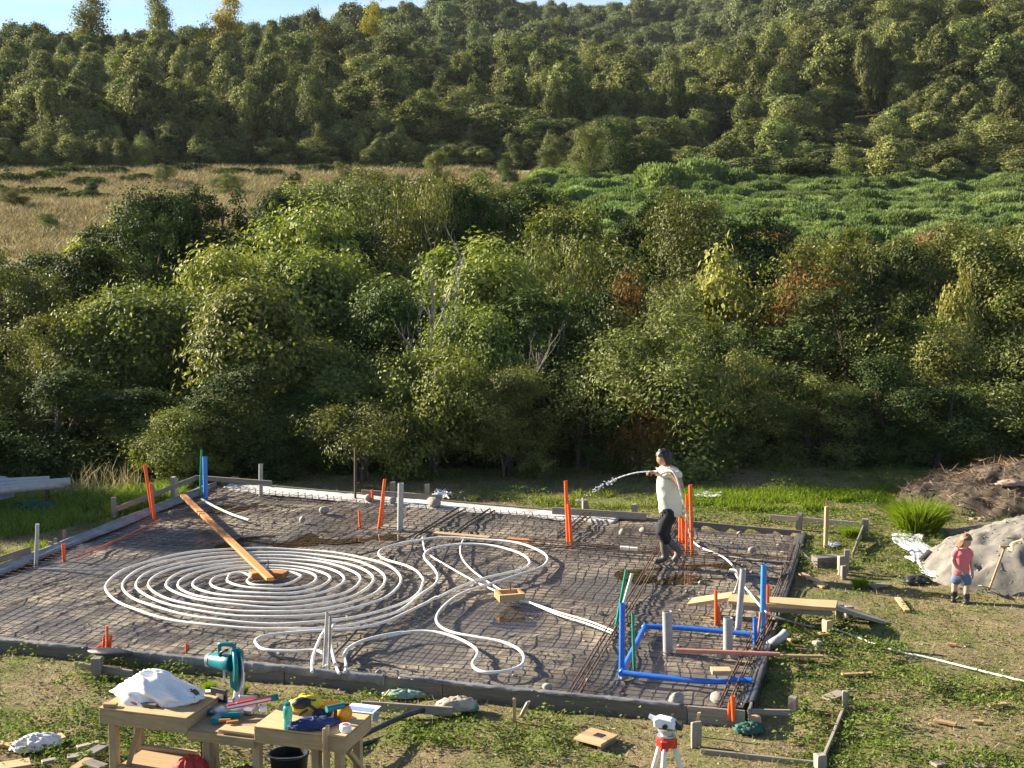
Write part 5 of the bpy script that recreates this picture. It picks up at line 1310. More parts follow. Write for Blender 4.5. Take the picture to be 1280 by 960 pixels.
for (x0, x1) in ((0, xl), (xr, LB)):
    bbox('table_top', ((x0 + x1) / 2, DB / 2, HB - .009), (x1 - x0, DB, .018), 'wood_new')
    bbox('apron', ((x0 + x1) / 2, .016, HB - .018 - .072), (x1 - x0 - .004, .030, .140)); bbox('apron', ((x0 + x1) / 2, DB - .016, HB - .018 - .072), (x1 - x0 - .004, .030, .140))
    for xx in (x0 + .018, x1 - .018):
        bbox('apron', (xx, DB / 2, HB - .018 - .074), (.030, DB - .07, .136), 'wood_bench')
bbox('shelf', ((xl + xr) / 2, DB / 2, HB - .125), (xr - xl + .04, DB - .08, .018), 'wood_bench')
bbox('shelf_rail', ((xl + xr) / 2, .02, HB - .175), (xr - xl - .006, .035, .09), 'wood_bench')
bbox('shelf_board', (xr - .17, .10, HB - .095), (.42, .16, .025), 'wood_new')
for (x, y) in ((.10, .09), (.10, DB - .09), (xl - .02, DB - .09), (xl + .16, .10), (xr - .02, .10), (LB - .33, .10), (LB - .10, .10), (LB - .10, DB - .10)):
    o = MB().box((0, 0, 0), (HB - .16, .075, .075), None, .002).build('leg', M['wood_bench'], wb, bevel=.004, loc=(x, y, (HB - .16) / 2), rot=(0, math.pi / 2, 0))
def brace(p0, p1, s=.055):
    p0 = Vector(p0); p1 = Vector(p1); d = (p1 - p0)
    o = MB().box((0, 0, 0), (d.length, s, s * .7), None, .002).build('brace', M['wood_bench'], wb, bevel=.003, loc=(p0 + p1) / 2); o.rotation_euler = d.to_track_quat('X', 'Z').to_euler()
brace((.18, .12, .08), (.36, .14, HB - .17)); brace((LB - .04, .16, HB - .2), (LB - .02, DB - .1, .25)); brace((.1, DB - .1, .25), (.75, DB - .1, .25))
bbox('low_shelf', (.46, .30, .22), (.62, .5, .02), 'wood_new'); bbox('low_shelf', (LB - .45, .06, .20), (.55, .025, .22), 'wood_new')
o = MB().box((0, 0, 0), (.42, .10, .028), None, .002).build('upright_board', M['wood_bench'], wb, bevel=.003, loc=(bl(409, 918)[0], -.02, HB - .13), rot=(0, math.pi / 2, 0))
# things on the left table
blob('white_sack', 'crumpled white sack lying on the left table of the workbench', 'sack', P(196, 868, ZB + .045), (.37, .19, .19), 'white_cloth', 4, ang + .1, .32, 1.9, 44, shape=lambda x, y: np.interp(x, [-1, -.75, -.3, .1, .45, 1], [.25, .6, 1.05, .95, .62, .35]))
blob('sack_filling', 'brown scraps showing in the open end of the white sack', 'scraps', P(240, 872, ZB + .03), (.075, .06, .07), 'bark', 6, 0, .3, 3, 14)
for (c_, s_, a, lab, mt_) in ((P(138, 881, ZB + .02), (.13, .07, .035), .25, 'small flat wood block at the front left corner of the workbench', 'wood_new'), (P(179, 880, ZB + .02), (.30, .05, .035), -.03, 'charcoal batten lying in front of the white sack', 'wood_grey'), (P(188, 873, ZB + .03), (.10, .10, .06), .5, 'wood block propping the white sack', 'wood_bench'), (P(206, 875, ZB + .03), (.10, .12, .055), -.4, 'slant cut wood block right of the one propping the sack', 'wood_old')):
    tag(MB().box((0, 0, 0), s_, None, .004).build('wood_block', M[mt_], None, bevel=.004, loc=c_, rot=(0, 0, ang + a)), lab, 'wood block')
tag(MB().lathe([(.05, 0), (.115, 0), (.118, .006), (.118, .03), (.05, .034)], 22).build('black_disc', M['black'], None, smooth=True, loc=P(171, 868, ZB)), 'flat black disc half under the white sack', 'disc')
ph_ = thing('phone', 'slim dark phone with a pale face lying at the right rear of the left table', 'phone', P(266, 865, ZB), ang + .5)
MB().box((0, 0, .006), (.17, .09, .012)).build('case', M['black'], ph_, bevel=.003); MB().box((0, 0, .0135), (.145, .072, .003)).build('screen', M['paper'], ph_)
# mitre saw
sx, sy = bl(290, 893, ZB - .12)
SZ = gb + HB - .114
sp = P(288, 890, SZ)
sw = thing('mitre_saw', 'teal mitre saw with its head raised standing on the low middle of the workbench', 'mitre saw', sp, ang + .05)
MB().lathe([(.01, 0), (.17, 0), (.175, .012), (.175, .05), (.16, .062), (.01, .062)], 26).build('turntable', M['castgrey'], sw, smooth=True)
MB().box((0, .02, .035), (.52, .16, .05), None, .004).build('base', M['castgrey'], sw, bevel=.012)
MB().prism([(-.03, .0), (.03, .0), (.045, .06), (-.045, .06)], .34, 'y', (0, -.18, 0)).build('table_arm', M['teal'], sw, bevel=.008)
MB().box((.10, -.20, .05), (.22, .07, .05), (0, 0, .35)).build('front_handle', M['teal'], sw, bevel=.02)
MB().box((-.16, .09, .12), (.20, .03, .15), (0, 0, -.25)).build('fence', M['black'], sw, bevel=.006); MB().box((-.14, .07, .12), (.09, .012, .05), (0, 0, -.25)).build('fence_label', M['castgrey'], sw)
MB().box((.15, .09, .10), (.18, .03, .10), (0, 0, .1)).build('fence', M['castgrey'], sw, bevel=.006)
MB().tube([(.02, .12, .06), (.03, .15, .2), (.04, .16, .34)], [.055, .05, .045], 10).build('pivot_arm', M['castgrey'], sw, smooth=True)
MB().prism([(-.05, -.06), (.03, -.12), (.075, .05), (.09, .30), (.02, .33), (-.055, .20)], .07, 'y', (.03, .06, .30)).build('arm_casing', M['teal'], sw, bevel=.015)
# blade guard: a thin drum standing upright
mb = MB(); n = 26
mb.lathe([(.01, -.02), (.15, -.02), (.158, -.012), (.158, .012), (.15, .02), (.01, .02)], n)
o = mb.build('blade_guard', M['teal'], sw, smooth=True, loc=(.05, .0, .47), rot=(math.pi / 2, .35, R(124)))
mb = MB(); mb.lathe([(.01, -.005), (.155, -.005), (.155, .005), (.01, .005)], n); o = mb.build('lower_guard', M['paper'], sw, smooth=True, loc=(.105, .04, .40), rot=(math.pi / 2, .35, R(124)))
o = MB().lathe([(.02, -.15), (.055, -.145), (.072, -.12), (.075, .02), (.085, .03), (.085, .10), (.03, .105)], 18).build('motor', M['teal'], sw, smooth=True, loc=(-.08, .02, .49), rot=(0, math.pi / 2, -.15))
o = MB().lathe([(.02, -.02), (.07, -.018), (.072, .018), (.02, .02)], 18).build('motor_cap', M['castgrey'], sw, smooth=True, loc=(-.225, .04, .49), rot=(0, math.pi / 2, -.15))
MB().tube(smooth_path([(-.09, -.0, .55), (-.10, -.0, .64), (-.08, .0, .675), (.03, .0, .675), (.06, .0, .64), (.045, .0, .56)], 5), .021, 8).build('handle', M['teal'], sw, smooth=True)
MB().tube(smooth_path([(-.09, -.01, .56), (-.07, -.02, .6), (0, -.02, .63)], 4), .012, 6).build('trigger', M['black'], sw, smooth=True)
MB().tube([(-.07, .03, .42), (-.07, .03, .30)], .012, 8).build('spring', M['castgrey'], sw, smooth=True)
q0 = P(249, 889, SZ + .02)
tag(MB().tube(smooth_path([q0 + Vector((.03, .02, .02)), q0, q0 + Vector((.012, -.07, -.05)), q0 + Vector((.03, -.09, -.3)), Vector((q0.x + .06, q0.y - .06, gb + .02)), Vector((q0.x + .3, q0.y + .05, gb + .02))], 6), .007, 6).build('power_cord', M['black'], smooth=True), 'black power cord hanging down in front of the workbench', 'cord')
g_ = thing('hand_grip', 'teal grip end lying at the left of the mitre saw', 'tool', P(253, 889, SZ + .03), ang + .1)
MB().tube([(-.05, 0, 0), (.09, .0, 0)], .026, 10).build('grip', M['teal'], g_, smooth=True); MB().tube([(.08, 0, 0), (.19, .06, 0)], .018, 8).build('shaft', M['castgrey'], g_, smooth=True)
lv = thing('spirit_level', 'red and white spirit level with teal end leaning on the mitre saw', 'spirit level', P(312, 882, ZB - .02), ang + .62)
for (nm, s_, c_, mt_) in (('body', (.42, .022, .05), (0, 0, .03), 'red_plastic'), ('face', (.42, .004, .022), (0, -.0135, .03), 'paper'), ('end_cap', (.07, .03, .056), (.245, 0, .03), 'teal')):
    MB().box(c_, s_).build(nm, M[mt_], lv, bevel=.002)
lv.rotation_euler = (0, -.10, ang + .62)
for i, (x, y, a) in enumerate(((281, 900, .4), (291, 902, .6))):
    tag(MB().box((0, 0, 0), (.11, .035, .02), None, .003).build('wood_wedge', M['wood_orange'], None, bevel=.003, loc=P(x, y, SZ + .055), rot=(0, 0, ang + a)), ('left' if not i else 'right') + ' small wooden wedge lying before the mitre saw', 'wood scrap')
tag(MB().box((0, 0, 0), (.07, .06, .05), None, .004).build('small_box', M['paper'], None, bevel=.004, loc=P(329, 886, SZ + .07), rot=(0, 0, .4)), 'small white box between the mitre saw and the right table', 'box')
# things on the right table
def trans_mat():
    m, nt, b = nodes('turquoise_bottle_plastic'); b.inputs['Base Color'].default_value = (.12, .55, .50, 1); b.inputs['Roughness'].default_value = .18; b.inputs['Transmission Weight'].default_value = .55; b.inputs['IOR'].default_value = 1.2
    return m
M['bottle'] = trans_mat()
bt = thing('water_bottle', 'turquoise plastic bottle standing at the front of the right table', 'bottle', P(360, 911, ZB), 0)
MB().lathe([(.03, 0), (.042, .004), (.043, .06), (.036, .085), (.043, .11), (.043, .19), (.034, .215), (.018, .225)], 20).build('body', M['bottle'], bt, smooth=True); MB().lathe([(.024, .222), (.030, .224), (.030, .25), (.02, .255)], 16).build('cap', M['teal'], bt, smooth=True)
hv = thing('safety_vest', 'yellow and black work vest heaped behind the turquoise bottle', 'vest', P(383, 893, ZB), 0)
blob('body', None, None, (.0, 0, .09), (.15, .10, .10), 'yellow', 11, .4, .2, 2.6, 22, hv); 
for (p0, p1, r) in (((-.10, -.10, .08), (.02, -.115, .15), .014), ((.02, -.115, .15), (.12, -.10, .07), .014), ((-.05, -.11, .03), (.03, -.125, .09), .012), ((-.1, -.05, .15), (.1, -.07, .17), .014)):
    MB().tube([p0, p1], r, 6).build('black_band', M['black'], hv, smooth=True)
blob('headphones', 'black ear protectors on top of the yellow vest', 'ear protectors', P(377, 879, ZB + .14), (.085, .05, .05), 'black', 14, .3, .2, 2, 14, flat=False)
blob('navy_cloth', 'navy blue work clothes bundled at the front of the right table', 'clothes', P(391, 906, ZB + .03), (.19, .09, .06), 'navy', 17, .35, .3, 3.5, 26)
blob('black_glove', 'black glove lying right of the yellow vest', 'glove', P(402, 894, ZB + .04), (.09, .06, .05), 'black', 19, .6, .3, 3, 16)
dr = thing('cordless_drill', 'dark drill standing beside the orange helmet on the right table', 'drill', P(418, 904, ZB), .6)
MB().box((0, 0, .02), (.10, .07, .04)).build('battery', M['navy'], dr, bevel=.008); MB().tube([(0, 0, .03), (.015, 0, .12)], .02, 8).build('handle', M['black'], dr, smooth=True); MB().tube([(-.08, 0, .15), (.10, 0, .15)], [.032, .028], 10).build('body', M['teal'], dr, smooth=True); MB().tube([(.10, 0, .15), (.15, 0, .15)], [.018, .012], 8).build('chuck', M['black'], dr, smooth=True)
hm = thing('safety_helmet', 'orange safety helmet tipped up on the right table', 'helmet', P(428, 891, ZB + .06), .3); hm.rotation_euler = (1.0, .2, .3); hm.scale = (.62, .62, .62)
mb = MB(); mb.lathe([(.12, 0), (.115, .02), (.105, .07), (.075, .115), (.03, .135), (.004, .138)], 22); mb.build('shell', M['amber'], hm, smooth=True)
MB().lathe([(.11, -.004), (.155, -.006), (.155, .002), (.11, .006)], 22).build('brim', M['amber'], hm, smooth=True); 
for a in (0, 1.57): MB().tube([(.10 * math.cos(a + t * .3), .10 * math.sin(a + t * .3), .05 + .09 * math.sin(t)) for t in (0, .8, 1.57)], .008, 6).build('ridge', M['amber'], hm, smooth=True)
pl = thing('plan_sheets', 'white and blue plan sheets lying at the rear right of the right table', 'papers', P(453, 886, ZB + .006), ang)
MB().box((0, 0, .004), (.30, .21, .008)).build('pad', M['paper'], pl, bevel=.002); MB().box((-.01, -.035, .0105), (.26, .10, .003)).build('printed_area', M['bluepaper'], pl)
tp = thing('tape_roll', 'white roll of tape standing at the front corner of the right table', 'tape', P(432, 914, ZB), 0)
MB().lathe([(.025, 0), (.052, 0), (.054, .004), (.054, .06), (.05, .064), (.028, .064)], 20).build('roll', M['paper'], tp, smooth=True); MB().lathe([(.02, .058), (.030, .058), (.030, .068), (.02, .068)], 16).build('core', M['red_cloth'], tp, smooth=True)
tag(MB().box((0, 0, 0), (.22, .10, .008), (0, 0, 0)).build('orange_folder', M['amber'], None, bevel=.002, loc=P(410, 881, ZB + .05), rot=(.5, .1, .2)), 'rusty orange folder propped behind the orange helmet', 'folder')
tag(MB().box((0, 0, 0), (.06, .004, .09), (0, .3, 0)).build('blue_rag', M['tarp_blue'], None, loc=P(470, 896, ZB - .08), rot=(0, 0, .4)), 'small pale blue rag hanging at the right end of the workbench', 'rag')
# under the bench
blob('red_bag', 'bright red bag standing under the middle of the workbench', 'bag', Pg(238, 978, .20), (.17, .12, .22), 'red_cloth', 23, .2, .25, 2.4, 26)
blob('maroon_bag', 'maroon bag under the mitre saw', 'bag', Pg(306, 984, .20), (.19, .13, .18), 'maroon', 29, .2, .22, 2.8, 26)
bk = thing('black_bucket', 'black bucket with a wire handle under the right table', 'bucket', Pg(362, 985, 0), .1)
MB().lathe([(.14, 0), (.15, .005), (.185, .33), (.195, .34), (.195, .355), (.178, .355), (.14, .03), (.02, .02)], 26).build('body', M['black'], bk, smooth=True); MB().tube(smooth_path([(.19, 0, .34), (.1, -.16, .37), (-.1, -.2, .385), (-.22, -.1, .38), (-.19, 0, .34)], 6), .007, 6).build('handle', M['castgrey'], bk, smooth=True)
tube_px('black_hose', 'upper black hose lying from under the workbench to the squared stake', 'hose', [(400, 938, .08), (440, 925, .05), (470, 911, .02), (505, 895, -.03), (535, 886, -.06)], 0, .03, 'black_pipe')
tube_px('black_hose', 'lower black hose lying on the grass right of the workbench', 'hose', [(430, 936, -.1), (462, 928, -.15), (490, 919, -.18), (506, 913, -.18), (521, 911, -.18)], 0, .028, 'black_pipe')
blob('wrapped_bundle', 'dirty cloth bundle with teal strap on the rail before the front edge', 'bundle', Pg(571, 882, .10), (.20, .12, .08), 'bundle', 31, .2, .3, 3.3, 24)
blob('teal_net', 'teal netting scrap beside the dirty cloth bundle', 'netting', Pg(580, 885, .06), (.13, .08, .06), 'greennet', 32, .1, .35, 4, 20)
blob('green_net', 'crumpled pale green netting between the front edge and the batter rail', 'netting', Pg(510, 868, .03), (.24, .09, .055), 'palenet', 33, .1, .35, 3.5, 24)
blob('white_rag', 'crumpled white rag lying among the boards at the lower left', 'rag', Pg(46, 931, .06), (.20, .12, .09), 'rag', 35, .4, .35, 3, 24)
blob('black_cushion', 'dark padded sheet tucked over the front edge above the thick stake', 'sheet', P(137, 816, .07), (.27, .10, .05), 'dark_sheet', 36, -.2, .12, 2, 18)
blob('green_wrapped_peg', 'green netting wrapped round a block outside the front right corner', 'netting', Pg(937, 912, .05), (.14, .09, .06), 'dark_net', 38, .2, .4, 4, 20)
tag(MB().lathe([(.05, 0), (.062, .01), (.062, .13), (.05, .14)], 14).build('pale_block', M['wood_new'], None, smooth=True, loc=Pg(944, 911)), 'round pale wood end in the green netting at the front right corner', 'wood block')
# wooden hatch on the grass
ht = thing('timber_pad', 'square pad of timber planks on the grass left of the tripod', 'wooden pad', Pg(745, 930), -.62)
for k in range(3): MB().box((0, -.115 + .115 * k, .075), (.34, .111, .028), None, .003).build('plank', M['wood_new'], ht, bevel=.004)
for k in (-1, 1): MB().box((.13 * k, 0, .03), (.04, .30, .055), None, .003).build('batten', M['wood_old'], ht, bevel=.003)
MB().box((.02, .03, .0915), (.10, .10, .005)).build('dark_plate', M['black'], ht, bevel=.001)
# levelling instrument
tz = .98; tc_ = PY(833, 920, 12.9); gt = G(tc_.x, 12.9)
tr = thing('survey_tripod', 'survey level on a red headed white tripod standing at the bottom edge', 'survey level', (tc_.x, 12.9, gt), .1)
hh = tc_.z - gt
MB().lathe([(.02, hh - .10), (.075, hh - .095), (.085, hh - .05), (.09, hh - .02), (.085, hh - .005), (.02, hh)], 18).build('tripod_head', M['red_plastic'], tr, smooth=True)
MB().lathe([(.03, hh), (.085, hh + .002), (.085, hh + .018), (.06, hh + .022), (.06, hh + .05), (.082, hh + .053), (.082, hh + .075), (.03, hh + .08)], 18).build('foot_screws', M['castgrey'], tr, smooth=True)
for k in range(3):
    a = 2.2 + k * 2.094; d = Vector((math.cos(a), math.sin(a), 0))
    lg = MB().tube([d * .06 + Vector((0, 0, hh - .05)), d * .20 + Vector((0, 0, hh - .5))], [.026, .024], 8).build('leg', M['aluminium'], tr, smooth=True)
    MB().tube([d * .19 + Vector((0, 0, hh - .46)), d * .38 + Vector((0, 0, -.03))], [.017, .013], 8).build('lower_leg', M['aluminium'], lg, smooth=True); MB().box(tuple(d * .20 + Vector((0, 0, hh - .48))), (.06, .06, .05), (0, 0, a)).build('clamp', M['red_plastic'], lg, bevel=.006)
    MB().box(tuple(d * .068 + Vector((0, 0, hh - .07))), (.06, .07, .10), (0, 0, a)).build('hinge', M['red_plastic'], lg, bevel=.008)
lvb = Vector((0, 0, hh + .13))
ax_ = Matrix.Rotation(-.45, 4, 'Z')
MB().prism([(-.11, -.045), (.09, -.05), (.10, .015), (.06, .045), (-.07, .06), (-.12, .03)], .10, 'y').build('instrument', M['paper'], tr, bevel=.014, loc=lvb, rot=(0, 0, -.45))
MB().tube([ax_ @ Vector((.085, 0, -.01)) + lvb, ax_ @ Vector((.15, 0, -.012)) + lvb], [.042, .046], 14).build('lens_hood', M['black'], tr, smooth=True); MB().tube([ax_ @ Vector((-.10, 0, .02)) + lvb, ax_ @ Vector((-.17, 0, .045)) + lvb], [.028, .022], 12).build('eyepiece', M['paper'], tr, smooth=True); MB().tube([ax_ @ Vector((0, -.05, -.02)) + lvb, ax_ @ Vector((0, -.08, -.02)) + lvb], .024, 12).build('knob', M['black'], tr, smooth=True)

# ------------------------------------------------------------------ heaps, sheets and tools on the right
def heap(name, label, cat, cx, cy, rx, ry, h, mat, seed, rot=0, rough=.12, freq=1.6, z0=-.15, power=1.3, n=90, kind=None):
    vs = []; t_ = np.linspace(-1.15, 1.15, n); U, W = np.meshgrid(t_, t_)
    r = np.sqrt(U ** 2 + W ** 2) * (1 + .22 * (fbm(U * 1.6 + 5, W * 1.6 + seed, 3, seed) - .5) * 2)
    z = h * np.clip(1 - r, -.25, 1) ** 1 if power == 1 else h * np.where(r < 1, np.clip(1 - r, 0, 1) ** (1 / power), -.3 * np.clip(r - 1, 0, 1))
    X = U * rx * math.cos(rot) - W * ry * math.sin(rot) + cx; Y = U * rx * math.sin(rot) + W * ry * math.cos(rot) + cy
    rid = 1 - np.abs(2 * fbm(X * freq, Y * freq, 4, seed + 3) - 1)
    z = z + (rid - .6) * rough * np.clip(z / (h * .25), 0, 1) + .04 * (fbm(X * 9, Y * 9, 3, seed + 7) - .5) * np.clip(z / (h * .2), 0, 1)
    z = z + terrain(X, Y) + z0 * .2
    id_ = np.arange(n * n).reshape(n, n)
    me = fast_mesh(name, np.stack([X, Y, z], -1).reshape(-1, 3), np.stack([id_[:-1, :-1], id_[:-1, 1:], id_[1:, 1:], id_[1:, :-1]], -1).reshape(-1, 4), True)
    o = link(name, me, M[mat]); tag(o, label, cat, None, kind); return o, (X, Y, z)
M['sand'] = plain('grey_gravelly_sand', (0.165, 0.152, 0.13), .95, .35, 5, 1.0, dirt=(0.10, .092, .078))
M['soil'] = plain('straw_covered_soil', (0.070, 0.053, 0.036), .95, .45, 6, .9, dirt=(.13, .10, .065))
M['pinkish'] = plain('pinkish_dirty_sacking', (0.33, 0.235, 0.18), .9, .2, 8, .3)
c_ = Pg(1305, 728)
sand, sgrid = heap('sand_pile', 'pale grey sand pile behind the girl', 'sand pile', c_.x + .68, c_.y + .6, 2.35, 1.9, 1.0, 'sand', 5, .15, .22, 2.6)
c2_ = Pg(1262, 648)
straw, hgrid = heap('straw_heap', 'brown heap of soil and dead stalks in front of the thicket at the right', 'soil heap', c2_.x + .9, c2_.y + 1.2, 2.4, 1.5, .72, 'soil', 8, 0, .25, 1.8, power=2.0)
def top_z(grid, x, y):
    X, Y, Z = grid; i = np.argmin((X - x) ** 2 + (Y - y) ** 2); return float(Z.ravel()[i])
# gravel crumbs on the sand pile
g = np.random.default_rng(9); V_, F_, T2 = [], [], []; nb = 0
sel = g.integers(0, sgrid[0].size, 1500)
for i in sel:
    x, y, z = sgrid[0].ravel()[i], sgrid[1].ravel()[i], sgrid[2].ravel()[i]
    if z < G(x, y) - .02: continue
    v, f = rk_np[i % len(rk_np)]; s_ = .008 + .06 * g.beta(1, 9); V_.append(v * s_ + np.array([x + g.normal(0, .03), y + g.normal(0, .03), z + s_ * .2])); F_.append(f + nb); nb += len(v); T2.append(np.full(len(v), g.uniform()))
o = link('gravel_crumbs', fast_mesh('gravel_crumbs', np.concatenate(V_), np.concatenate(F_), False, {'tint': np.concatenate(T2)}), M['rockgrey']); o['kind'] = 'stuff'
# dead stalks on the heap
def stalks(name, grid, n, L, W, mat, seed, zmin=.05, flatk=.5, parent=None, kind='stuff'):
    g = np.random.default_rng(seed); ok = np.where((grid[2].ravel() - terrain(grid[0].ravel(), grid[1].ravel())) > zmin)[0]; k = g.choice(ok, n)
    cen = np.stack([grid[0].ravel()[k], grid[1].ravel()[k], grid[2].ravel()[k]], 1) + g.normal(0, .04, (n, 3)) + [0, 0, .03]
    d = unit(g.normal(0, 1, (n, 3)) * [1, 1, flatk]); nr = g.normal(0, 1, (n, 3)) + [0, 0, .6]; nr = unit(nr - d * np.sum(nr * d, 1, keepdims=True))
    v, f, t = leaves(cen, d, nr, L * g.uniform(.4, 1.5, n), W * g.uniform(.6, 1.4, n), g.uniform(0, 1, n))
    o = link(name, fast_mesh(name, v, f, False, {'tint': t}), LM[mat], parent); o['kind'] = kind; return o
LM['stalk'] = leaf_mat('dead_stalk', (0.10, 0.065, 0.035), (0.34, 0.25, 0.15), .1, glow=(1, .9, .8))
stalks('dead_stalks', hgrid, 3200, .24, .012, 'stalk', 3, zmin=.0)
for i, (px, py, lab) in enumerate(((1226, 650, 'flat pinkish clod at the foot of the straw heap'), (1262, 640, 'pink sack piece lying on the straw heap'))):
    p = Pg(px, py); tag(blob('clod', lab, 'clod', (p.x, p.y, top_z(hgrid, p.x, p.y) + .02), (.24, .14, .06), 'pinkish' if 'pinkish' in M else 'rag', 40 + i, .2, .3, 3, 18), lab, 'clod')
board('long_board', 'long grey board lying between the straw heap and the sand pile', 'plank', Pg(1184, 664, .10), Pg(1260, 652, .22), .16, .04, 'wood_grey')
# white sheet under the sand
def ground_sheet(name, label, px, z, mat, seed, n=26, wr=.03):
    a, b_, c_, d_ = [Pg(*q) for q in px]; vs = []
    for i in range(n + 1):
        for j in range(n + 1):
            s, t = i / n, j / n; q = (a * (1 - s) + b_ * s) * (1 - t) + (d_ * (1 - s) + c_ * s) * t
            h = z + wr * (2 * fbm(np.array([s * 9.0 + seed]), np.array([t * 5.0]), 3, seed)[0] - .6)
            vs.append((q.x + .05 * math.sin(9 * t + seed), q.y + .04 * math.sin(7 * s), G(q.x, q.y) + max(h, .012)))
    id_ = np.arange((n + 1) ** 2).reshape(n + 1, n + 1)
    o = link(name, fast_mesh(name, vs, np.stack([id_[:-1, :-1], id_[1:, :-1], id_[1:, 1:], id_[:-1, 1:]], -1).reshape(-1, 4), True), M[mat]); md = o.modifiers.new('thickness', 'SOLIDIFY'); md.thickness = .004
    return tag(o, label, 'plastic sheet')
ground_sheet('white_sheet', 'white plastic sheet spread on the ground left of the sand pile', [(1111, 671), (1152, 671), (1172, 705), (1146, 708)], .04, 'white_sheet', 2, wr=.025)
ground_sheet('white_sheet', 'folded white plastic strip running to the girl from the spread sheet', [(1134, 700), (1160, 700), (1196, 724), (1166, 727)], .04, 'white_sheet', 5, wr=.02)
ground_sheet('white_sheet', 'white plastic sheet lying in the grass behind the orange bunch', [(868, 628), (898, 627), (902, 621), (876, 621)], .08, 'white_sheet', 7, wr=.03)
ground_sheet('white_sheet', 'small crumpled white plastic piece at the back edge beside the black ducts', [(538, 629), (562, 630), (560, 621), (546, 620)], .10, 'white_sheet', 9, wr=.06)
ground_sheet('white_sheet', 'scrap of white plastic by the tall slim stake', [(1036, 686), (1048, 686), (1047, 682), (1036, 682)], .03, 'white_sheet', 11)
p = Pg(1157, 706); pot = thing('black_pot', 'small dark pot tipped over on the white sheet left of the girl', 'pot', (p.x, p.y, p.z + .10), .3); pot.rotation_euler = (0, 1.1, .3)
MB().lathe([(.06, -.08), (.075, .0), (.09, .09), (.098, .09), (.098, .10), (.08, .10), (.06, -.06), (.01, -.07)], 18).build('body', M['black'], pot, smooth=True)
tag(blob('dark_rag', 'dark rag on the bare soil beside the white strip', 'rag', Pg(1146, 726, .04), (.20, .12, .06), 'black', 44, .2, .3, 3, 18), None)
sc_ = Pg(1236, 738)
sh = thing('shovel', 'pale handled shovel leaning against the sand pile', 'shovel', (0, 0, 0))
s0 = Pg(1236, 738, .06); s1 = PY(1256, 684, s0.y + .12); dv = (s1 - s0).normalized()
MB().tube([s0, s0.lerp(s1, .5), s1], .017, 8).build('handle', M['wood_new'], sh, smooth=True); MB().tube([s1 + Vector((-.07, 0, .01)), s1 + Vector((.07, 0, .01))], .017, 8).build('grip', M['wood_new'], sh, smooth=True)
bo_ = MB(); bo_.prism([(-.10, 0), (-.11, .16), (-.06, .25), (0, .28), (.06, .25), (.11, .16), (.10, 0)], .006, 'z'); ob = bo_.build('blade', M['steel'], sh, bevel=.002, loc=s0 + Vector((.02, .02, .02)), rot=(.35, 0, 2.4))
rk = thing('red_topped_pole', 'pole with an orange red top standing in the straw heap', 'pole', (0, 0, 0))
r0 = PY(1282, 634, c2_.y + .9); r1 = PY(1249, 599, c2_.y + 1.3); MB().tube([r0, r1], .018, 8).build('shaft', M['aluminium'], rk, smooth=True)
rd = (r1 - r0).normalized(); MB().tube([r1 - rd * .08, r1 + rd * .12], [.045, .05], 10).build('head', M['orange_pvc'], rk, smooth=True); MB().tube([r1 + rd * .1 + Vector((-.06, 0, .02)), r1 + rd * .1 + Vector((.08, 0, -.03))], .028, 8).build('cross_grip', M['orange_pvc'], rk, smooth=True)
p = PY(1277, 700, s0.y + .6); tag(blob('tan_boulder', 'large tan lump on the sand pile at the right edge of the picture', 'rock', p, (.26, .22, .26), 'wood_new', 47, .2, .18, 2, 18, flat=False), None)
o = bpy.data.objects['tan_boulder']; o.data.materials.clear(); o.data.materials.append(plain('tan_stone', (0.46, .36, .22), .9, .15, 5, .3))
# cream hose on the ground
hp = [(862, 668), (872, 682), (900, 694), (915, 706), (922, 722), (938, 742), (958, 765), (985, 776), (1010, 782)]
hose_g = [P(x, y, .30 if 930 < x < 960 else .08) for x, y in hp[:-2]] + [Pg(985, 776, .05), Pg(1010, 782, .03)] + [Pg(x, y, .025) for x, y in ((1040, 786), (1070, 796), (1100, 808), (1130, 816), (1160, 822), (1200, 832), (1240, 842), (1285, 853))]
# pipes on trestle and tarpaulin at the far left
tb = thing('pipe_trestle', 'low trestle under the long grey pipes at the left edge', 'trestle', Pg(60, 632), .2)
for k in (-1, 1): MB().tube([(.0, .22 * k, 0), (.0, .1 * k, .36)], .02, 6).build('leg', M['rust'], tb, smooth=True)
MB().box((0, 0, .37), (.06, .5, .05)).build('bar', M['wood_grey'], tb, bevel=.004)
for i, (a, b_, z) in enumerate((((-60, 612), (88, 602), .40), ((-60, 606), (62, 600), .44), ((-60, 619), (80, 605), .36))):
    o = tube_px('long_grey_pipe', ('front', 'rear', 'lowest')[i] + ' of the long grey pipes lying on the trestle at the left edge', 'pipe', [a, b_], z, .075, 'sky_grey' if 'sky_grey' in M else 'grey_pvc', True, 14)
blob('blue_tarpaulin', 'faded blue tarpaulin over something at the left edge above the long grey pipes', 'tarpaulin', Pg(-2, 616, .32), (.26, .25, .30), 'tarp_blue', 51, .1, .15, 2.2, 24)
blob('green_net', 'dark green netting under the long grey pipes at the left', 'netting', Pg(42, 634, .08), (.36, .16, .09), 'dark_net', 53, .1, .3, 3, 24)
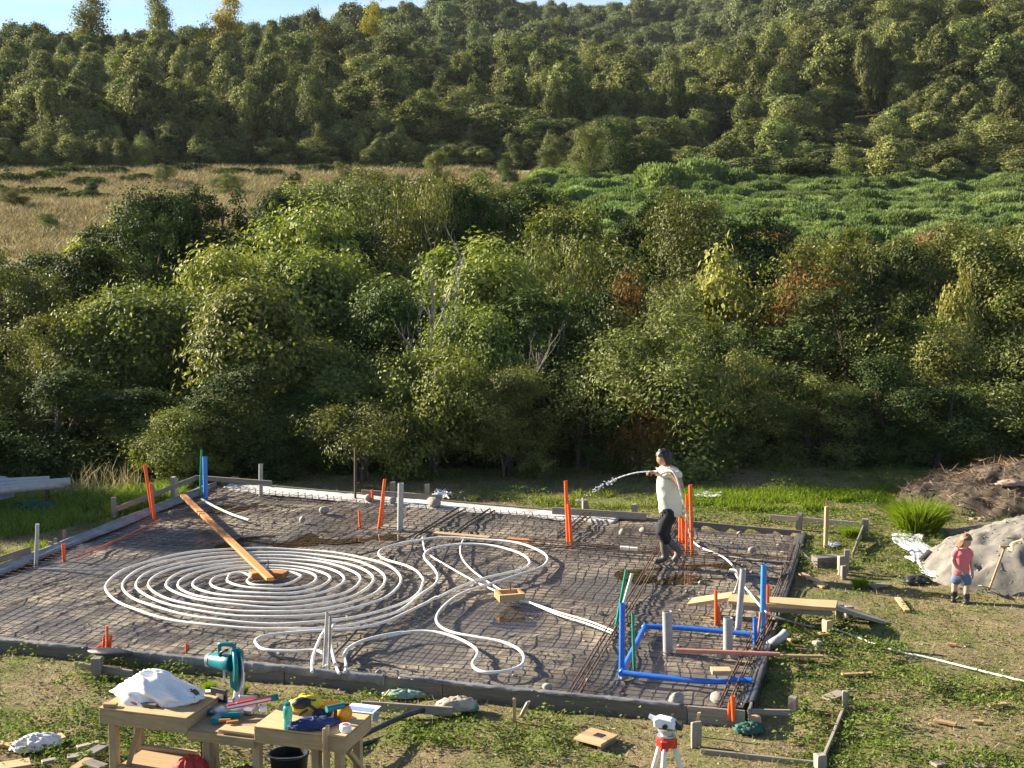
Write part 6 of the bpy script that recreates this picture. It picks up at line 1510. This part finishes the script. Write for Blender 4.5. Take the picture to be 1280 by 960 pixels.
# ------------------------------------------------------------------ people
CAGE = bpy.data.scenes.new('cages')
def skin_mesh(name, vs, es, rs, sub=2, root=0):
    me = bpy.data.meshes.new(name + '_cage'); me.from_pydata([tuple(v) for v in vs], es, [])
    o = bpy.data.objects.new(name + '_cage', me); C.objects.link(o)
    md = o.modifiers.new('skin', 'SKIN'); md.use_smooth_shade = True
    if not me.skin_vertices: me.skin_vertices.new()
    sv = me.skin_vertices[0].data
    for i, r in enumerate(rs):
        sv[i].radius = r if isinstance(r, (tuple, list)) else (r, r); sv[i].use_root = (i == root)
    s = o.modifiers.new('sub', 'SUBSURF'); s.levels = sub; s.render_levels = sub
    C.objects.unlink(o); CAGE.collection.objects.link(o)
    with bpy.context.temp_override(scene=CAGE, view_layer=CAGE.view_layers[0]):
        dg = bpy.context.evaluated_depsgraph_get()
    dg.update()
    out = bpy.data.meshes.new_from_object(o.evaluated_get(dg)); out.name = name
    bpy.data.objects.remove(o)
    for p in out.polygons: p.use_smooth = True
    return out
class Sk:
    def __init__(s): s.v = []; s.e = []; s.r = []
    def chain(s, pts, rs, at=None):
        k = at
        for p, r in zip(pts, rs):
            s.v.append(Vector(p)); s.r.append(r); i = len(s.v) - 1
            if k is not None: s.e.append((k, i))
            k = i
        return k
    def mesh(s, name, sub=2): return skin_mesh(name, s.v, s.e, s.r, sub)
def joinm(name, meshes):
    bm = bmesh.new()
    for m in meshes: bm.from_mesh(m)
    me = bpy.data.meshes.new(name); bm.to_mesh(me); bm.free()
    for p in me.polygons: p.use_smooth = True
    return me
def wrinkle(me, amp, freq, seed):
    n = len(me.vertices); co = np.empty(n * 3, np.float32); me.vertices.foreach_get('co', co); co = co.reshape(-1, 3)
    no = np.array([v.normal[:] for v in me.vertices]); k = 1 - np.abs(2 * fbm(co[:, 0] * freq + co[:, 1] * freq * .7, co[:, 2] * freq * .8 + co[:, 1] * freq * .5, 3, seed) - 1)
    co = co + no * ((k - .6) * amp)[:, None]; me.vertices.foreach_set('co', co.astype(np.float32).ravel()); me.update()
def head_mesh(h, face):
    """head of height h centred on the origin, facing -Y before turning; face = rotation matrix"""
    n, m = 26, 20; vs = []
    for i in range(m + 1):
        t = math.pi * i / m
        for k in range(n):
            a = 2 * math.pi * k / n; d = Vector((math.sin(t) * math.cos(a), math.sin(t) * math.sin(a), math.cos(t)))
            x, y, z = d.x * .36, d.y * .45, d.z * .5
            if z < 0: x *= 1 - .34 * (-z / .5) ** 1.5; y *= (1 - .10 * (-z / .5)) if y < 0 else (1 - .55 * (-z / .5))
            if y < 0:
                fx = x / .36
                g_ = lambda cx, cz, sx_, sz_: math.exp(-((x - cx) / sx_) ** 2 - ((z - cz) / sz_) ** 2)
                y -= .085 * g_(0, -.08, .05, .10) - .045 * (g_(.14, .03, .07, .05) + g_(-.14, .03, .07, .05)) + .03 * g_(0, -.25, .10, .035) + .04 * g_(0, -.40, .1, .06) + .02 * g_(0, .10, .2, .05)
            vs.append(face @ (Vector((x, y, z)) * h))
    f = [(i * n + k, (i + 1) * n + k, (i + 1) * n + (k + 1) % n, i * n + (k + 1) % n) for i in range(m) for k in range(n)]
    mb = MB(); mb.add(vs, f)
    for s_ in (-1, 1):
        mb2 = MB(); mb2.sphere((0, 0, 0), (.035 * h, .075 * h, .11 * h), 8, 6)
        mb.add([face @ (Vector(p) + Vector((s_ * .365 * h, .02 * h, -.03 * h))) for p in mb2.v], mb2.f)
    return mb.mesh('head', True)
def hair_mesh(h, face, long=0.0, seed=1, back=.1):
    n, m = 30, 18; vs = []; g_ = random.Random(seed)
    for i in range(m + 1):
        t = math.pi * .66 * i / m
        for k in range(n):
            a = 2 * math.pi * k / n; d = Vector((math.sin(t) * math.cos(a), math.sin(t) * math.sin(a), math.cos(t)))
            fr = max(0, -d.y); s_ = 1.13 + .05 * math.sin(a * 7 + i) + g_.uniform(-.03, .03)
            p = Vector((d.x * .36 * s_, d.y * .45 * s_ + .02, d.z * .5 * s_ + .03))
            if p.y < -.1 and p.z < .22: p = Vector((p.x * .8, p.y * .72, .22 + (p.z - .22) * .1))
            elif p.z < 0 and d.y > -.3: p.z -= long * (-p.z) * 2.2; p.y += back * (-p.z)
            vs.append(face @ (p * h))
    f = [(i * n + k, (i + 1) * n + k, (i + 1) * n + (k + 1) % n, i * n + (k + 1) % n) for i in range(m) for k in range(n)]
    mb = MB(); mb.add(vs, f); return mb.mesh('hair', True)
def eyes_mesh(h, face, c_):
    mb = MB()
    for s_ in (-1, 1):
        m2 = MB(); m2.sphere((0, 0, 0), .035 * h, 8, 6); mb.add([c_ + face @ (Vector(p) + Vector((s_ * .14 * h, -.375 * h, .035 * h))) for p in m2.v], m2.f)
    return mb
def hand(sk, wrist, d, up, L, at, curl=.5):
    """palm and five separate curled fingers grown from the wrist"""
    d = Vector(d).normalized(); up = Vector(up); up = (up - d * up.dot(d)).normalized(); sd = d.cross(up)
    pm = sk.chain([wrist + d * L * .25, wrist + d * L * .48], [(L * .20, L * .12), (L * .21, L * .11)], at)
    for k in range(4):
        o = (k - 1.5) * L * .12; ln = L * (.44, .5, .47, .36)[k]
        b = wrist + d * L * .52 + sd * o; p1 = b + d * ln * .45 - up * ln * .12 * curl; p2 = p1 + (d * (1 - curl) - up * curl).normalized() * ln * .35; p3 = p2 + (-d * curl * .6 - up * .8).normalized() * ln * .25
        sk.chain([b, p1, p2, p3], [L * .055, L * .05, L * .045, L * .038], pm)
    b = wrist + d * L * .22 - sd * L * .16; sk.chain([b, b + (d * .6 - sd * .5 - up * .4) * L * .26, b + (d * .9 - sd * .2 - up * .8) * L * .40], [L * .065, L * .055, L * .045], pm - 1)

M['skin'] = plain('tanned_skin', (0.42, 0.24, 0.155), .55, .08, 20)
M['skin_fair'] = plain('fair_skin', (0.56, 0.34, 0.25), .55, .08, 20)
M['tee_cream'] = plain('cream_cotton', (0.70, 0.68, 0.53), .85, .05, 25, .2)
M['tee_pink'] = plain('pink_cotton', (0.72, 0.17, 0.19), .85, .06, 25, .2)
M['trousers'] = plain('black_trousers', (0.012, 0.012, 0.014), .85, .3, 15, .2)
M['denim'] = plain('blue_denim', (0.10, 0.15, 0.25), .85, .2, 30, .2)
M['rubber_boot'] = plain('muddy_grey_boot', (0.085, 0.08, 0.075), .55, .3, 9, dirt=(.17, .14, .11))
M['black_boot'] = plain('black_rubber_boot', (0.02, 0.02, 0.023), .4, .3, 10, dirt=(.12, .10, .07))
M['hair_black'] = plain('black_hair', (0.014, 0.011, 0.010), .5, .4, 40, .4)
M['hair_brown'] = plain('light_brown_hair', (0.20, 0.10, 0.045), .55, .3, 40, .4)

# --- the man with the hose.  local: x as in the picture (right +), y away from the camera, z up; metres, foot on the mesh
mp = P(829, 705, .05); MS = 85.5
man = thing('person', 'man in cream T-shirt and black trousers spraying water from a hose on the mesh', 'person', mp)
def mq(px, py, y=0.0): return Vector(((px - 829) / MS, y, (705 - py) / MS / .975 + .0))
hip = mq(836, 636); 
sk = Sk()
sk.chain([mq(837, 633, 0)], [.118])
ch = sk.chain([mq(836, 622), mq(834, 606), mq(835, 592), mq(836, 586)], [(.118, .105), (.125, .105), (.13, .105), (.10, .085)], 0)
nk = sk.chain([mq(833, 581.5), mq(831, 577)], [.058, .056], ch)
# far (left) leg stands, near leg trails bent
fl_ = sk.chain([mq(834, 645, .09), mq(831, 668, .10), mq(831, 685, .09), mq(832.5, 700, .08)], [.095, .066, .062, .048], 0)
sk.chain([mq(826, 703, .08), mq(818, 704.5, .07)], [.045, .034], fl_)
nl_ = sk.chain([mq(834, 646, -.09), mq(823, 662, -.10), mq(835, 674, -.09), mq(846, 685, -.08)], [.10, .070, .062, .047], 0)
sk.chain([mq(846, 692, -.08), mq(841, 699, -.08)], [.043, .032], nl_)
# near arm: elbow out to the right, hand back at the chin
ea = sk.chain([mq(842, 588, -.13), mq(847, 600, -.20), mq(849, 607, -.22)], [.066, .050, .044], ch)
wa = sk.chain([mq(843, 596, -.25), mq(838, 588, -.24)], [.036, .028], ea); hand(sk, mq(838, 588, -.24), (-.5, .15, .55), (-.4, -.9, 0), .17, wa, .75)
# far arm reaches forward with the nozzle
eb = sk.chain([mq(829, 587, .14), mq(824, 592, .17), mq(823, 594, .14)], [.064, .048, .042], ch)
wb_ = sk.chain([mq(819, 590, .02), mq(816.5, 588.5, -.04)], [.034, .027], eb); hand(sk, mq(816.5, 588.5, -.04), (-.9, -.35, .1), (0, .2, 1), .17, wb_, .75)
bodym = sk.mesh('body', 2)
fm = Matrix.Rotation(R(-78), 3, 'Z') @ Matrix.Rotation(R(12), 3, 'X')
hc = mq(828, 571.5)
hm_ = head_mesh(.235, fm); hm_.transform(Matrix.Translation(hc))
link('body', joinm('body', [bodym, hm_]), M['skin'], man)
hr = hair_mesh(.25, fm, .22, 3); hr.transform(Matrix.Translation(hc)); link('hair', hr, M['hair_black'], man)
eyes_mesh(.235, fm, hc).build('eyes', M['black'], man, smooth=True)
sk = Sk(); sk.chain([mq(838, 646)], [(.175, .16)]); sk.v; c1_ = sk.chain([mq(838, 636), mq(836, 622), mq(834, 607), mq(835, 594), mq(836, 585.5)], [(.18, .16), (.18, .155), (.185, .155), (.19, .15), (.115, .10)], 0)
sk.chain([mq(841, 588, -.13), mq(845, 596, -.175)], [.098, .085], c1_); sk.chain([mq(830, 587, .14), mq(826, 591, .17)], [.094, .082], c1_)
tm = sk.mesh('shirt', 3); wrinkle(tm, .035, 6, 3); link('shirt', tm, M['tee_cream'], man)
sk = Sk(); sk.chain([mq(837, 624)], [(.140, .125)]); sk.chain([mq(837, 639)], [(.155, .145)], 0)
sk.chain([mq(834, 647, .09), mq(831, 660, .10), mq(830.5, 672, .10)], [.112, .098, .088], 1); sk.chain([mq(833.5, 647, -.09), mq(823.5, 660, -.10), mq(829, 669, -.10), mq(836, 676, -.09)], [.115, .100, .090, .080], 1)
pm_ = sk.mesh('trousers', 3); wrinkle(pm_, .03, 7, 5); link('trousers', pm_, M['trousers'], man)
for (nm, pts_, rs_, extra) in (('boot', [mq(830.5, 672, .10), mq(831, 685, .09), mq(832.5, 699, .08)], [.074, .070, .060], [mq(826, 702, .08), mq(816.5, 704, .07)]), ('boot', [mq(832, 672, -.09), mq(841, 680, -.085), mq(847.5, 685, -.08)], [.074, .070, .060], [mq(847, 692, -.08), mq(840.5, 700, -.08)])):
    sk = Sk(); l_ = sk.chain(pts_, rs_); sk.chain(extra, [.056, .044], l_); link(nm, sk.mesh('boot', 2), M['rubber_boot'], man)
# hose: nozzle in the far hand, over the near hand, down to the mesh and off across the grass
wm = lambda v: mp + v
hose = [wm(mq(808, 586.5, -.10)), wm(mq(815, 587, -.06)), wm(mq(826, 584, -.16)), wm(mq(836, 583.5, -.27)), wm(mq(841, 590, -.30)), wm(mq(846, 606, -.30)), wm(mq(853, 630, -.22)), wm(mq(860, 655, -.10))] + hose_g
tag(MB().tube(smooth_path(hose, 6), .0135, 8).build('garden_hose', M['white_pipe'], smooth=True), 'cream garden hose from the man\'s hands across the right edge to the picture\'s right side', 'hose')
# the jet of water
def water_mat():
    m, nt, b = nodes('splashing_water'); b.inputs['Base Color'].default_value = (.92, .95, 1, 1); b.inputs['Roughness'].default_value = .12; b.inputs['Transmission Weight'].default_value = .55; b.inputs['IOR'].default_value = 1.33
    return m
M['water'] = water_mat()
n0 = wm(mq(808, 586.5, -.10)); jet = []
for i in range(60):
    t = i / 59; jet.append(n0 + PY(808 - 87 * t ** .95, 586.5 - 2 * t + 40 * t ** 1.75, n0.y + .5 * t) - PY(808, 586.5, n0.y))
mb = MB(); rj = random.Random(4); k1 = 30
mb.tube(jet[:k1], [.009 + .006 * math.sin(i * 1.7) * (i / k1) for i in range(k1)], 7)
for i in range(k1 - 3, 60):
    for _ in range(3):
        q = jet[i] + Vector((rj.gauss(0, .006 + .0004 * i), rj.gauss(0, .008), rj.gauss(0, .005 + .0004 * i))); r_ = rj.uniform(.005, .012)
        if rj.random() < .95 - .010 * i: mb.sphere(q, (r_ * 1.5, r_, r_), 6, 5)
o = mb.build('water_jet', M['water'], smooth=True); o['kind'] = 'stuff'

# --- the girl
gp_ = Pg(1200, 752); GS = 93.0
girl = thing('person', 'small girl in pink T-shirt, denim shorts and black boots walking before the sand pile', 'person', gp_)
def gq(px, py, y=0.0): return Vector(((px - 1200) / GS, y, (752 - py) / GS / .975))
sk = Sk(); sk.chain([gq(1199, 717)], [.075]); ch = sk.chain([gq(1199, 708), gq(1199, 697), gq(1200, 689), gq(1201, 685.5)], [(.065, .06), (.066, .06), (.062, .055), (.045, .042)], 0)
sk.chain([gq(1202, 683), gq(1203, 680)], [.036, .036], ch)
a1 = sk.chain([gq(1191.5, 690, .0), gq(1187.5, 700, -.02), gq(1190, 706, -.06)], [.038, .030, .027], ch); a1 = sk.chain([gq(1196, 711, -.10)], [.021], a1); hand(sk, gq(1196, 711, -.10), (.7, -.2, -.5), (0, -1, .3), .10, a1, .4)
a2 = sk.chain([gq(1209, 690), gq(1212.5, 699, .02), gq(1213.5, 707, .01)], [.038, .030, .026], ch); a2 = sk.chain([gq(1214, 715, -.02)], [.020], a2); hand(sk, gq(1214, 715, -.02), (.0, -.1, -1), (1, 0, 0), .10, a2, .4)
for (x, yy, dx) in ((1194, .05, -3), (1206, -.07, 2)):
    l_ = sk.chain([gq(x + .5, 721, yy * .6), gq(x, 730, yy), gq(x - .5, 741, yy), gq(x - .5, 748, yy)], [.060, .044, .038, .032], 0); sk.chain([gq(x - 1.5, 750.5, yy - .06)], [.028], l_)
bm_ = sk.mesh('body', 2); fg = Matrix.Rotation(R(38), 3, 'Z') @ Matrix.Rotation(R(14), 3, 'X'); hc = gq(1204, 675.5)
hm_ = head_mesh(.178, fg); hm_.transform(Matrix.Translation(hc)); link('body', joinm('body', [bm_, hm_]), M['skin_fair'], girl)
hr = hair_mesh(.192, fg, .45, 7, .25); hr.transform(Matrix.Translation(hc)); link('hair', hr, M['hair_brown'], girl)
eyes_mesh(.178, fg, hc).build('eyes', M['black'], girl, smooth=True)
sk = Sk(); sk.chain([gq(1199, 719)], [(.125, .112)]); c1_ = sk.chain([gq(1199, 713), gq(1199, 704), gq(1200, 696), gq(1200.5, 689.5), gq(1201, 685), gq(1201.5, 682)], [(.125, .11), (.12, .106), (.118, .104), (.118, .10), (.09, .082), (.05, .05)], 0)
sk.chain([gq(1191.5, 690), gq(1189, 696.5, -.01)], [.058, .055], c1_); sk.chain([gq(1209.5, 690), gq(1211.5, 696.5, .01)], [.055, .052], c1_)
tm = sk.mesh('shirt', 3); wrinkle(tm, .02, 9, 6); link('shirt', tm, M['tee_pink'], girl)
sk = Sk(); sk.chain([gq(1199, 710)], [(.098, .09)]); sk.chain([gq(1199.5, 718)], [(.108, .095)], 0); sk.chain([gq(1194.5, 723, .03), gq(1193.5, 731, .05)], [.078, .078], 1); sk.chain([gq(1206, 723, -.05), gq(1206.5, 731, -.06)], [.078, .078], 1)
pm_ = sk.mesh('shorts', 2); link('shorts', pm_, M['denim'], girl)
for (x, yy) in ((1193.5, .05), (1205.5, -.07)):
    sk = Sk(); l_ = sk.chain([gq(x + .3, 738, yy), gq(x, 744, yy), gq(x, 749, yy)], [.055, .050, .046]); sk.chain([gq(x - 2, 750.5, yy - .05), gq(x - 4, 751, yy - .10)], [.040, .032], l_); link('boot', sk.mesh('boot', 2), M['black_boot'], girl)

bpy.data.scenes.remove(CAGE)
# ------------------------------------------------------------------ near grass, weeds and straw
def near_points(n, seed, dens):
    g = np.random.default_rng(seed); Y = g.uniform(11.5, 31, n); px = g.uniform(-60, 1340, n); X = (px - 640) / FPX * Y
    d = dens(X, Y); k = (g.uniform(0, 1, n) < d) & (quad_in(X, Y) < -.06)
    ok = np.ones(len(X), bool)
    ds = ((X - sand_c[0]) / 2.2) ** 2 + ((Y - sand_c[1]) / 1.8) ** 2; k &= ds > 1
    return X[k], Y[k]
sand_c = (float(sgrid[0].mean()), float(sgrid[1].mean()))
def patch(X, Y): return fbm(X * .9, Y * .9, 4, 201)
def dens_w(X, Y):
    d = np.clip((patch(X, Y) - .47) * 7, 0, 1)
    lf = ((X < -2.5) & (Y < 19)); d = np.where(lf, np.clip((patch(X, Y) - .36) * 6, 0, 1), d)
    lr_ = ((X - 4.6) / 1.1) ** 2 + ((Y - 15.0) / 1.3) ** 2 < 1; d = np.where(lr_, np.clip((patch(X, Y) - .34) * 6, 0, 1), d)
    bare = ((X - 6.6) / 2.2) ** 2 + ((Y - 18.2) / 1.6) ** 2 < 1; d = np.where(bare, d * .15, d)
    return d * .95 + .03
X, Y = near_points(260000, 5, dens_w); n = len(X); g = np.random.default_rng(3)
k = min(n, 90000); X, Y = X[:k], Y[:k]; n = k
cl_ = fbm(X * 3.2, Y * 3.2, 3, 77); hgt = .012 + .22 * np.clip(cl_ - .38, 0, 1) * (1 + (g.uniform(0, 1, n) > .6))
cen = np.stack([X, Y, terrain(X, Y) + hgt], 1); nr = unit(np.stack([g.normal(0, .45, n), g.normal(0, .45, n), np.ones(n)], 1)); d = g.normal(0, 1, (n, 3)); d = unit(d - nr * np.sum(d * nr, 1, keepdims=True))
v, f, t = leaves(cen, d, nr, .045 * g.uniform(.5, 1.5, n), .032 * g.uniform(.5, 1.4, n), .6 * cl_ + .5 * g.uniform(0, 1, n) - .1)
o = link('weeds', fast_mesh('weeds', v, f, False, {'tint': t}), LM['weed']); o['kind'] = 'stuff'
def blades(name, X, Y, h, w, mat, seed, lean=.5):
    g = np.random.default_rng(seed); n = len(X); z = terrain(X, Y); h = h * g.uniform(.4, 1.3, n)
    d = unit(np.stack([g.normal(0, lean, n), g.normal(0, lean, n), np.ones(n)], 1)); sd = unit(np.cross(d, g.normal(0, 1, (n, 3)))) * w / 2
    b = np.stack([X, Y, z - .01], 1); tip = b + d * h[:, None]; tip[:, :2] += g.normal(0, .25, (n, 2)) * h[:, None]
    mid = b + d * (h * .6)[:, None]
    v = np.stack([b - sd, b + sd, mid + sd * .8, mid - sd * .8, tip], 1).reshape(-1, 3); q = np.arange(n)[:, None] * 5
    f = np.concatenate([q + [[0, 1, 2]], q + [[0, 2, 3]], q + [[3, 2, 4]]], 1).reshape(-1, 3)
    o = link(name, fast_mesh(name, v, f, False, {'tint': np.repeat(g.uniform(0, 1, n), 5)}), LM[mat]); o['kind'] = 'stuff'; return o
X, Y = near_points(90000, 15, lambda X, Y: .25 + .5 * np.clip((patch(X, Y) - .42) * 5, 0, 1)); blades('short_grass', X[:42000], Y[:42000], .085, .007, 'grass', 4, .7)
X, Y = near_points(110000, 16, lambda X, Y: .35 + .3 * np.clip((.55 - patch(X, Y)) * 5, 0, 1)); blades('dry_grass', X[:40000], Y[:40000], .085, .009, 'straw', 5, 1.6)
LM['tussock'] = leaf_mat('bright_grass_blade', (0.14, 0.21, 0.015), (0.26, 0.34, 0.035), .4, glow=(1.1, 1.15, .4))
# taller grass: strip behind the back edge, tongues at the left
def strip(poly, n, seed):
    g = np.random.default_rng(seed); out = []
    px = g.uniform(min(p[0] for p in poly), max(p[0] for p in poly), n); lo = np.interp(px, [p[0] for p in poly], [p[1] for p in poly]); hi = np.interp(px, [p[0] for p in poly], [p[2] for p in poly])
    py = lo + (hi - lo) * g.uniform(0, 1, n); u = (px - 640) / FPX; v = (py - 480) / FPX; t = (-.18 - CAM_H) / (-math.sin(PITCH) - v * math.cos(PITCH)); return u * t, (math.cos(PITCH) - v * math.sin(PITCH)) * t
X, Y = strip([(560, 616, 628), (700, 618, 636), (860, 622, 646), (950, 622, 652), (1060, 622, 648), (1150, 616, 630)], 9000, 21); m_ = (fbm(X * 1.3, Y * 1.3, 3, 88) > .50) & (quad_in(X, Y) < -.15); blades('tall_grass', X[m_], Y[m_], .15, .013, 'grass', 22, .45)
X, Y = strip([(850, 624, 642), (950, 626, 652), (1060, 626, 650), (1130, 622, 640)], 9000, 23); m_ = (fbm(X * 1.5, Y * 1.5, 3, 89) > .44) & (quad_in(X, Y) < -.12); blades('sun_tinted_grass', X[m_], Y[m_], .17, .014, 'tussock', 24, .5)  # lighter blade colour puts the sunshine on this strip into the material
X, Y = strip([(-60, 628, 690), (60, 625, 670), (150, 618, 650), (235, 606, 622)], 9000, 31); m_ = (fbm(X * 1.2, Y * 1.2, 3, 98) > .42) & (quad_in(X, Y) < -.15); blades('tall_grass', X[m_], Y[m_], .20, .013, 'grass', 32, .4)
X, Y = strip([(90, 606, 622), (130, 604, 622), (175, 606, 618)], 170, 41); blades('pale_grass', X, Y, .5, .013, 'straw', 42, .3)
X, Y = strip([(130, 640, 655), (190, 624, 640), (225, 612, 628)], 1200, 43); m_ = quad_in(X, Y) < -.1; blades('bright_grass', X[m_], Y[m_], .26, .014, 'grass', 44, .35)
X, Y = strip([(-30, 715, 735), (30, 695, 715), (60, 690, 700)], 1200, 45); m_ = quad_in(X, Y) < -.1; blades('bright_grass', X[m_], Y[m_], .18, .013, 'grass', 46, .35)
# bright tussock by the straw heap
tm = tuft_mesh('grass_tussock', 7, 2200, .62, .015, .30, .22); tm.materials.append(LM['tussock'])
p = Pg(1147, 664); tag(link('grass_tussock', tm, None, None, p), 'bright green grass tussock left of the straw heap', 'grass tussock')
for i, (px, py, s_, lab) in enumerate(((1063, 672, .42, 'green tuft under the batter rail at the back right'), (1075, 735, .30, 'green tuft right of the split posts'), (1262, 662, .42, 'yellow green tuft at the foot of the straw heap'), (222, 622, .34, 'sunlit tuft by the high end of the sloping batter rail'), (300, 868, .26, 'weed tuft at the front edge behind the workbench'), (262, 862, .20, 'weed tuft right of the white sack'))):
    p = Pg(px, py); o = link('grass_tussock', tm, None, None, p, (0, 0, i)); o.scale = (s_ * .8, s_ * .8, s_ * .85); tag(o, lab, 'grass tuft')
# clods and pebbles scattered over the ground
V_, F_, T2 = [], [], []; nb = 0; X, Y = near_points(9000, 61, lambda X, Y: .25 + 0 * X); g = np.random.default_rng(62); Z = terrain(X, Y)
for i in range(min(len(X), 1500)):
    v, f = rk_np[i % len(rk_np)]; s_ = .010 + .045 * g.beta(1, 7); V_.append(v * s_ + np.array([X[i], Y[i], Z[i] + s_ * .2])); F_.append(f + nb); nb += len(v); T2.append(np.full(len(v), g.uniform()))
o = link('ground_pebbles', fast_mesh('ground_pebbles', np.concatenate(V_), np.concatenate(F_), False, {'tint': np.concatenate(T2)}), M['rockgrey']); o['kind'] = 'stuff'
# ------------------------------------------------------------------ the air: far slopes fade a little
ZTOP = float(gz.max()) + 14; ZBOT = float(gz.min()) - 1
hz = MB().box((0, 365, (ZTOP + ZBOT) / 2), (1440, 870, ZTOP - ZBOT)).build('haze', None); hz['kind'] = 'stuff'
hm2 = bpy.data.materials.new('haze_air'); hm2.use_nodes = True; hnt = hm2.node_tree; hnt.nodes.clear()
pv = hnt.nodes.new('ShaderNodeVolumePrincipled'); pv.inputs['Color'].default_value = (.86, .92, 1, 1); pv.inputs['Density'].default_value = 0.00007; pv.inputs['Anisotropy'].default_value = 0.0
ho = hnt.nodes.new('ShaderNodeOutputMaterial'); hnt.links.new(pv.outputs[0], ho.inputs['Volume']); hz.data.materials.append(hm2)
scene.cycles.volume_bounces = 0; scene.cycles.volume_step_rate = 4
